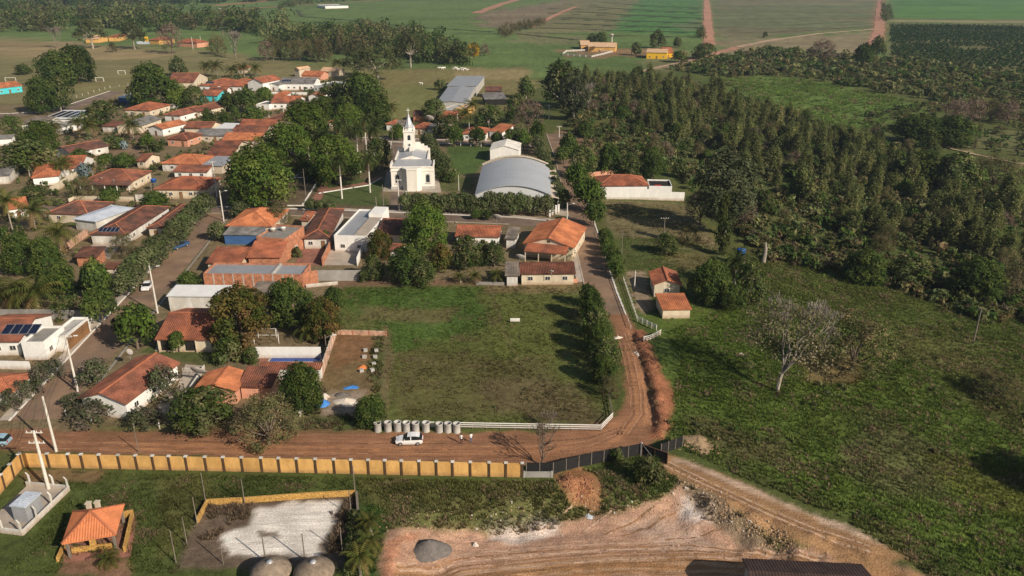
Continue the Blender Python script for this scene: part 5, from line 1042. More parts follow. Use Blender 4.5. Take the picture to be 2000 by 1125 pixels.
part(t, MB().box(-6.9, -3.2, 6.9, 6.9, 3.0, 7.3).box(-6.9, -3.2, 5.85, -2.95, -3.004, 6.15).box(2.95, -3.2, 5.85, 6.9, -3.004, 6.15), 'cornice', 'churchwhite')
part(t, MB().box(-6.9, -3.2, -.2, -2.95, -3.004, .9).box(2.95, -3.2, -.2, 6.9, -3.004, .9), 'plinth', 'concrete')
part(t, MB().hexa([(-6.3, -2.7, 7.32), (6.3, -2.7, 7.32), (6.3, 2.99, 7.32), (-6.3, 2.99, 7.32)], [(-6.2, -2.6, 7.36), (6.2, -2.6, 7.36), (5.2, 2.99, 8.3), (-5.2, 2.99, 8.3)]), 'transept_roof', 'slate')
part(t, MB().box(-6.9, -3.2, 7.3, -6.5, 3, 8.0).box(6.5, -3.2, 7.3, 6.9, 3, 8.0), 'parapet', 'churchwhite')
part(t, MB().box(-5.6, 3, -.3, 4.6, 15, 8.0), 'nave_wall', 'churchwhite')
rf = ribbed([[(-5.4, 15, 8.02), (-5.4, 3.02, 8.02), (-.5, 3.02, 9.3), (-.5, 15, 9.3)], [(4.4, 3.02, 8.02), (4.4, 15, 8.02), (-.5, 15, 9.3), (-.5, 3.02, 9.3)]], .8, .03, .02, 'nave_roof', 'slate', t)
part(t, MB().box(-5.8, 3.01, 8.0, -5.42, 15, 8.6).box(4.42, 3.01, 8.0, 4.8, 15, 8.6).poly([(-5.4, 3.0, 8.0), (4.4, 3.0, 8.0), (-.5, 3.0, 9.35)]), 'parapet', 'churchwhite')
part(t, MB().box(-5.9, 15, -.3, 4.9, 15.8, 9.2).box(.1, 15, 9.2, 4.2, 15.8, 9.9).box(.1, 15, 9.9, 3.0, 15.8, 10.6).box(.1, 15, 10.6, 1.8, 15.8, 11.2), 'stepped_facade', 'churchwhite')
tx, ty, tz = -1.7, 14.35, 15.0
tw = part(t, MB().box(tx - 1.75, ty - 1.75, 0, tx + 1.75, ty + 1.75, tz).box(tx - 1.95, ty - 1.95, tz, tx + 1.95, ty + 1.95, tz + .4), 'tower', 'churchwhite')
n = 9; pts = [(-.5, tz - 2.6), (.5, tz - 2.6)] + [(.5 * math.cos(a_), tz - 1.4 + .5 * math.sin(a_)) for a_ in [math.pi * i / n for i in range(n + 1)]]
MB().poly([(tx + x, ty - 1.765, zz) for x, zz in pts][::-1]).build('belfry_window', 'glass', tw); MB().poly([(tx + 1.765, ty + x, zz) for x, zz in pts]).build('belfry_window', 'glass', tw)
MB().poly([(tx + .55 * math.cos(a_), ty - 1.765, tz - 4.2 + .55 * math.sin(a_)) for a_ in [-2 * math.pi * i / 16 for i in range(16)]]).build('clock_face', 'concrete', tw); MB().poly([(tx + .3 * math.cos(a_), ty - 1.775, tz - 4.2 + .3 * math.sin(a_)) for a_ in [-2 * math.pi * i / 16 for i in range(16)]]).build('clock_centre', 'glass', tw)
part(t, MB().box(tx + .1, ty - 3.6, 8, tx + 1.5, ty - 1.75, 10.3), 'stair_box', 'churchwhite')
MB().lathe([(1.75, tz + .4), (1.7, tz + 1.4), (1.9, tz + 1.5)], 8, (tx, ty)).build('belfry_drum', 'churchwhite', tw)
sp = part(t, MB().lathe([(1.95, tz + 1.5), (1.25, tz + 2.4), (.5, tz + 4.5), (.06, tz + 6.0)], 8, (tx, ty)), 'spire', 'slate')
for sx, sy in ((-1, -1), (1, -1), (1, 1), (-1, 1)):
    X, Y = tx + sx * 1.6, ty + sy * 1.6; MB().hexa([(X - .25, Y - .25, tz + .4), (X + .25, Y - .25, tz + .4), (X + .25, Y + .25, tz + .4), (X - .25, Y + .25, tz + .4)], [(X - .04, Y - .04, tz + 1.8), (X + .04, Y - .04, tz + 1.8), (X + .04, Y + .04, tz + 1.8), (X - .04, Y + .04, tz + 1.8)]).build('pinnacle', 'churchwhite', tw)
MB().box(tx - .07, ty - .07, tz + 5.9, tx + .07, ty + .07, tz + 7.6).box(tx - .6, ty - .07, tz + 6.8, tx + .6, ty + .07, tz + 6.95).build('cross', 'white', sp)
for x in (-4.8, 4.8):
    n = 9; pts = [(-.55, 2.2), (.55, 2.2)] + [(.55 * math.cos(a), 4.1 + .55 * math.sin(a)) for a in [math.pi * i / n for i in range(n + 1)]]
    f = MB().poly([(x + px * 1.35, -3.01, 3 + (z - 3) * 1.2) for px, z in pts][::-1]).build('arched_window', 'concrete', t); MB().poly([(x + px, -3.02, z) for px, z in pts][::-1]).build('pane', 'glass', f); MB().box(x - .9, -3.15, 1.7, x + .9, -3.005, 1.9).build('sill', 'concrete', f)
for s in (-1, 1):
    for i in range(3): window(t, (-5.6 if s < 0 else 4.6), 5 + i * 3.8, 3.2, -s * math.pi / 2, 1.0, 2.2)
# ------------------------------------------------------------------ sports hall with arched roof
t = thing('sports_hall', 'sports hall with pale grey arched metal roof behind the hedge', 'sports hall', (.3, 222, 0), R_(-1.5)); a, Lh, ze, zr = 11.0, 36, 4.7, 7.5
arc = [(-a + 2 * a * i / 20, ze + (zr - ze) * (1 - (2 * i / 20 - 1) ** 2)) for i in range(21)]
b = MB()
for (x0, z0), (x1, z1) in zip(arc[:-1], arc[1:]):
    b.poly([(x0, 0, z0), (x1, 0, z1), (x1, Lh, z1), (x0, Lh, z0)]).poly([(x0, Lh, z0 - .12), (x1, Lh, z1 - .12), (x1, 0, z1 - .12), (x0, 0, z0 - .12)]).poly([(x0, 0, z0), (x0, 0, z0 - .12), (x1, 0, z1 - .12), (x1, 0, z1)])
rf = part(t, b, 'arched_roof', 'hallroof')
for j in range(1, 9):
    y = Lh * j / 9; b = MB()
    for (x0, z0), (x1, z1) in zip(arc[:-1], arc[1:]): b.bar((x0, y, z0 + .012), (x1, y, z1 + .012), .08, .02)
    b.build('sheet_seam', 'hallroof', rf)
for y, nm, m, dz in ((.5, 'front_gable', 'hallfront', -.14), (Lh - .3, 'rear_gable', 'beige', .55)):
    pts = [(arc[0][0] + .2, -.2)] + [(arc[-1][0] - .2, -.2)] + [(x * .985, z + dz) for x, z in reversed(arc)]
    part(t, MB().poly([(x, y, z) for x, z in pts]).poly([(x, y + .2, z) for x, z in reversed(pts)]).poly([(arc[0][0] + .2, y, 3), (arc[0][0] + .2, y + .2, 3), (arc[0][0] + .2, y + .2, 4), (arc[0][0] + .2, y, 4)]), nm, m)
b = MB()
for (x0, z0), (x1, z1) in zip(arc[:-1], arc[1:]): b.bar((x0, Lh - .3, z0 + .55), (x1, Lh - .3, z1 + .55), .9, .25)
part(t, b, 'rear_coping', 'beige')
part(t, MB().box(-a + .1, .72, -.3, -a + .35, Lh - .4, ze - .2), 'side_wall', 'beige'); part(t, MB().box(a - .35, .72, -.3, a - .1, Lh - .4, ze - .2), 'side_wall', 'beige')
part(t, MB().hexa([(a + .05, 0, ze - .6), (a + 2.2, 0, ze - 1.0), (a + 2.2, Lh, ze - 1.0), (a + .05, Lh, ze - .6)], [(a + .05, 0, ze - .5), (a + 2.2, 0, ze - .9), (a + 2.2, Lh, ze - .9), (a + .05, Lh, ze - .5)]), 'side_canopy', 'beige')
for j in range(7): y = 1 + (Lh - 2) * j / 6; MB().box(a + 1.9, y - .12, 0, a + 2.14, y + .12, ze - 1.0).build('canopy_post', 'concrete', t)
part(t, MB().box(-1.5, .38, 0, 1.5, .48, 2.6), 'door', 'bluepaint')
# ------------------------------------------------------------------ gazebo
def wxy(p, z=0): x, y = un(*p, z); return Vector((x, y, z))
c4 = [wxy(p, 2.5) for p in ((120, 1063), (226, 1045), (243, 985), (142, 999))]; cc = sum(c4, Vector()) / 4
t = thing('gazebo', 'ochre stone barbecue gazebo with orange pyramid tile roof', 'gazebo', (cc.x, cc.y, 0)); c4 = [p - Vector((cc.x, cc.y, 0)) for p in c4]; ap = Vector((-.1, 0, 4.3))
M['gtile'] = mat('gazebo_tile', (.50, .175, .075), .8, .16, .6, 4)
rf = ribbed([[c4[0], c4[1], ap], [c4[1], c4[2], ap], [c4[2], c4[3], ap], [c4[3], c4[0], ap]], .3, .07, .12, 'roof', 'gtile', t)
b = MB(); [b.bar(p + Vector((0, 0, .05)), ap + Vector((0, 0, .05)), .24, .16) for p in c4]; b.build('ridge_cap', 'cap', rf)
for p in c4: q = p * .86; MB().box(q.x - .13, q.y - .13, -.2, q.x + .13, q.y + .13, 2.55).build('post', 'wood_grey', t)
g0 = lambda p: wxy(p) - Vector((cc.x, cc.y, 0))
def lowwall(t, a, c, h, m='stone', th=.25, name='stone_wall'): return MB().bar(Vector((a.x, a.y, h / 2 - .1)), Vector((c.x, c.y, h / 2 - .1)), th, h + .2).build(name, m, t)
lowwall(t, g0((141, 1080)), g0((222, 1070)), .7); lowwall(t, g0((113, 1098)), g0((126, 1070)), .7); lowwall(t, g0((244, 1079)), g0((259, 1012)), .9); lowwall(t, g0((262, 1010)), g0((240, 1013)), 1.1); lowwall(t, g0((178, 1072)), g0((190, 1070)), 2.3)
for q in (g0((179, 1012)), g0((196, 1010))): MB().box(q.x - .24, q.y - .24, 0, q.x + .24, q.y + .24, 2.3).box(q.x - .32, q.y - .32, 2.3, q.x + .32, q.y + .32, 2.45).build('chimney', 'beige', t)
w = [g0(p) for p in ((118, 1100), (255, 1088), (268, 1010), (140, 1025))]; part(t, MB().poly([(p.x, p.y, .05) for p in w]), 'floor', 'redpave')
# ------------------------------------------------------------------ thatched umbrellas at the front edge
for px, lb in ((532, 'round thatched sunshade at the front edge, left of the pair'), (616, 'round thatched sunshade at the front edge, right of the pair')):
    x, y, z = G(px, 1140); t = thing('thatched_sunshade', lb, 'sunshade', (x, y, z), 0, 'thatched sunshades'); MB().tube((0, 0, 0), (0, 0, 2.3), .1, .09, 8).build('post', 'wood', t)
    b = MB(); b.lathe([(2.35, 1.75), (2.3, 1.95), (1.85, 2.4), (1.1, 2.85), (.35, 3.15), (.18, 3.2)], 26); b.lathe([(2.3, 1.78), (.2, 2.9)], 26); b.build('thatch', 'thatch', t, True)
    b = MB(); b.lathe([(.4, 3.12), (.3, 3.3), (.02, 3.36)], 12); b.build('metal_cap', 'zinc', t, True)
# ------------------------------------------------------------------ walls with panels and pilasters
def wall_thing(name, label, pts, h, m, th=.16, cat='wall', panel=None, post=None, postm=None, cap=None, xs=None, pname='panel', zo=0.0):
    """wall or fence along ground points; one panel mesh per bay, one mesh per post"""
    W = [Vector(G(*p)) for p in pts]; t = thing(name, label, cat, tuple(W[0]))
    for a, c in zip(W[:-1], W[1:]):
        L = (c - a).length
        if xs: px0, px1 = pts[0][0], pts[-1][0]; fr = xs
        else: n = max(1, round(L / panel)) if panel else 1; fr = [i / n for i in range(n + 1)]
        P = [a.lerp(c, f) for f in fr]; d = (c - a).normalized()
        P = [Vector((p.x, p.y, zg(p.x, p.y))) - W[0] for p in P]; e = d * (post / 2 if post else 0)
        for p, q in zip(P[:-1], P[1:]): p2, q2 = p + e, q - e; MB().bar(p2 + Vector((0, 0, h / 2 - .15 + zo)), q2 + Vector((0, 0, h / 2 - .15 + zo)), th, h + .3).build(pname, m, t)
        if post:
            rz = math.atan2(d.y, d.x)
            for p in P:
                o = MB().box(-post / 2, -post / 2 - .04, -.3, post / 2, post / 2 + .04, h + .05).build('pilaster', postm or m, t); o.location = p; o.rotation_euler = (0, 0, rz)
                if cap: k = MB().hexa([(-cap, -cap, h + .05), (cap, -cap, h + .05), (cap, cap, h + .05), (-cap, cap, h + .05)], [(-cap, -cap, h + .14), (cap, -cap, h + .14), (cap, cap, h + .14), (-cap, cap, h + .14)]).build('pilaster_cap', 'white_dirty', o)
    return t
pxs = [45, 99, 140, 166, 201, 239, 273, 306, 338, 371, 409, 444, 480, 518, 552, 587, 623, 659, 692, 725, 757, 789, 823, 856, 887, 921, 957, 989, 1020]
wall_thing('boundary_wall', 'long ochre boundary wall with dark pilasters along the earth road', [(45, 912), (1020, 932)], 2.25, 'yellow', .16, xs=[(p - 45) / 975 for p in pxs], post=.3, postm='brown', cap=.24)
wall_thing('boundary_wall', 'short ochre return wall at the left edge by the transformer yard', [(-10, 977), (43, 914)], 2.25, 'yellow', .16, panel=2.6, post=.3, postm='brown', cap=.24)
wall_thing('block_wall', 'low grey block wall with black netting at end of ochre wall', [(1024, 932), (1078, 932)], .9, 'grey_block', .16, panel=2.6, post=.22, postm='concrete')
wall_thing('net_fence', 'black shade net fence climbing from block wall to the gate', [(1028, 926), (1080, 926), (1130, 912), (1250, 888)], 1.9, 'net', .04, 'fence', panel=1.9, post=.09, postm='wood_grey', pname='net_panel')
wall_thing('net_fence', 'short black net fence right of the open gate', [(1290, 888), (1332, 872)], 1.8, 'net', .04, 'fence', panel=1.6, post=.09, postm='wood_grey', pname='net_panel')
x0, y0, z0 = G(1253, 890); x1, y1, z1 = G(1303, 908); t = thing('gate', 'open dark framed gate of black netting at top of dirt track', 'gate', (x0, y0, z0), math.atan2(y1 - y0, x1 - x0)); Lg = math.hypot(x1 - x0, y1 - y0)
part(t, MB().box(0, -.05, .1, Lg, .05, .2).box(0, -.05, 1.9, Lg, .05, 2.0).box(0, -.05, .2, .1, .05, 1.9).box(Lg - .1, -.05, .2, Lg, .05, 1.9).box(Lg / 2 - .05, -.05, .2, Lg / 2 + .05, .05, 1.9), 'frame', 'rust'); part(t, MB().box(.1, -.015, .2, Lg / 2 - .05, .015, 1.9).box(Lg / 2 + .05, -.015, .2, Lg - .1, .015, 1.9), 'netting', 'net'); part(t, MB().bar((.1, -.04, 1.9), (Lg / 2, -.04, .2), .05), 'brace', 'alu'); part(t, MB().box(-.22, -.1, 0, -.02, .1, 2.2), 'gate_post', 'concrete')
wall_thing('court_wall', 'low ochre stone wall behind the sand court', [(404, 986), (480, 982), (600, 973), (694, 968)], .85, 'stone', .25, panel=3.4)
wall_thing('court_wall', 'crumbling ochre stone wall on left side of the sand court', [(404, 988), (386, 1022)], .8, 'stone', .25, panel=2)
wall_thing('court_wall', 'broken earth coloured wall on right side of the sand court', [(697, 970), (700, 1010)], .9, 'wood_grey', .3, panel=1.5)
wall_thing('brick_wall', 'pinkish brick wall closing the weedy building lot at the back', [(657, 653), (754, 656)], 1.0, 'brick_pale', .16, panel=3.2, post=.2, postm='brick')
wall_thing('brick_wall', 'brick side wall between swimming pool and weedy lot', [(656, 655), (629, 738)], 2.2, 'brick_pale', .16, panel=2.6, post=.2, postm='white_dirty')
wall_thing('pool_wall', 'tall white wall behind the swimming pool', [(502, 700), (628, 700)], 2.3, 'white', .16, panel=3)
wall_thing('garden_wall', 'low crumbling wall and posts in front of the weedy lot', [(585, 815), (605, 790), (608, 768)], 1.0, 'white_dirty', .14, panel=2)
wall_thing('block_wall', 'grey concrete block wall closing the white house yard', [(622, 548), (706, 548)], 2.5, 'grey_block', .16, panel=3.4)
wall_thing('brick_wall', 'bare brick wall left of the white house yard', [(630, 520), (648, 482)], 2.2, 'brick', .16, panel=3)
wall_thing('yard_wall', 'white wall right of the white house yard', [(698, 520), (714, 480)], 2.2, 'white', .16, panel=3)
wall_thing('brick_wall', 'brick end wall beside the long brick building', [(594, 556), (622, 552)], 3.0, 'brick', .16, panel=2)
wall_thing('yard_wall', 'pale concrete wall behind the building plot on the left', [(598, 562), (660, 556)], .8, 'white_dirty', .14, panel=2.6)
wall_thing('white_wall', 'long tall white boundary wall right of the paved road', [(1172, 389), (1286, 391)], 3.3, 'white', .18, panel=5)
wall_thing('white_wall', 'lower white wall section falling towards the woods', [(1286, 391), (1336, 392.5)], 2.7, 'white', .18, panel=4)
wall_thing('brick_wall', 'pink rendered wall behind the hipped house by the woods', [(1146, 350), (1235, 340)], 2.2, 'salmon', .16, panel=3)
wall_thing('yard_wall', 'cream wall running up beside the porch house with palms', [(100, 380), (168, 338)], 2.4, 'cream', .16, panel=4)
wall_thing('yard_wall', 'long cream wall behind the large brown hipped house', [(185, 327), (250, 328)], 2.4, 'cream', .16, panel=4)
wall_thing('yard_wall', 'low cream street wall before the large brown house', [(150, 392), (262, 394)], 1.5, 'cream', .16, panel=3)
wall_thing('yard_wall', 'white street wall with gate left of the corner house', [(266, 394), (300, 394)], 2.2, 'white_dirty', .16, panel=3)
wall_thing('yard_wall', 'cream wall base of the corner house on the street', [(135, 398), (150, 392)], 1.6, 'cream', .16, panel=3)
wall_thing('yard_wall', 'long grey garden wall behind the flat roofed house', [(-20, 622), (90, 622), (172, 625)], 2.0, 'concrete_dk', .16, panel=4)
wall_thing('yard_wall', 'white street wall at end of the plank gate', [(163, 652), (184, 630)], 2.2, 'white', .16, panel=3)
wall_thing('yard_wall', 'white front garden wall of the solar bungalow', [(-20, 720), (60, 722)], 1.6, 'white', .16, panel=3)
wall_thing('yard_wall', 'low grey wall below the long cream house by the plot', [(930, 556), (985, 557)], .7, 'concrete_dk', .14, panel=3)
wall_thing('yard_wall', 'old brown low wall at the back of the marked plot', [(1050, 552), (1128, 552)], .9, 'salmon', .14, panel=3)
wall_thing('yard_wall', 'cream garden wall beside the veranda house lawn', [(338, 805), (372, 765), (400, 722)], 1.0, 'white_dirty', .14, panel=3)
wall_thing('yard_wall', 'brick wall diagonal in front of the coconut palms', [(130, 490), (172, 460)], 2.0, 'brick_pale', .14, panel=3)
# white villa grounds and small far walls
wall_thing('yard_wall', 'white front wall of the long villa', [(520, 185), (600, 186)], 1.6, 'white', .18, panel=6)
# ------------------------------------------------------------------ rail fences
def rail_fence(label, pts, gap, rails, ph, m='white', pm='white', rt=.045, rh=.13, name='rail_fence', pw=.1):
    W = [Vector(G(*p)) for p in pts]; t = thing(name, label, 'fence', tuple(W[0])); first = True
    for a, c in zip(W[:-1], W[1:]):
        n = max(1, round((c - a).length / gap)); P = [a.lerp(c, i / n) for i in range(n + 1)]; P = [Vector((p.x, p.y, zg(p.x, p.y))) - W[0] for p in P]
        for i, p in enumerate(P):
            if i == 0 and not first: continue
            MB().box(p.x - pw / 2, p.y - pw / 2, p.z - .3, p.x + pw / 2, p.y + pw / 2, p.z + ph).build('post', pm, t)
        dv = (P[-1] - P[0]).normalized(); nv = Vector((dv.y, -dv.x, 0)) * (pw / 2 + rt / 2 + .004)
        for p, q in zip(P[:-1], P[1:]):
            for z in rails: MB().bar(p + nv + Vector((0, 0, z)), q + nv + Vector((0, 0, z)), rt, rh).build('rail', m, t)
        first = False
    return t
rail_fence('white three-rail fence along the earth road in front of the plot', [(733, 834), (950, 838), (1173, 842), (1196, 818)], 2.1, (.4, .75, 1.1), 1.2, pm='wood_grey', rh=.15)
rail_fence('grey plank fence up the right side of the plot', [(1196, 816), (1188, 775), (1172, 735)], 1.6, (.4, .8), 1.1, 'wood_grey', 'wood_grey')
rail_fence('white three-rail fence panel by the trench, nearer of two', [(1257, 668), (1290, 655)], 1.2, (.45, .8, 1.15), 1.25, rh=.16)
rail_fence('white three-rail fence panel by the cottage, farther of two', [(1245, 628), (1282, 646)], 1.5, (.45, .8, 1.15), 1.25, rh=.16)
rail_fence('white path rail along the paved road kerb', [(1166, 455), (1200, 556), (1232, 642)], 3.2, (.65,), .75, pw=.09, rh=.1)
rail_fence('white post fence between cottage path and paved road', [(1218, 548), (1243, 622)], 1.8, (.45, .85), 1.0, pw=.09, rh=.08)
rail_fence('wire fence on white posts along the corner house', [(130, 815), (180, 828), (262, 838), (312, 838)], 5.5, (.5, 1.0), 1.3, 'wire', 'white_dirty', .015, .02, pw=.13)
rail_fence('wire fence on wooden posts below the mown field', [(1190, 462), (1260, 466), (1340, 478)], 3.5, (.5, 1.0), 1.2, 'wire', 'wood_grey', .015, .02)
rail_fence('white rail fence round the far farm paddock', [(1098, 108), (1106, 102), (1150, 100), (1196, 103), (1178, 108), (1156, 113), (1098, 108)], 6, (.8, 1.5), 1.8, rh=.3, rt=.15, pw=.3)
rail_fence('pasture fence of pale posts beside the far left street', [(100, 205), (215, 172), (300, 160)], 6, (1.2,), 1.4, 'wire', 'white_dirty', .03, .04, pw=.2)
rail_fence('iron fence with white posts along the green behind the church', [(880, 284), (960, 288)], 4, (1.0, 1.8), 2.0, 'wire', 'white', .04, .05, pw=.22)
rail_fence('tall iron railing under the hedge before the sports hall', [(800, 410), (930, 415), (1075, 421)], 3, (.3, 1.7), 1.8, 'wire', 'wood_grey', .03, .04, pw=.08)
rail_fence('grey washing frame and posts in the back garden', [(497, 672), (545, 672), (540, 660), (505, 660)], 4.5, (1.9,), 2.0, 'white', 'white', .05, .06)
rail_fence('white metal gate in front of the small garden', [(358, 732), (392, 732)], .8, (.3, .8, 1.3), 1.4, 'white_dirty', 'white_dirty', .03, .05, 'garden_gate', .05)
# white gate posts at the square corner of the hall
for i, (px, py) in enumerate(((1074, 424), (1079, 420), (1086, 418), (1091, 416))):
    x, y, z = G(px, py); tag(MB().box(-.25, -.25, 0, .25, .25, 2.4).box(-.32, -.32, 2.4, .32, .32, 2.55).build('gate_pillar', 'white'), 'white gate pillar at the hedge corner by the paved road', 'pillar', 'white gate pillars').location = (x, y, z)
# ------------------------------------------------------------------ concrete pipes, piles, small things in front
PIPE = MB(); PIPE.lathe([(.58, 0), (.56, .1), (.56, 1.35), (.6, 1.4), (.6, 1.5), (.47, 1.5), (.46, .02)], 20); PIPE = PIPE.mesh('concrete_pipe', 'concrete', True)
for i, (px, py) in enumerate(((738, 842), (758, 841), (777, 841), (794, 841), (812, 842), (832, 842), (858, 843), (875, 843), (892, 844))):
    x, y, z = G(px, py); o = link('concrete_pipe', PIPE); o.location = (x, y, z); o.rotation_euler = (0, 0, i); o.scale = (1, 1, 1 + .03 * (i % 3))
    tag(o, ('%s concrete pipe ring from the left in the row by the white fence' % ('first second third fourth fifth sixth seventh eighth ninth'.split()[i])), 'pipe', 'concrete pipes stood in a row')
def heap(name, label, px, py, rx, ry, h, m, cat='heap', seed=0, lump=.25):
    x, y, z = G(px, py); rg = np.random.default_rng(seed); n, k = 28, 9; b = MB(); ph = rg.uniform(0, 6, 4)
    for j in range(k + 1):
        r = 1 - j / k
        for i in range(n):
            a = 2 * math.pi * i / n; w = 1 + lump * (math.sin(2 * a + ph[0]) * .5 + math.sin(3 * a + ph[1]) * .35 + math.sin(7 * a + ph[2]) * .15)
            b.v.append((rx * r * w * math.cos(a), ry * r * w * math.sin(a), -.1 + (h + .1) * (1 - r) ** .75 * (1 + rg.uniform(-lump, lump) * .35 * (j > 0)) + (rg.uniform(-.06, .06) if j else 0)))
    for j in range(k):
        for i in range(n): i2 = (i + 1) % n; b.f.append((j * n + i, j * n + i2, (j + 1) * n + i2, (j + 1) * n + i))
    o = b.build(name, m, None, True); o.location = (x, y, z); return tag(o, label, cat)
heap('sand_pile', 'pale sand pile in the weedy building lot', 676, 786, 2.2, 1.4, .8, 'sandpile', seed=1); heap('gravel_pile', 'dark gravel pile behind the pale sand', 668, 772, 1.4, .9, .5, 'darkpile', seed=2)
heap('gravel_pile', 'black gravel heap on the excavated ground', 838, 1076, 2.7, 2.0, 1.7, 'darkpile', seed=3, lump=.12); heap('brick_pile', 'bright orange broken brick pile in the weedy lot', 708, 718, 1.0, .9, .5, 'rubble', seed=4)

heap('soil_heap', 'straw coloured earth heap beside the gate', 1362, 864, 2.6, 2.2, .5, 'straw_soil', seed=7, lump=.5)

heap('tarp', 'blue tarpaulin crumpled on the ground in the weedy lot', 686, 757, 1.3, .9, .3, 'tarp', 'tarp', 11, .5); heap('tarp_bundle', 'blue tarpaulin over building rubble by the lot entrance', 631, 790, 1.0, 1.2, .9, 'tarp', 'tarp', 12, .3); heap('rag_pile', 'white and red sacks piled beside blue tarpaulin', 634, 778, .9, .8, .9, 'white_dirty', 'heap', 13, .5)
heap('tarp', 'blue plastic sheet over a yard barrel', 627, 481, .9, .7, 1.0, 'tarp', 'tarp', 14, .3); heap('white_rubble', 'small white rubble patch on the green slope', 1448, 692, .9, .6, .25, 'sandpile', 'heap', 15, .5); heap('sack', 'white sack lying on the excavated ground', 928, 1065, .5, .4, .5, 'white', 'sack', 16, .3)
heap('white_rubble', 'white stones at mouth of the trench on the road', 1207, 660, 1.2, .5, .4, 'sandpile', 'heap', 17, .4); heap('white_rubble', 'pale stones beside the trench', 1242, 690, .6, 1.0, .35, 'sandpile', 'heap', 18, .5); heap('tarp', 'pale blue plastic scrap at the sandy bank', 1148, 1008, .8, .5, .2, 'zinc_pale', 'tarp', 19, .5)
for i, (px, py) in enumerate(((712, 699), (733, 699), (714, 686), (735, 687), (730, 713), (706, 726), (727, 725))):
    x, y, z = G(px, py); o = MB().box(-.35, -.3, -.1, .35, .3, .5).build('concrete_footing', 'concrete'); o.location = (x, y, z); o.rotation_euler = (0, 0, .1 * i); tag(o, 'small concrete footing block standing in the weedy lot', 'block', 'concrete footing blocks')
x, y, z = G(1006, 631); t = thing('sign_board', 'small white sign board on two posts in the plot', 'sign', (x, y, z)); part(t, MB().box(-.95, -.03, .35, .95, .03, 1.05), 'board', 'white'); [MB().box(s * .8 - .04, .032, -.2, s * .8 + .04, .1, 1.0).build('post', 'wood_grey', t) for s in (-1, 1)]
# swimming pool
x0, y0, _ = G(527, 706); x1, y1, _ = G(624, 706); t = thing('swimming_pool', 'long dark blue swimming pool below the white wall', 'pool', ((x0 + x1) / 2, y0 + .9, 0)); Lp = (x1 - x0) / 2
part(t, MB().box(-Lp, -1.3, 0.02, Lp, 1.3, .12), 'water', 'pooltile'); part(t, MB().box(-Lp - .35, -1.65, 0, Lp + .35, -1.3, .2).box(-Lp - .35, 1.3, 0, Lp + .35, 1.65, .2).box(-Lp - .35, -1.3, 0, -Lp, 1.3, .2).box(Lp, -1.3, 0, Lp + .35, 1.3, .2), 'coping', 'paving')
# ------------------------------------------------------------------ transformer yard
c4 = [wxy(p) for p in ((-40, 1035), (45, 1046), (136, 958), (52, 950))]; t = thing('transformer_yard', 'low white walled yard with bent fence posts round the transformer house', 'enclosure', tuple(c4[1]))
pl = [p - c4[1] for p in c4]
for a, c in ((0, 1), (1, 2), (2, 3)): lowwall(t, pl[a], pl[c], .8, 'white_dirty', .16, 'yard_wall')
part(t, MB().poly([(p.x, p.y, .06) for p in pl]), 'floor', 'paving')
for f, (a, c) in ((.1, (0, 1)), (.55, (0, 1)), (.98, (0, 1)), (.3, (1, 2)), (.62, (1, 2)), (.98, (1, 2)), (.35, (2, 3)), (.9, (2, 3))):
    p = pl[a].lerp(pl[c], f); MB().box(p.x - .09, p.y - .09, 0, p.x + .09, p.y + .09, 1.9).bar((p.x, p.y, 1.85), (p.x - .35, p.y + .1, 2.25), .14).build('bent_post', 'white_dirty', t)
house('grey transformer house with pale metal roof behind the low wall', 'hipd', (17, 988), (48, 991), (78, 962), 2.5, .06, 'zinc_pale', 'zinc', name='transformer_house', cat='building', over=.12, wf=0, ws=0, ridge=False)
# ------------------------------------------------------------------ poles
def pole(bx, by, ty, label, kind='concrete', arms=0, lamp=False, group=None, r=.16):
    x, y, z = G(bx, by); zh = 4.0
    while zh < 22:
        a_ = y * math.cos(PITCH) - (z + zh - CAMZ) * math.sin(PITCH); p = 562.5 - FPX * (y * math.sin(PITCH) + (z + zh - CAMZ) * math.cos(PITCH)) / a_
        if p <= ty: break
        zh += .2
    t = thing('utility_pole' if kind == 'concrete' else 'light_pole', label, 'pole', (x, y, z), 0, group); MB().tube((0, 0, -.4), (0, 0, zh), r * 1.25, r * .8, 9).build('shaft', 'pole' if kind == 'concrete' else 'wood_grey', t)
    for i in range(arms):
        w = 1.1; za = zh - .35 - i * 1.6; a = MB().box(-w, -.06, za, w, .06, za + .12).build('crossarm', 'pole' if kind == 'concrete' else 'wood_grey', t)
        for q in (-.95, -.3, .35, .95): MB().tube((q, 0, za + .12), (q, 0, za + .38), .06, .04, 6).build('insulator', 'white', a)
    if lamp: a = MB().bar((0, 0, zh - .6), (1.5, .1, zh - .1), .07).build('lamp_arm', 'alu', t); MB().box(1.35, -.03, zh - .16, 2.0, .2, zh - .03).build('lamp_head', 'white', a)
    return (x, y, z + zh)
q = {}
q[0] = pole(95, 955, 842, 'tall double-armed power pole standing in the transformer yard', arms=2, r=.2); q[1] = pole(110, 882, 776, 'pale power pole at the earth road corner', lamp=False, r=.17)
q[2] = pole(152, 765, 656, 'power pole with wires beside the white corner house', arms=1, lamp=True); q[3] = pole(308, 612, 520, 'power pole beside the white hall on the left street', lamp=True); q[4] = pole(437, 432, 372, 'power pole at the orange pyramid roof corner', lamp=True); q[5] = pole(424, 384, 316, 'power pole left of the big square tree', arms=1)
pole(1107, 441, 397, 'street light pole at the paved road corner', lamp=True); pole(780, 412, 350, 'power pole at the church lane mouth', arms=1); pole(749, 402, 362, 'white light pole in the square near the lane', 'lamp', r=.1); pole(736, 420, 385, 'leaning dark post behind the white modern house', 'lamp', r=.14)
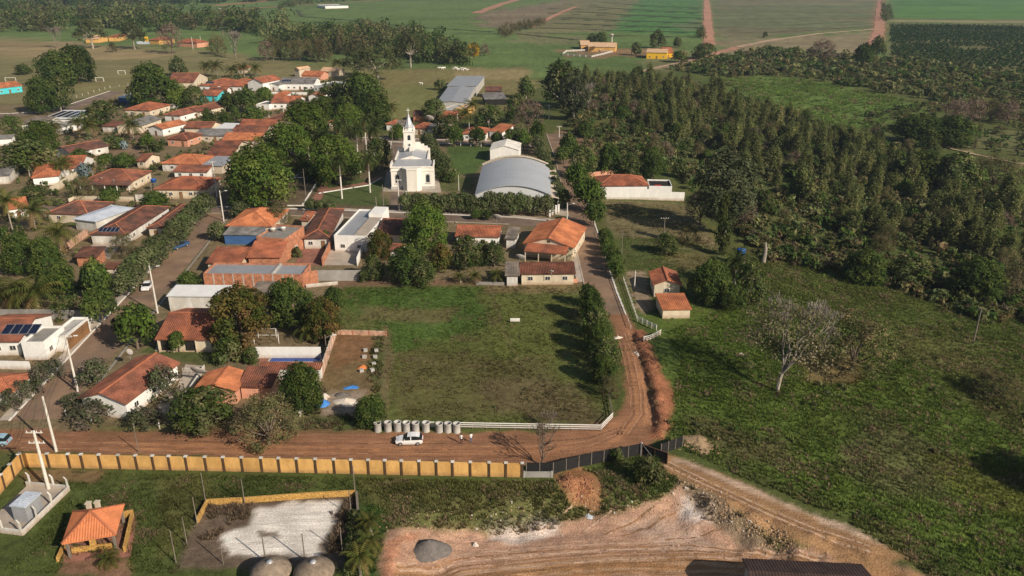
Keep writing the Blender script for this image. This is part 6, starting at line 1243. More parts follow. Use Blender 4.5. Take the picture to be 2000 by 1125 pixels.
pole(896, 372, 342, 'white light pole on the church green', r=.1); pole(597, 382, 330, 'park lamp pole by the white kerbed path', 'lamp', r=.09); pole(584, 345, 299, 'park lamp pole behind the big square tree', 'lamp', arms=1, r=.09); pole(1072, 233, 205, 'power pole at far end of the paved road', arms=1); pole(1092, 268, 247, 'power pole on the right of the far paved road', arms=1)
pole(1296, 462, 426, 'wooden pole on the mown field', 'lamp', arms=1, r=.12); pole(1214, 496, 450, 'thin post beside the dark roadside shrubs', 'lamp', r=.08); pole(1239, 562, 541, 'pale concrete post at the cottage path', r=.13); pole(1902, 665, 603, 'lone leaning wooden pole on the right hand slope', 'lamp', r=.14)
pole(403, 988, 925, 'slim lamp mast at left corner of the sand court', 'lamp', r=.06); pole(478, 985, 948, 'slim mast behind the sand court', 'lamp', r=.06); pole(344, 1100, 1038, 'slim net mast at front left of the sand court', 'lamp', r=.06); pole(365, 1062, 1025, 'slim net mast left of the sand court', 'lamp', r=.06); pole(385, 1022, 985, 'slim net mast at the crumbling wall', 'lamp', r=.06)
pole(436, 1102, 1065, 'slim mast with lamp on the dry court edge', 'lamp', r=.06); pole(596, 1096, 1056, 'dark mast before the thatched sunshades', 'lamp', r=.08); pole(519, 1098, 1060, 'dark mast left of the thatched sunshades', 'lamp', r=.08); pole(686, 1008, 968, 'slim net mast at right of the sand court', 'lamp', r=.06); pole(669, 1082, 1030, 'slim mast at front right of the sand court', 'lamp', r=.06)
pole(271, 884, 842, 'pair of thin pale stakes at the ochre wall', 'lamp', r=.06); pole(693, 958, 925, 'thin stake with ladder behind the ochre wall', 'lamp', r=.06); pole(638, 692, 660, 'garden lamp post by the pool wall', 'lamp', lamp=True, r=.07); pole(377, 96, 72, 'pale park light pole at the pasture', r=.2); pole(393, 90, 70, 'pale park light pole beside the pavilion', r=.2); pole(931, 188, 168, 'pole at right end of the grey barn', r=.14); pole(1195, 82, 71, 'white farm water tower mast', r=.5)
pole(555, 232, 205, 'pale pole in the centre of the upper village', r=.16); pole(527, 242, 232, 'pale pole beside the pale red roof', r=.16); pole(478, 285, 270, 'pale pole over the dark red roofs', r=.15); pole(917, 282, 240, 'white lamp pole on street behind the hall', r=.13); pole(768, 300, 230, 'thin pole beside the church tower', 'lamp', r=.08); pole(82, 215, 200, 'pale post by the far left street', r=.2)
def wires(label, pairs, sag=.7):
    t = thing('power_line', label, 'power line', pairs[0][0]); o = Vector(pairs[0][0])
    for a, c in pairs:
        for dx, dz in ((-.9, 0), (.35, 0), (.95, 0)):
            A = Vector(a) - o + Vector((dx, 0, dz - .2)); C = Vector(c) - o + Vector((dx, 0, dz - .2)); b = MB(); n = 10; pv = None
            for i in range(n + 1):
                f = i / n; p = A.lerp(C, f) - Vector((0, 0, sag * 4 * f * (1 - f)))
                if pv is not None: b.tube(pv, p, .028, .028, 3, False)
                pv = p
            b.build('wire', 'wire', t)
wires('power wires strung along the left street', [(q[0], q[1]), (q[1], q[2]), (q[2], q[3]), (q[3], q[4]), (q[4], q[5])])
# satellite dishes and water tanks
DISH = MB(); DISH.lathe([(.02, 0), (.5, .08), (.8, .2), (1, .34), (.99, .36), (.78, .24), (.4, .09), (.02, .03)], 18); DISH = DISH.mesh('bowl', 'white_dirty', True)
M['mesh_dish'] = mat('mesh_dish', (.36, .33, .30), .8, .2, 4, 12); DISH2 = DISH.copy(); DISH2.materials.clear(); DISH2.materials.append(M['mesh_dish'])
def dish(px, py, r, z, label, m=0, az=2.6, g=None):
    x, y = un(px, py, z); g0_ = zg(x, y); t = thing('satellite_dish', label, 'satellite dish', (x, y, z - max(.8, r))); MB().tube((0, 0, -(.6 if z > 2.5 else z - max(.8, r))), (0, 0, max(.8, r)), .05, .05, 6).build('mast', 'alu', t)
    o = link('bowl', DISH2 if m else DISH, t); o.location = (0, 0, max(.8, r)); o.scale = (r, r, r); o.rotation_euler = (R_(48), 0, R_(20) + az); MB().bar((0, 0, 0), (0, 0, .7), .04).build('feed', 'alu', o)
dish(386, 728, 1.4, 2.2, 'large mesh satellite dish beside the small orange roof', 1); dish(252, 688, .6, 3.2, 'pale satellite dish behind the long red-brown roof', 1, 1); dish(970, 426, 1.3, 3.8, 'large mesh dish at end of the wide red roof', 1); dish(1015, 505, 1.3, 3.2, 'large mesh dish by the grey fibre shed', 1); dish(838, 233, 2.0, 4.5, 'pale dish right of the church spire', 1)
for px, py, lb in ((197, 349, 'left of two small dishes on the large brown hipped roof'), (221, 353, 'right of two small dishes on the large brown hipped roof'), (355, 354, 'white dish on the corner house roof'), (367, 311, 'white dish on the orange hipped roof'), (600, 423, 'white dish on the small orange lean-to'), (592, 410, 'white dish above the street by the red-brown house'), (890, 436, 'white dish at left end of the wide red roof'), (1070, 431, 'white dish on ridge of the large orange gabled house'), (1077, 531, 'white dish on the long low house wall')): dish(px, py, .5, 3.6, lb)
TANK = MB(); TANK.lathe([(0.0, 0), (.75, 0), (.85, .9), (.9, .95), (.88, 1.05), (.3, 1.25), (0, 1.28)], 16); TK = {m: TANK.mesh('water_tank', m, True) for m in ('blue_tank', 'white_dirty')}
for px, py, z, m, s, lb in ((300, 356, 2.6, 'blue_tank', 1, 'blue water tank beside the large brown house'), (533, 452, 5.2, 'white_dirty', .8, 'left white water tank on the unfinished brick house'), (553, 450, 5.2, 'white_dirty', .8, 'right white water tank on the unfinished brick house'), (1447, 497, 2.0, 'blue_tank', 1.25, 'blue water tank on a stand at the woodland edge'), (1195, 71, 13, 'white_dirty', 1.6, 'white farm water tank on its mast')):
    x, y = un(px, py, z); o = link('water_tank', TK[m]); o.location = (x, y, z); o.scale = (s, s, s); tag(o, lb, 'water tank')
    if z in (2.0, 2.6): tag(MB().box(-.9, -.9, 0, -.7, -.7, z - .1).box(.7, -.9, 0, .9, -.7, z - .1).box(.7, .7, 0, .9, .9, z - .1).box(-.9, .7, 0, -.7, .9, z - .1).box(-1, -1, z - .1, 1, 1, z).build('tank_stand', 'wood_grey'), 'timber stand under the %s' % lb.split(' on ')[0].split(' beside')[0] + (' by the woods' if z == 2 else ' by the brown house'), 'stand').location = (x, y, 0)
# ------------------------------------------------------------------ vehicles
def car(label, px, py, rz, paint, kind='hatch'):
    x, y, z = G(px, py); t = thing('parked_car' if kind == 'hatch' else 'pickup_truck', label, 'car' if kind == 'hatch' else 'pickup', (x, y, z + .02), rz)
    if kind == 'hatch': S = [(-2.02, .42, .62, .62, .70), (-1.95, .30, .68, .70, .80), (-1.5, .24, .80, .84, .86), (-.95, .22, .90, .93, .88), (-.25, .22, .94, 1.42, .88), (.3, .22, .95, 1.50, .88), (1.0, .22, .96, 1.48, .88), (1.55, .26, .97, 1.38, .87), (1.92, .34, .92, .98, .82), (2.0, .45, .70, .72, .76)]
    else: S = [(-2.5, .5, .75, .76, .75), (-2.4, .4, .85, .9, .85), (-1.2, .35, 1.0, 1.05, .9), (-.55, .35, 1.05, 1.65, .9), (.6, .35, 1.05, 1.7, .9), (.95, .35, 1.05, 1.1, .9), (2.4, .4, 1.05, 1.08, .88), (2.5, .5, .8, .82, .82)]
    B, Gl = MB(), MB(); rows = []
    for sx, zl, zb, ztp, w in S:
        wr = w * (.74 if ztp - zb > .25 else .93); rows.append([(sx, -w * .92, zl), (sx, -w, (zl + zb) / 2), (sx, -w * .97, zb), (sx, -wr, ztp), (sx, wr, ztp), (sx, w * .97, zb), (sx, w, (zl + zb) / 2), (sx, w * .92, zl)])
    for i, (r0, r1) in enumerate(zip(rows[:-1], rows[1:])):
        for j in range(7):
            cab = (S[i][3] - S[i][2] > .25 or S[i + 1][3] - S[i + 1][2] > .25); both = (S[i][3] - S[i][2] > .25 and S[i + 1][3] - S[i + 1][2] > .25)
            tgt = Gl if (cab and (j in (2, 4) or (j == 3 and not both))) else B
            tgt.poly([r0[j], r0[j + 1], r1[j + 1], r1[j]][::-1])
        B.poly([r0[0], r0[7], r1[7], r1[0]])
    B.poly(rows[0]); B.poly(rows[-1][::-1]); part(t, B, 'body', paint).data.update(); part(t, Gl, 'windows', 'carglass'); part(t, MB().hexa([(.22, -.862, .95), (.34, -.862, .95), (.34, -.5, .95), (.22, -.5, .95)], [(.22, -.662, 1.47), (.34, -.662, 1.47), (.34, -.4, 1.47), (.22, -.4, 1.47)]), 'door_pillar', paint)
    ax = (-1.28, 1.28) if kind == 'hatch' else (-1.6, 1.5); rr = .32 if kind == 'hatch' else .38
    for X in ax:
        for s in (-1, 1): wl = MB().tube((X, s * .66, rr), (X, s * .9, rr), rr, rr, 16).build('wheel', 'tyre', t); MB().tube((X, s * .9, rr), (X, s * .912, rr), rr * .62, rr * .6, 12).build('rim', 'alu', wl)
    f = S[0][0]; e = S[-1][0]
    for s in (-1, 1): MB().box(f - .0, s * .52 - .16, .60, f + .18, s * .52 + .16, .74).build('headlight', 'lamp_clear', t); MB().box(e - .12, s * .66 - .1, .72, e + .02, s * .66 + .1, .95).build('tail_light', 'lamp_red', t); MB().box(-.75, s * .9 - .09, .95, -.6, s * .9 + .09, 1.08).build('mirror', paint, t)
    return t
car('white hatchback parked on the earth road beside the pipes', 800, 865, R_(2), 'carwhite'); car('white car parked nose on along the left street hedge', 288, 564, R_(98), 'carwhite'); car('dark blue pickup by the hedge on the left street', 352, 484, R_(62), 'carblue', 'pickup'); car('pale blue car cut off at the left edge on the earth road', -6, 868, R_(4), 'carpale'); car('white truck small on the far dirt road', 430, 18, R_(10), 'carwhite', 'pickup')
# ------------------------------------------------------------------ people and cattle
def skinned(name, joints, edges, sub=1):
    """one continuous body grown from a joint skeleton"""
    me = bpy.data.meshes.new(name); me.from_pydata([j[0] for j in joints], edges, []); o = bpy.data.objects.new(name, me); COL.objects.link(o); o.modifiers.new('skin', 'SKIN')
    for v, j in zip(me.skin_vertices[0].data, joints): v.radius = (j[1], j[1] if len(j) < 3 else j[2])
    me.skin_vertices[0].data[0].use_root = True; s = o.modifiers.new('sub', 'SUBSURF'); s.levels = sub; s.render_levels = sub
    dg = bpy.context.evaluated_depsgraph_get(); out = bpy.data.meshes.new_from_object(o.evaluated_get(dg)); bpy.data.objects.remove(o); bpy.data.meshes.remove(me); return out
def person(label, px, py, rz, bend, legs):
    J = [((0, 0, .95), .14, .11), ((0, 0, 1.2), .13, .10), ((0, 0, 1.42), .17, .10), ((0, .0, 1.52), .06), ((0, -.02, 1.6), .085), ((0, -.02, 1.7), .09), ((0, -.01, 1.77), .05)]; E_ = [(0, 1), (1, 2), (2, 3), (3, 4), (4, 5), (5, 6)]
    for s in (-1, 1):
        n = len(J); fb = bend * s; J += [((s * .21, 0, 1.41), .06), ((s * .27, .02, 1.14), .046), ((s * .25, -.10 + fb, .90), .036), ((s * .25, -.13 + fb, .82), .035, .02), ((s * .1, 0, .9), .09), ((s * .12, -.03 * s, .5), .062), ((s * .12, .02 * s, .1), .042), ((s * .13, -.12, .03), .04, .03)]
        E_ += [(2, n), (n, n + 1), (n + 1, n + 2), (n + 2, n + 3), (0, n + 4), (n + 4, n + 5), (n + 5, n + 6), (n + 6, n + 7)]
        for k in range(4): m = len(J); J += [((s * .25 - .03 + .02 * k, -.14 + fb, .78), .009), ((s * .25 - .03 + .02 * k, -.15 + fb, .72 + .005 * abs(k - 1.5)), .008)]; E_ += [(n + 3, m), (m, m + 1)]
        m = len(J); J += [((s * .21, -.16 + fb, .8), .01), ((s * .20, -.18 + fb, .76), .008)]; E_ += [(n + 3, m), (m, m + 1)]
    me = skinned('body', J, E_, 1); [me.materials.append(M[m]) for m in ('skin', 'shirt', legs, 'hair', 'void')]
    for p in me.polygons:
        c = p.center; p.use_smooth = True; k = 0
        if c.z < .07: k = 4
        elif c.z < .95 and abs(c.x) < .22 and not (abs(c.x) > .2 and c.z > .7): k = 2
        elif c.z < 1.5 and (abs(c.x) < .25 and c.z > .95) and not (abs(c.x) > .23 and c.z < 1.15): k = 1
        elif c.z > 1.66 and (c.y > -.05 or c.z > 1.75): k = 3
        p.material_index = k
    x, y, z = G(px, py); t = thing('person', label, 'person', (x, y, z), rz); o = link('body', me, t)
    MB().lathe([(.0, 1.81), (.07, 1.80), (.1, 1.74), (.102, 1.68), (.09, 1.66)], 10, (0, .01)).build('hair', 'hair', t, True); MB().box(-.03, -.125, 1.66, .03, -.10, 1.68).build('nose', 'skin', t)
person('person in white shirt and dark trousers standing on the earth road', 901, 867, 2.9, .05, 'trousers'); person('person in white shirt and blue trousers standing nearer the bare tree', 920, 865, -2.6, -.06, 'jeans')
J = [((0, 0, 1.02), .33, .36), ((.5, 0, 1.0), .30, .34), ((-.5, 0, 1.02), .30, .32), ((-.8, 0, 1.15), .18, .2), ((-1.05, 0, 1.35), .13, .15), ((-1.35, 0, 1.25), .10), ((-1.5, 0, 1.12), .07), ((.78, 0, 1.08), .16), ((.9, 0, .85), .03), ((.92, 0, .5), .03)]; E_ = [(0, 1), (0, 2), (2, 3), (3, 4), (4, 5), (5, 6), (1, 7), (7, 8), (8, 9)]
for s in (-1, 1):
    n = len(J); J += [((-.55, s * .2, .7), .11), ((-.56, s * .2, .4), .06), ((-.55, s * .2, .04), .06), ((.62, s * .2, .78), .14), ((.52, s * .2, .55), .08), ((.68, s * .2, .36), .055), ((.64, s * .2, .04), .055), ((-1.1, s * .2, 1.42), .04), ((-1.12, s * .14, 1.58), .02)]
    E_ += [(2, n), (n, n + 1), (n + 1, n + 2), (1, n + 3), (n + 3, n + 4), (n + 4, n + 5), (n + 5, n + 6), (4, n + 7), (4, n + 8)]
COW = skinned('cow', J, E_, 1); COW.materials.append(M['cowhide'])
for p in COW.polygons: p.use_smooth = True
ORDC = 'first second third fourth fifth sixth seventh eighth ninth tenth'.split()
for i, (px, py) in enumerate(((857, 135), (864, 136), (868, 135), (885, 137), (891, 135), (895, 138), (900, 136), (903, 139), (908, 137), (912, 139), (823, 166), (1166, 164))):
    x, y, z = G(px, py); o = link('cow', COW); o.location = (x, y, z); o.rotation_euler = (0, 0, rnd.uniform(-.6, .6) + (math.pi if i % 3 == 0 else 0)); o.scale = (1.15,) * 3
    tag(o, ORDC[i] + ' white cow from the left in the herd behind the pasture' if i < 10 else ('lone white cow lying in the middle of the pasture' if i == 10 else 'white cow grazing at the far edge of the woods'), 'cow', 'white cattle herd' if i < 10 else None)
# football goals, slide, wooden obelisk
for px, py, w, lb in ((21, 160, 6, 'white football goal behind the turquoise house'), (195, 160, 4.5, 'white football goal on the grass, nearer one'), (238, 146, 4.5, 'white football goal by the bushes, farther one')):
    x, y, z = G(px, py); t = thing('football_goal', lb, 'goal', (x, y, z), .1); [MB().tube((s * w / 2, 0, -.1), (s * w / 2, 0, 2.6), .12, .12, 8).build('post', 'white', t) for s in (-1, 1)]; part(t, MB().tube((-w / 2, 0, 2.6), (w / 2, 0, 2.6), .12, .12, 8), 'crossbar', 'white'); part(t, MB().bar((-w / 2, 1.5, .05), (w / 2, 1.5, .05), .08).bar((-w / 2, 0, 2.5), (-w / 2, 1.5, .05), .08).bar((w / 2, 0, 2.5), (w / 2, 1.5, .05), .08), 'back_frame', 'white')
x, y, z = G(287, 85); t = thing('water_slide', 'yellow slide tower in the park far left', 'slide', (x, y, z)); part(t, MB().box(-1.2, -1.2, 0, 1.2, 1.2, 6), 'tower', 'goldpaint'); part(t, MB().bar((-1.2, -1, 5.5), (-7, -1.5, .6), 1.0, .3), 'chute', 'goldpaint'); part(t, MB().box(-7, -5, 0, 8, -2, 2.2), 'basin_wall', 'zinc_pale')
x, y, z = G(1491, 512); t = thing('broken_trunk', 'pale broken tree trunk standing at the woodland edge', 'trunk', (x, y, z)); part(t, MB().tube((0, 0, -.2), (.2, 0, 3), .55, .42, 9).tube((.2, 0, 3), (.0, .1, 5.0), .42, .2, 9), 'stem', 'trunk_pale'); part(t, MB().tube((.2, 0, 3.2), (.9, .1, 3.9), .15, .08, 6), 'stub', 'trunk_pale')

# ------------------------------------------------------------------ trees one by one (crown boxes measured in the photo)
for a in (
 ('mango', 70, 103, 142, 160, 'left half of the paired dark mangoes on the pasture'), ('mango', 112, 92, 180, 152, 'right half of the paired dark mangoes on the pasture'),
 ('mango', 50, 153, 108, 212, 'dark round tree by the far left street beside the turquoise house'), ('wood', 84, 150, 138, 208, 'lighter round tree by the far left street'),
 ('mango', 250, 128, 337, 200, 'huge dark mango above the orange hipped house'), ('wood', 330, 112, 363, 142, 'small leafy tree behind the long brown roofed house'),
 ('leafy', 322, 160, 368, 205, 'bright garden tree right of the huge mango'), ('wood', 358, 168, 398, 208, 'darker garden tree left of the turquoise side wall'), ('wood', 28, 125, 60, 142, 'low bush tree left of the paired mangoes'),
 ('oiti', 392, 212, 417, 238, 'round clipped tree beside the small cream gabled house'), ('oiti', 428, 180, 462, 208, 'round garden tree right of the turquoise wall'), ('oiti', 456, 172, 500, 206, 'broad round garden tree below the white gabled house'), ('leafy', 500, 171, 532, 194, 'bright round tree left of the small orange hipped roof'),
 ('oiti', 470, 208, 516, 236, 'round dark tree above the pale red roof'), ('oiti', 428, 220, 456, 240, 'clipped round tree near the small pale metal roof'), ('oiti', 450, 206, 470, 232, 'narrow round tree between red roofs in the upper village'),
 ('leafy', 438, 284, 572, 392, 'huge bright green tree at the corner of the square'), ('leafy', 515, 240, 606, 325, 'large green tree behind the huge square tree'), ('leafy', 556, 206, 648, 290, 'large green tree at back of the square'), ('leafy', 605, 265, 706, 348, 'bright green tree in the middle of the square'), ('leafy', 600, 318, 655, 350, 'low bright green tree by the white kerbed path'),
 ('mango', 655, 146, 752, 222, 'tall dark tree between villa and pasture'), ('mango', 695, 182, 762, 236, 'dark tree below the tall one near the palms'), ('wood', 615, 163, 682, 215, 'broad olive tree left of the tall dark tree'), ('leafy', 600, 190, 660, 230, 'green tree below the pale blue gabled house'), ('wood', 560, 195, 610, 235, 'tree right of the broad red roof'),
 ('cypress', 590, 322, 622, 352, 'clipped conical tree on the square'), ('leafy', 652, 205, 712, 262, 'green tree over the dark red roofs'), ('wood', 712, 262, 765, 330, 'olive tree left of the church lane'), ('sparse', 735, 275, 768, 320, 'thin purplish tree beside the church lane'),
 ('wood', 825, 193, 872, 232, 'round dark tree in front of the grey barn'), ('shrub', 848, 155, 872, 175, 'dark bush at left of the wide grey barn end'), ('wood', 845, 225, 900, 262, 'bushy green garden behind the church green'), ('leafy', 760, 243, 792, 268, 'small round street tree left of the church tower'),
 ('wood', 1060, 116, 1135, 200, 'tall dark tree with pale trunks at head of the woods'), ('euca', 1095, 140, 1150, 215, 'pale stemmed tall tree beside the dark one'), ('pink', 1000, 188, 1062, 252, 'pinkish leafless tree beside the paved road end'), ('wood', 1010, 150, 1045, 185, 'olive tree at the edge of the pasture near the barn'), ('oiti', 1032, 238, 1066, 268, 'light green street tree at the far road corner'),
 ('oiti', 914, 248, 948, 276, 'round street tree on the street behind the hall, left'), ('oiti', 957, 258, 983, 279, 'round street tree on the street behind the hall, middle'), ('oiti', 984, 252, 1012, 279, 'round street tree on the street behind the hall, right'), ('oiti', 1006, 254, 1040, 282, 'broad dark street tree near the white building'),
 ('oiti', 870, 245, 905, 275, 'dark bushy tree left of the red hipped house'), ('wood', 925, 205, 985, 245, 'dark shady tree in front of the open shed'), ('wood', 985, 175, 1030, 240, 'brownish tree right of the open shed'),
 ('leafy', 783, 395, 876, 478, 'big round green tree behind the white modern house'), ('flush', 715, 450, 764, 500, 'yellowish tree in the back garden of the modern house'), ('wood', 708, 490, 750, 548, 'grey green tree against the block wall'), ('mango', 755, 480, 835, 545, 'dark tree mass in the middle back garden'), ('flush', 838, 472, 884, 528, 'yellow green tree right of the dark back garden'), ('wood', 800, 505, 850, 552, 'bushy tree at the plot boundary'),
 ('wood', 880, 455, 936, 522, 'dark garden tree below the wide red roof, left'), ('wood', 922, 462, 962, 520, 'dark garden tree below the wide red roof, middle'), ('wood', 944, 470, 987, 516, 'dark garden tree below the wide red roof, right'),
 ('mango', 520, 545, 612, 628, 'large dark tree in front of the brick building'), ('flush', 405, 560, 526, 665, 'large mango with brown new leaves beside the veranda house'), ('flush', 593, 578, 664, 660, 'mango with reddish new leaves at the plot corner'), ('mango', 632, 556, 672, 606, 'dark tree at the plot boundary by the pale wall'), ('shrub', 416, 660, 472, 710, 'dense round shrub on the lawn of the veranda house'), ('wood', 475, 672, 505, 712, 'light green bush beside the pool'),
 ('oiti', 330, 645, 362, 680, 'small clipped tree on the veranda lawn'), ('wood', 330, 752, 455, 838, 'wide dark bush tree beside the small orange roof'), ('sparse', 455, 765, 585, 865, 'olive thin crowned tree at the earth road edge'), ('mango', 543, 708, 627, 795, 'dark tree over the pool house corner'), ('mango', 692, 772, 752, 826, 'dark bushy tree at the front corner of the plot'),
 ('olean', 285, 700, 352, 795, 'large greyish flowering shrub right of the corner house'), ('olean', 150, 700, 218, 758, 'flowering shrub row left of the corner house'), ('olean', 118, 765, 170, 800, 'small flowering shrub at the pole foot'), ('olean', 135, 782, 215, 825, 'spreading flowering shrub before the white gable'), ('olean', 242, 795, 312, 835, 'spreading flowering shrub right of the white gable'), ('olean', 20, 735, 60, 790, 'flowering shrub left of the street kerb, near'), ('olean', 50, 710, 100, 760, 'flowering shrub left of the street kerb, middle'), ('olean', 85, 700, 125, 735, 'flowering shrub left of the street kerb, far'), ('olean', 0, 755, 40, 805, 'flowering shrub at left edge by the street'),
 ('oiti', 222, 594, 296, 662, 'round street tree at the front of the left street, right side'), ('oiti', 161, 562, 226, 618, 'round street tree at the left street by the garden wall'), ('oiti', 104, 650, 126, 670, 'small clipped tree by the plank gate'), ('oiti', 275, 378, 330, 398, 'low round street tree before the corner house'), ('oiti', 192, 368, 232, 395, 'dark clipped tree before the brown house porch'), ('street', 405, 432, 442, 462, 'small round tree at the blue carport'), ('street', 445, 394, 492, 418, 'low round street tree before the pyramid roof'), ('oiti', 345, 530, 390, 560, 'bright bush at the white hall corner'),
 ('sparse', 518, 395, 568, 440, 'dry thin tree behind the pyramid roofed house'), ('oiti', 505, 440, 530, 452, 'small bush by the unfinished brick house'), ('oiti', 624, 448, 646, 475, 'small dark tree in the red-brown house yard'), ('shrub', 570, 480, 590, 505, 'bushy plant in the brick yard'), ('wood', 700, 520, 720, 555, 'grey shrub beside the block wall'),
 ('mango', 0, 440, 68, 540, 'large dark tree mass at the left edge'), ('mango', 52, 450, 118, 545, 'dark tree right of the left edge mass'), ('oiti', 152, 500, 212, 572, 'dark round garden tree near the paved yard'), ('oiti', 88, 508, 142, 575, 'dark round garden tree left of the paved yard'), ('wood', 100, 575, 152, 612, 'garden bush behind the grey wall'), ('sparse', 210, 455, 266, 498, 'thin olive tree before the solar tiled house'),
 ('wood', 0, 276, 108, 330, 'wide olive tree at the left edge in the upper village'), ('leafy', 42, 238, 108, 292, 'light green round tree at far left'), ('wood', 0, 226, 42, 268, 'round tree at the far left edge'), ('wood', 160, 198, 225, 240, 'leafy garden mass beside the palms at far left'), ('shrub', 195, 265, 240, 290, 'hedge bushes at the bare earth yard'), ('oiti', 135, 292, 180, 315, 'dark hedge bush behind the brown gabled house'), ('oiti', 190, 300, 225, 320, 'hedge tree on the earth yard, left'), ('oiti', 220, 302, 265, 320, 'hedge tree on the earth yard, right'), ('wood', 38, 362, 90, 388, 'clipped dark garden tree by the street at left'), ('sparse', 130, 345, 185, 385, 'bare twiggy tree before the porch of the brown house'), ('agave', 150, 320, 176, 345, 'silvery palm beside the cream garden wall'), ('agave', 232, 275, 250, 290, 'silvery bush in the bare earth yard'), ('shrub', 290, 275, 325, 292, 'bush below the salmon house'), ('oiti', 270, 262, 300, 285, 'garden tree left of the salmon house'),
 ('oiti', 1092, 258, 1128, 298, 'street tree on the right of the far paved road'), ('flush', 1098, 268, 1128, 305, 'yellowish street tree right of the far paved road'), ('oiti', 1104, 316, 1152, 372, 'large round street tree right of the paved road, far'), ('oiti', 1122, 348, 1182, 398, 'large round street tree at the white wall'), ('oiti', 1138, 392, 1184, 430, 'round street tree at the mown field'), ('oiti', 1085, 285, 1118, 312, 'dark low street tree right of the paved road'),
 ('mango', 1164, 275, 1216, 342, 'dark tree behind the pink wall'), ('wood', 1110, 285, 1165, 340, 'olive bush tree behind the road trees'), ('mango', 1250, 290, 1300, 340, 'dark tree behind the hipped house'), ('wood', 1210, 300, 1256, 340, 'olive thicket tree above the hipped house roof'), ('euca', 1358, 300, 1484, 428, 'very tall grey green tree above the mown field corner'), ('cypress', 1398, 382, 1428, 490, 'tall columnar tree at the mown field corner'), ('pink', 1338, 368, 1402, 430, 'reddish brown bush tree right of the white wall'), ('wood', 1280, 455, 1328, 492, 'bright green bush below the mown field'), ('sparse', 1322, 430, 1370, 482, 'grey shrub at end of the mown field'),
 ('mango', 1350, 490, 1425, 600, 'dark tree beside the cottage'), ('wood', 1432, 515, 1502, 580, 'dark tree beside the shaggy palm'), ('mango', 1400, 555, 1460, 600, 'low dark tree behind the cottage lawn'), ('sparse', 1600, 605, 1745, 722, 'large olive thin tree on the right slope'), ('mango', 1650, 488, 1735, 545, 'dark bush at the lower woodland edge'), ('wood', 1740, 505, 1830, 550, 'round dark tree in shade at right'), ('sparse', 1950, 470, 2040, 610, 'dark purple thin tree at the right edge'), ('mango', 1860, 505, 1960, 580, 'shaded dark tree near the right edge'),
 ('shrub', 1240, 888, 1296, 945, 'grey green bush below the gate'), ('shrub', 1190, 875, 1220, 905, 'bush against the black net fence'), ('sparse', 1900, 722, 1998, 775, 'dark brown thicket bush at right edge'), ('mango', 1830, 235, 1905, 268, 'dark umbrella shaped tree mass beyond the woods'), ('mango', 1745, 225, 1840, 275, 'dark spreading tree beyond the woods'), ('wood', 1800, 268, 1838, 300, 'round tree at the sunlit clearing'), ('mango', 1825, 228, 1900, 278, 'dark tree at the far clearing'), ('pink', 1842, 192, 1890, 232, 'leafless thicket tree far right, first of four'), ('pink', 1878, 186, 1925, 235, 'leafless thicket tree far right, second of four'), ('sparse', 1915, 190, 1962, 234, 'leafless thicket tree far right, third of four'), ('pink', 1950, 195, 1992, 236, 'leafless thicket tree far right, fourth of four'), ('mango', 1760, 295, 1860, 350, 'dark shaded tree clump among the young trees'), ('wood', 1830, 300, 1920, 360, 'yellow green tree beside the shaded clump'), ('sparse', 1890, 305, 2000, 360, 'brown thicket at right among young trees'),
 ('wood', 1270, 58, 1298, 90, 'tall dark tree beside the yellow farm house'), ('wood', 1290, 70, 1302, 90, 'dark tree right behind the yellow farm house'), ('wood', 1145, 66, 1166, 82, 'dark tree behind the farm hall, left'), ('wood', 1162, 62, 1186, 82, 'dark tree behind the farm hall, right'), ('wood', 1316, 70, 1332, 92, 'slim topped tree right of the farm'), ('wood', 1232, 84, 1254, 104, 'dark bush between the farm buildings'), ('wood', 1352, 85, 1400, 110, 'bush group by the farm track'), ('wood', 1310, 100, 1345, 118, 'low bush right of the yellow farm house'), ('ipe', 912, 84, 938, 108, 'small yellow flowering tree beyond the pasture'), ('pink', 935, 86, 958, 104, 'rusty bush beside the yellow flowering tree'), ('pink', 1580, 78, 1635, 112, 'purplish wide tree at the field edge'), ('mango', 1670, 84, 1705, 126, 'very dark tree by the red farm road'), ('wood', 1700, 60, 1732, 115, 'tall tree at the orchard corner'), ('wood', 1490, 58, 1500, 76, 'lone small tree in the far field'),
): T(*a)
# umbrella trees and leafless trees
for kd, bx, by, Rr, Hh_, lb in (('acacia', 182, 95, 14, 23, 'spreading green tree with white trunk in the park, left'), ('acacia', 263, 96, 11.5, 21, 'spreading green tree with white trunk in the park, middle'), ('acacia', 802, 132, 10.5, 23, 'tall umbrella tree with white trunk on the pasture'), ('acacia', 738, 160, 17, 20, 'very wide feathery tree at the pasture corner'), ('acacia', 700, 150, 12, 16, 'wide feathery tree behind the villa'), ('sparse', 668, 106, 5.5, 20, 'tall slim thin tree on the pasture'), ('sparse', 425, 106, 8, 15, 'olive brown thin tree in the park'), ('sparse', 220, 102, 4, 8, 'small brown tree on the pasture'), ('pink', 337, 105, 10, 23, 'purple leafless crown tree in the park')):
    x, y, z = G(bx, by); tree(kd, x, y, Rr, Hh_, lb)
ORDW = 'first second third fourth fifth sixth seventh eighth'.split()
for i, (bx, by) in enumerate(((520, 119), (534, 117), (548, 116), (570, 119), (586, 119), (604, 116), (622, 121), (634, 121))): x, y, z = G(bx, by); tree(rnd.choice(('sparse', 'pink')), x, y, rnd.uniform(5.5, 7.5), rnd.uniform(14, 18), ORDW[i] + ' thin brown tree from the left in the pasture row', 'thin trees in a row on the pasture')
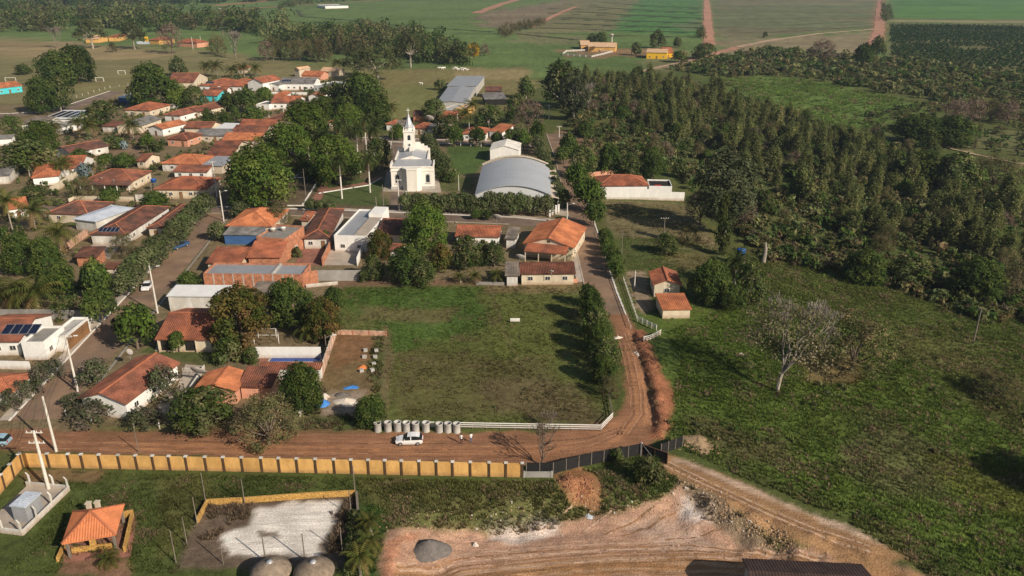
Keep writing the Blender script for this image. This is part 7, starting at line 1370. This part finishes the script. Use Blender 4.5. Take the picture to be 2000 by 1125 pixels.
bare('big', 1518, 764, 14.5, 'large pale leafless tree on the right hand slope', 1.15, 4.4); tw_ = bpy.data.objects[[o.name for o in COL.objects if o.name.startswith('leafless_tree')][-1]]; V_, F_, C_, _c = crown(91, 6.4, 3.8, 9.0, 4200, 110, .15, [(.16, .14, .075), (.13, .125, .06), (.18, .155, .10)], .26, 'dome', .1); link('twigs', mk_mesh('twigs', V_, F_, C_, [DRY]), tw_); bare('small', 1058, 908, 6.5, 'leafless tree at the end of the ochre wall', 1.1); bare('far', 115, 94, 19, 'pale leafless tree in the park far left'); bare('far', 461, 115, 22, 'pale leafless tree at right of the park'); bare('grey', 1075, 835, 3.0, 'grey twiggy bush by the white fence'); bare('grey', 640, 700, 2.0, 'small dry sapling at the brick wall'); bare('far', 1130, 222, 15, 'pale leaning leafless trunk at woodland head'); bare('far', 1148, 215, 14, 'second pale leafless trunk at woodland head')
# palms
for bx, by, tx, ty, lb, kd, s in (
 (58, 345, 52, 312, 'coconut palm beside the orange porch house, left', 'coconut', 1.25), (128, 345, 128, 318, 'coconut palm in front of the porch, right', 'coconut', 1.2), (120, 350, 112, 322, 'second palm in front of the porch', 'coconut', .9), (26, 455, 14, 392, 'tall coconut palm at left edge', 'coconut', 1.35), (70, 450, 68, 412, 'coconut palm behind the dark tree', 'coconut', 1.35), (122, 505, 118, 455, 'large coconut palm before the blue metal roof', 'coconut', 1.5), (20, 600, 22, 575, 'palm at left edge behind the grey wall', 'coconut', 1.5), (75, 605, 78, 572, 'palm behind the grey garden wall', 'coconut', 1.5), (48, 600, 45, 565, 'second palm behind the grey garden wall', 'coconut', 1.3), (182, 345, 184, 325, 'small palm by the cream wall', 'coconut', .7),
 (108, 265, 106, 245, 'palm at far left among gardens', 'coconut', 1.3), (155, 268, 150, 238, 'tall palm behind the brown gabled house', 'coconut', 1.3), (176, 270, 178, 244, 'yellowing palm behind the brown gabled house', 'coconut', 1.4), (262, 275, 262, 245, 'palm before the grey roofed cream gable', 'coconut', 1.4), (405, 148, 404, 128, 'coconut palm above the upper village, first from left', 'coconut', 1.5), (425, 150, 426, 128, 'coconut palm above the upper village, second from left', 'coconut', 1.6), (455, 152, 450, 136, 'coconut palm above the upper village, third from left', 'coconut', 1.6), (478, 150, 480, 132, 'coconut palm above the upper village, fourth from left', 'coconut', 1.6), (500, 148, 500, 132, 'coconut palm above the upper village, fifth from left', 'coconut', 1.5), (660, 138, 662, 122, 'palm by the pasture barn', 'coconut', 1.5), (763, 232, 762, 210, 'palm behind the church on the left', 'coconut', 1.4), (910, 245, 910, 222, 'palm beside the ochre barn room', 'coconut', 1.5), (925, 235, 926, 205, 'taller palm right of the barn', 'coconut', 1.3),
 (668, 388, 666, 322, 'royal palm on the square, nearest', 'royal', 1.25), (723, 376, 722, 318, 'royal palm on the square beside the lane', 'royal', 1.25), (732, 320, 730, 262, 'royal palm near the church, tall', 'royal', 1.3), (700, 320, 702, 262, 'royal palm at back of the square, middle', 'royal', 1.3), (668, 310, 668, 252, 'royal palm at back of the square, left', 'royal', 1.3), (640, 315, 640, 268, 'royal palm amid the square trees', 'royal', 1.2), (716, 300, 715, 240, 'royal palm nearest the rear street', 'royal', 1.3), (604, 312, 604, 275, 'royal palm behind the park lamp', 'royal', 1.1),
 (727, 1048, 726, 1020, 'small coconut palm in the green strip, farthest', 'coconut', .5), (718, 1085, 716, 1055, 'small coconut palm in the green strip, middle', 'coconut', .55), (704, 1130, 705, 1095, 'small coconut palm in the green strip, nearest', 'coconut', .6), (1433, 565, 1432, 520, 'shaggy palm at the woodland edge by the cottage', 'royal', 1.4), (600, 660, 598, 640, 'small palm in the back garden', 'coconut', .9), (900, 552, 898, 540, 'young banana plant at the plot boundary, left', 'coconut', .55), (930, 552, 930, 538, 'young banana plant at the plot boundary, middle', 'coconut', .6), (968, 552, 970, 536, 'young banana plant at the plot boundary, right', 'coconut', .65), (1107, 505, 1108, 494, 'small palm at the orange gabled house corner', 'coconut', .6), (212, 1098, 214, 1090, 'small palm before the gazebo', 'coconut', .5)):
    palm(bx, by, tx, ty, lb, kd, s)
# rows of clipped street trees
def row(kind, pts, n, R, H, label, group, jit=.5):
    ORD = 'first second third fourth fifth sixth seventh eighth ninth tenth eleventh twelfth thirteenth fourteenth fifteenth sixteenth'.split(); W = [un(*p) for p in pts]; seg = [math.dist(a, b) for a, b in zip(W[:-1], W[1:])]; tot = sum(seg)
    for i in range(n):
        d = tot * (i + .5) / n
        for (a, b), s in zip(zip(W[:-1], W[1:]), seg):
            if d <= s: break
            d -= s
        f = d / s; x = a[0] + (b[0] - a[0]) * f + rnd.uniform(-jit, jit); y = a[1] + (b[1] - a[1]) * f + rnd.uniform(-jit, jit); k = rnd.uniform(.88, 1.14); tree(kind, x, y, R * k, H * k, (ORD[i] + ' ' + label) if n > 2 else label, group)
row('street', [(405, 412), (330, 490), (235, 585)], 15, 3.1, 5.4, 'round tree from the far end of the row along the left street', 'street trees along the left street')
row('street', [(788, 412), (930, 418), (1078, 422)], 16, 2.5, 5.8, 'clipped tree from the left in the hedge row before the sports hall', 'hedge trees before the sports hall')
row('street', [(1048, 288), (1072, 350), (1098, 412)], 14, 2.3, 5.2, 'clipped tree from the far end between sports hall and paved road', 'street trees beside the sports hall')
row('street', [(836, 290), (848, 320), (866, 350)], 7, 3.2, 6.4, 'pale round tree from the far end right of the church', 'trees beside the church')
row('wood', [(860, 350), (890, 356)], 2, 2.9, 4.2, 'dark bush at the end of the tree row right of the church', 'dark bushes beside the church', .3)
row('oiti', [(1178, 470), (1192, 510), (1212, 552)], 6, 2.1, 4.0, 'dark shrub tree from the far end right of the paved road', 'roadside shrub trees')
for kd_, x_, y_, R1, H1, lb in (('wood', 1150, 600, 2.2, 5.2, 'farthest dark tree in the row along the plot'), ('mango', 1154, 625, 2.6, 6.4, 'second farthest dark tree in the row along the plot'), ('wood', 1163, 655, 2.8, 5.8, 'bulging dark tree midway in the row along the plot'), ('mango', 1168, 688, 2.6, 6.3, 'dark tree beside the earth road in the row along the plot'), ('wood', 1180, 720, 2.9, 5.8, 'widest dark tree in the row along the plot'), ('mango', 1180, 748, 2.3, 5.2, 'second nearest dark tree in the row along the plot'), ('sparse', 1190, 775, 2.0, 3.8, 'nearest thin tree in the row along the plot')): x, y, z = G(x_, y_); tree(kd_, x, y, R1, H1, lb)
row('street', [(602, 412), (650, 414)], 4, 1.7, 3.2, 'small round tree from the left behind the red-brown hipped house', 'round trees on the square edge')
row('oiti', [(920, 428), (965, 430)], 3, 1.5, 3.2, 'dark street tree from the left behind the wide red roof', 'street trees before the wide red roof')
row('shrub', [(690, 1010), (700, 1060), (690, 1120)], 6, 1.4, 1.6, 'low bush from the far end of the strip beside sand court', 'bushes beside the sand court')
# ------------------------------------------------------------------ the woods on the right: single slender trees, then undergrowth
CLEAR = [wpoly(p) for p in ([(1380, 150), (1560, 152), (1810, 195), (1720, 240), (1600, 225), (1450, 175)], [(1720, 290), (1830, 275), (2000, 300), (2300, 330), (2300, 370), (1900, 330), (1760, 320)], [(1530, 200), (1580, 205), (1570, 230), (1535, 225)])]
WOODS = [(1075, 160), (1240, 150), (1400, 172), (1600, 225), (1760, 262), (1900, 330), (2060, 380), (2060, 520), (1800, 490), (1620, 480), (1520, 470), (1420, 430), (1340, 350), (1240, 330), (1160, 300), (1110, 240)]
SLIMZ = [(1140, 165), (1240, 160), (1400, 180), (1560, 232), (1740, 270), (1880, 340), (2060, 400), (2060, 500), (1850, 470), (1650, 430), (1480, 330), (1380, 290), (1250, 250)]
pt = inpoly(SLIMZ, 280, 3, CLEAR)
for x, y in pt: k = rnd.choice((rnd.uniform(.55, .9), rnd.uniform(.85, 1.45))); tree('slim', x, y, rnd.uniform(1.7, 2.9) * (.8 + .2 * k), 8.6 * k, 'slender young tree in the plantation on the right', 'slender plantation trees')
pt = inpoly(WOODS, 150, 5, CLEAR)
for x, y in pt: k = rnd.uniform(.7, 1.2); tree(rnd.choice(('wood', 'wood', 'mango', 'sparse', 'sparse', 'pink')), x, y, 3.0 * k, 5.8 * k, 'bushy tree scattered through the woodland on the right', 'bushy woodland trees')
rng = np.random.default_rng(12)
def small(seed, R, H, n, k, leaf, pal): V, F, C, _ = crown(seed, R, H / 2, H / 2, n, k, leaf, pal, .45, 'dome', .4); return V, F, C
SHR = [small(s, 1.5, 1.9, 66, 9, .40, p) for s, p in ((1, KE), (2, KD), (3, KO), (4, KE))]
DSH = [small(s, 1.4, 1.6, 110, 9, .24, p) for s, p in ((5, KO), (6, [(.13, .10, .07), (.11, .09, .06)]), (7, KO))]
def shrubs(name, label, cat, pp, n, s0, s1, seed, protos, clear=(), tint=((.8, 1.2),), patch=None):
    p = inpoly(pp, n, seed, clear); r = np.random.default_rng(seed)
    if patch: p = p[fbm(p[:, 0], p[:, 1], patch[0], 3, seed) > patch[1]]
    n = len(p); P = np.column_stack([p, zt(p[:, 0], p[:, 1]) - .1]); tc = r.uniform(.75, 1.25, (n, 1)) * np.array((1, 1, 1)) * (1 + r.normal(0, .06, (n, 3)))
    return mass(name, label, cat, protos, P, r.uniform(s0, s1, n) * np.maximum(1, P[:, 1] / 400), r.uniform(0, 6.28, n), tc, [MASSM], None, r.uniform(s0, s1, n) * np.maximum(1, P[:, 1] / 500))
shrubs('undergrowth', 'dense undergrowth filling the woodland on the right', 'undergrowth', WOODS, 2500, .8, 2.0, 21, SHR + DSH[:1], CLEAR)
shrubs('thicket', 'shaded thicket along the lower woodland edge', 'thicket', [(1420, 430), (1520, 470), (1620, 480), (1800, 480), (2080, 500), (2080, 600), (1900, 590), (1780, 548), (1650, 520), (1500, 500)], 420, .8, 1.7, 22, SHR + DSH)
shrubs('hedgerow', 'bushy belt between clearing and orchard', 'hedgerow', [(1300, 135), (1500, 98), (1735, 118), (2080, 150), (2080, 235), (1820, 195), (1560, 152), (1400, 150)], 900, 1.2, 2.4, 23, SHR)
shrubs('dry_thicket', 'brown dry thicket patches beyond the clearing', 'thicket', [(1640, 215), (1820, 195), (2080, 200), (2080, 290), (1850, 260), (1720, 240)], 300, .8, 1.6, 24, DSH + SHR[:2])
# far belts of trees, read as masses
BIG = [small(30 + s, 4.0, 6.5, 150, 14, .55, p) for s, p in enumerate((KD, KE, KD, KO))]
def belt(label, pp, n, s0, s1, seed, protos=BIG, tone=1.0):
    p = inpoly(pp, n, seed); r = np.random.default_rng(seed); P = np.column_stack([p, zt(p[:, 0], p[:, 1]) - .3]); s = r.uniform(s0, s1, n)
    return mass('distant_wood', label, 'wood', protos, P, s, r.uniform(0, 6.28, n), tone * r.uniform(.75, 1.25, (n, 1)) * np.ones((n, 3)), [MASSM], None, s * r.uniform(.8, 1.3, n))
belt('dark wooded belt behind the park at upper left', [(-260, 66), (0, 62), (260, 62), (420, 62), (560, 75), (560, 62), (420, 40), (260, 40), (140, 30), (-260, 26)], 400, 1.8, 3.2, 31)
belt('far wooded hillside at the top left corner', [(-300, 26), (0, 24), (240, 16), (420, 6), (560, 0), (560, -6), (-300, -6)], 420, 2.4, 4.4, 32, BIG[:3], .85)
belt('dark wood along the stream behind the pasture', [(500, 84), (700, 70), (840, 82), (920, 108), (918, 130), (850, 128), (740, 112), (650, 105), (560, 92)], 280, 1.4, 2.5, 33)
belt('wood strip beside the far field edge', [(960, 65), (1010, 48), (1060, 40), (1070, 46), (1010, 66), (985, 78)], 60, .7, 1.2, 34, BIG[3:])
belt('hedge of small trees along the red farm road', [(1722, 10), (1738, 10), (1742, 42), (1724, 42)], 45, .8, 1.4, 35)
belt('dark trees along the farm track at the field end', [(1362, 60), (1376, 60), (1374, 78), (1360, 76)], 10, .8, 1.2, 36)
belt('far trees on the left horizon fields', [(540, 22), (600, 10), (720, 2), (740, -4), (560, 4)], 70, 1.0, 1.8, 37)
# orchard: bushes in rows
r = np.random.default_rng(8); orch = wpoly([(1738, 50), (2100, 56), (2100, 158), (1960, 148), (1742, 118)]); OB = [small(50 + s, 2.0, 3.2, 60, 8, .62, [(.028, .060, .018), (.036, .072, .022)]) for s in range(3)]
ox, oy = np.meshgrid(np.arange(200, 760, 5.6), np.arange(560, 960, 8.5)); ox = (ox + oy * .06).ravel() + r.uniform(-.5, .5, ox.size); oy = oy.ravel() + r.uniform(-.5, .5, oy.size)
k = sdf(orch, ox, oy) > 0
for ln in ([(1740, 56), (2100, 70)], [(1740, 88), (1860, 82), (2100, 92)]): k &= pdist([un(*p) for p in ln], ox, oy) > 5
k &= ~((np.abs(ox - un(1900, 95)[0]) < 18) & (np.abs(oy - un(1900, 95)[1]) < 16)); ox, oy = ox[k], oy[k]; P = np.column_stack([ox, oy, zt(ox, oy) - .1]); o = np.argsort(P[:, 1]); P = P[o]
OM = [mk_mesh('citrus_bush', V, F, C, [LEAF]) for V, F, C in OB]
for x, y, z in P[:240]: b_ = link('orchard_bush', rnd.choice(OM)); b_.location = (x, y, z); s = rnd.uniform(.85, 1.15); b_.scale = (s, s, s); b_.rotation_euler = (0, 0, rnd.uniform(0, 6)); tag(b_, 'dark green citrus bush in the near rows of the orchard at upper right', 'bush', 'orchard bushes')
P = P[240:]; n = len(P); mass('orchard_rows', 'far rows of dark citrus bushes in the orchard at upper right', 'orchard', OB, P, r.uniform(.85, 1.15, n), r.uniform(0, 6, n), r.uniform(.8, 1.2, (n, 1)) * np.ones((n, 3)), [MASSM])
# ------------------------------------------------------------------ grass, weeds and tussocks
def tuft(seed, n, h, w, sp):
    r = np.random.default_rng(seed); a = r.uniform(0, 6.28, n); d = np.stack([np.cos(a), np.sin(a)], 1); b0 = d * r.uniform(0, sp * .5, (n, 1)); tp = b0 + d * r.uniform(.3, 1, (n, 1)) * sp; sd = np.stack([-d[:, 1], d[:, 0]], 1) * w; hh = h * r.uniform(.55, 1.1, n); z = np.zeros(n)
    V = np.stack([np.column_stack([b0 - sd, z - .05]), np.column_stack([b0 + sd, z - .05]), np.column_stack([tp, hh])], 1).reshape(-1, 3); C = np.repeat(r.uniform(.75, 1.25, (n, 1)) * np.ones((n, 3)), 3, 0); return V, np.arange(3 * n).reshape(n, 3), C
TF = [tuft(s, 13, .55, .09, .45) for s in (1, 2, 3)]; TS = [tuft(s + 9, 9, .2, .06, .22) for s in (1, 2, 3)]
def grass(name, label, pp, n, seed, protos, s0, s1, clump=None, dead=.3, boost=1.15):
    p = inpoly(pp, n, seed); x, y = p[:, 0], p[:, 1]; r = np.random.default_rng(seed); c = alb(x, y)
    if clump: k = fbm(x, y, clump, 3, seed) > r.uniform(-.5, .35, len(x)); x, y, c = x[k], y[k], c[k]
    k = c[:, 1] > c[:, 0] * .78; x, y, c = x[k], y[k], c[k]; n = len(x)
    f = np.clip(fbm(x, y, 5, 3, seed + 5) * 1.6 + r.uniform(-.35, .35, n), -1, 1)[:, None]; c = c * (1 + .35 * f); dd = (fbm(x, y, 3.5, 3, seed + 9) + r.uniform(-.25, .25, n) > .42 - dead)[:, None]; c = np.where(dd, np.array((.20, .155, .09)) * r.uniform(.6, 1.1, (n, 1)), c) * boost
    s = r.uniform(s0, s1, n); return mass(name, label, 'grass', protos, np.column_stack([x, y, zt(x, y)]), s, r.uniform(0, 6.28, n), c, [GRASSM], None, s * r.uniform(.7, 1.3, n))
SLOPE = [(1300, 860), (1330, 700), (1300, 650), (1420, 600), (1440, 480), (1520, 480), (1700, 505), (1860, 555), (2060, 600), (2060, 1170), (1850, 1140), (1640, 1010), (1420, 920)]
grass('tall_grass', 'tall rough grass and tussocks on the right hand slope', SLOPE, 19000, 41, TF, .35, 1.0, 4, .09, 1.65)
grass('slope_turf', 'short green turf between the tussocks of the right hand slope', SLOPE, 26000, 53, TS, .9, 2.0, None, .06, 1.35)
shrubs('garden_bushes', 'bushes and hedges between the houses left of the street', 'bushes', [(-20, 400), (130, 395), (400, 405), (240, 560), (150, 640), (-20, 610)], 420, .5, 1.2, 54, SHR, patch=(11, .0))
for (px, py), R0_, H0_, lb in (((1935, 905), 6.5, 10.5, 'large tree just outside the right edge casting a long shadow'), ((1990, 1095), 5, 8, 'tree outside the right edge near the bottom')): x, y, z = G(px, py); tree('mango', x + 11.5, y - 10, R0_, H0_, lb)
Hh('Z1', 'building with dark red roof at the bottom edge of the excavation', 'gable_u', (1470, 1165), (1720, 1178), (1560, 1119), .9, .3, 'black_roof', 'concrete', wf=0, ws=0); del HB['Z1']['dims']
shrubs('weed_clumps', 'bushy weeds scattered over the right hand slope', 'weeds', SLOPE, 520, .2, .6, 42, SHR + DSH[:1], patch=(7, .12))
grass('short_grass', 'short grass of the building plot', [(668, 562), (1150, 558), (1196, 815), (930, 836), (745, 836), (758, 660), (660, 650)], 14000, 43, TS, .7, 1.5, 5, .08, 1.25)
grass('yard_grass', 'lawn grass inside the ochre wall', [(60, 920), (1015, 940), (1085, 945), (1060, 970), (760, 1010), (750, 1120), (690, 1120), (690, 960), (400, 980), (345, 1120), (0, 1120), (140, 960)], 10000, 44, TS, .7, 1.5, 4, .05, 1.2)
grass('bank_weeds', 'weeds and tall grass on the bank of the excavation', [(700, 945), (1080, 940), (1250, 890), (1300, 910), (1420, 985), (1330, 960), (1180, 990), (1010, 1010), (880, 1015), (770, 1040), (720, 1000)], 7000, 45, TF, .3, .8, 4, .14, 1.6)
grass('bank_weeds', 'dark weeds on the broken edge below the dirt track', [(1310, 925), (1340, 932), (1425, 982), (1505, 1030), (1535, 1060), (1470, 1050), (1390, 1005), (1325, 962)], 1500, 55, TF, .3, .8, 3, .2, 1.2)
for sd_, pp_, n_ in ((56, [(400, 990), (495, 985), (480, 1025), (440, 1050), (430, 1095), (350, 1108)], 1500), (57, [(640, 975), (692, 972), (685, 1090), (640, 1085), (655, 1030)], 1000)):
    p_ = inpoly(pp_, n_, sd_); p_ = p_[fbm(p_[:, 0], p_[:, 1], 3, 2, sd_) > -.1]; r_ = np.random.default_rng(sd_); m_ = len(p_)
    mass('court_weeds', 'dry brown weeds on the %s side of the sand court' % ('left' if sd_ == 56 else 'right'), 'weeds', TS + TF[:1], np.column_stack([p_, zt(p_[:, 0], p_[:, 1])]), r_.uniform(.5, 1.2, m_), r_.uniform(0, 6, m_), np.array((.21, .155, .105)) * r_.uniform(.6, 1.3, (m_, 1)), [GRASSM])
grass('lot_weeds', 'dry weeds in the brick walled lot and by the road', [(590, 815), (632, 740), (655, 660), (752, 660), (742, 760), (735, 848), (585, 846)], 2600, 46, TF, .4, 1.0, 3, .25, 1.1)
grass('roadside_grass', 'grass around the cottage and mown field', [(1172, 392), (1330, 400), (1400, 470), (1420, 600), (1330, 640), (1240, 600), (1215, 470)], 8000, 47, TS, .8, 1.8, 5, .12, 1.5)
grass('clearing_grass', 'bright tall grass of the clearings beyond the woods', [(1380, 152), (1560, 154), (1810, 195), (1720, 240), (1600, 225), (1450, 175)], 5000, 48, TF, 1.2, 2.4, 12, .05, 1.5)
grass('clearing_grass', 'bright grass of the clearing right of the young trees', [(1720, 292), (1830, 277), (2000, 300), (2100, 315), (2100, 360), (1900, 330), (1760, 320)], 4000, 49, TF, .9, 1.8, 10, .05, 1.5)
grass('trench_weeds', 'weeds between earth road and trench', [(1222, 700), (1245, 690), (1278, 800), (1275, 850), (1262, 820)], 900, 50, TF, .4, .8, 3, .05, 1.1)
shrubs('plot_weeds', 'low weeds dotted over the building plot', 'weeds', [(668, 562), (1120, 560), (1160, 815), (930, 830), (745, 830), (758, 660), (670, 640)], 500, .10, .26, 51, SHR + DSH, patch=(9, .0))
shrubs('garden_bushes', 'garden bushes filling gaps between the village houses', 'bushes', [(-20, 300), (200, 200), (420, 150), (650, 160), (640, 210), (470, 240), (400, 320), (330, 380), (-20, 388)], 1500, .45, 1.2, 52, SHR, patch=(11, -.12))
# litter on the excavated ground
LIT = MB()
for i in range(80):
    c_ = rnd.choice(((1350, 975), (1350, 975), (1400, 1000), (1460, 1030), (1150, 1000), (950, 1010), (1050, 990), (1250, 985), (900, 1020))); x, y, z = G(rnd.gauss(c_[0], 28), rnd.gauss(c_[1], 11)); s = abs(rnd.gauss(0, .07)) + .03; LIT.box(x - s, y - s * .7, z - .03, x + s, y + s * .7, z + s * rnd.uniform(.4, 1.1), rnd.uniform(0, 3), (x, y))
tag(LIT.build('scattered_stones', 'sandpile'), 'pale stones and litter scattered over the excavated bank', 'stones', kind='stuff')
def clods(name, label, n, where, m, s0, s1):
    V, F = [], []
    for i in range(n):
        x, y, z = where(); s = rnd.uniform(s0, s1); k = len(V); V += [(x + s * rnd.uniform(.7, 1.3) * dx, y + s * rnd.uniform(.7, 1.3) * dy, z + s * rnd.uniform(.6, 1.1) * dz) for dx, dy, dz in ((1, 0, 0), (0, 1, 0), (-1, 0, 0), (0, -1, 0), (0, 0, 1), (0, 0, -.6))]
        F += [(k, k + 1, k + 4), (k + 1, k + 2, k + 4), (k + 2, k + 3, k + 4), (k + 3, k, k + 4), (k + 1, k, k + 5), (k + 2, k + 1, k + 5), (k + 3, k + 2, k + 5), (k, k + 3, k + 5)]
    me = bpy.data.meshes.new(name); me.from_pydata(V, [], F); me.materials.append(M[m]); return tag(link(name, me), label, 'clods', kind='stuff')
def along(pp, w):
    W = [G(*q)[:2] for q in pp]
    def f():
        i = rnd.randrange(len(W) - 1); t_ = rnd.random(); x = W[i][0] + (W[i + 1][0] - W[i][0]) * t_ + rnd.gauss(0, w); y = W[i][1] + (W[i + 1][1] - W[i][1]) * t_ + rnd.gauss(0, w); return x, y, zg(x, y)
    return f
clods('earth_clods', 'red earth clods on the spoil ridge beside the trench', 280, along([(1244, 652), (1264, 705), (1290, 775), (1298, 830), (1290, 855)], .7), 'soil', .05, .17)
clods('earth_clods', 'orange clods fallen from the eroded bank below the black fence', 240, along([(1100, 945), (1125, 955), (1155, 950), (1140, 985)], .9), 'soil', .05, .2)
clods('earth_clods', 'tan clods and stones along the edge of the dirt track', 420, along([(1312, 928), (1400, 985), (1480, 1035), (1540, 1062)], .8), 'straw_soil', .06, .26)
clods('earth_clods', 'pale clods along the foot of the excavated bank', 380, along([(765, 1050), (830, 1025), (950, 1012), (1100, 1005), (1250, 990), (1330, 985)], 1.1), 'straw_soil', .05, .18)
clods('earth_clods', 'straw coloured clods on the earth heap beside the gate', 160, along([(1345, 868), (1385, 872)], 1.0), 'straw_soil', .08, .3)
clods('earth_clods', 'small stones along the verges of the earth road', 420, along([(150, 850), (500, 852), (900, 855), (1150, 845), (1212, 800)], .5), 'soil', .03, .1)
clods('earth_clods', 'small stones along the trench side of the earth road', 200, along([(1240, 660), (1262, 730), (1280, 830)], .5), 'straw_soil', .04, .14)
# ------------------------------------------------------------------ air
b = MB().box(-4300, -200, -12, 4300, 7100, 68.5); hz = b.build('haze', None); hm = bpy.data.materials.new('haze_air'); hm.use_nodes = True; hn = hm.node_tree
for n in list(hn.nodes): hn.nodes.remove(n)
ho = nd(hn, 'ShaderNodeOutputMaterial'); pv = nd(hn, 'ShaderNodeVolumePrincipled'); pv.inputs['Color'].default_value = (.62, .78, 1.0, 1); pv.inputs['Density'].default_value = .0001; pv.inputs['Anisotropy'].default_value = .2
hn.links.new(pv.outputs[0], ho.inputs['Volume']); hz.data.materials.append(hm); tag(hz, kind='stuff'); hz.display_type = 'WIRE'
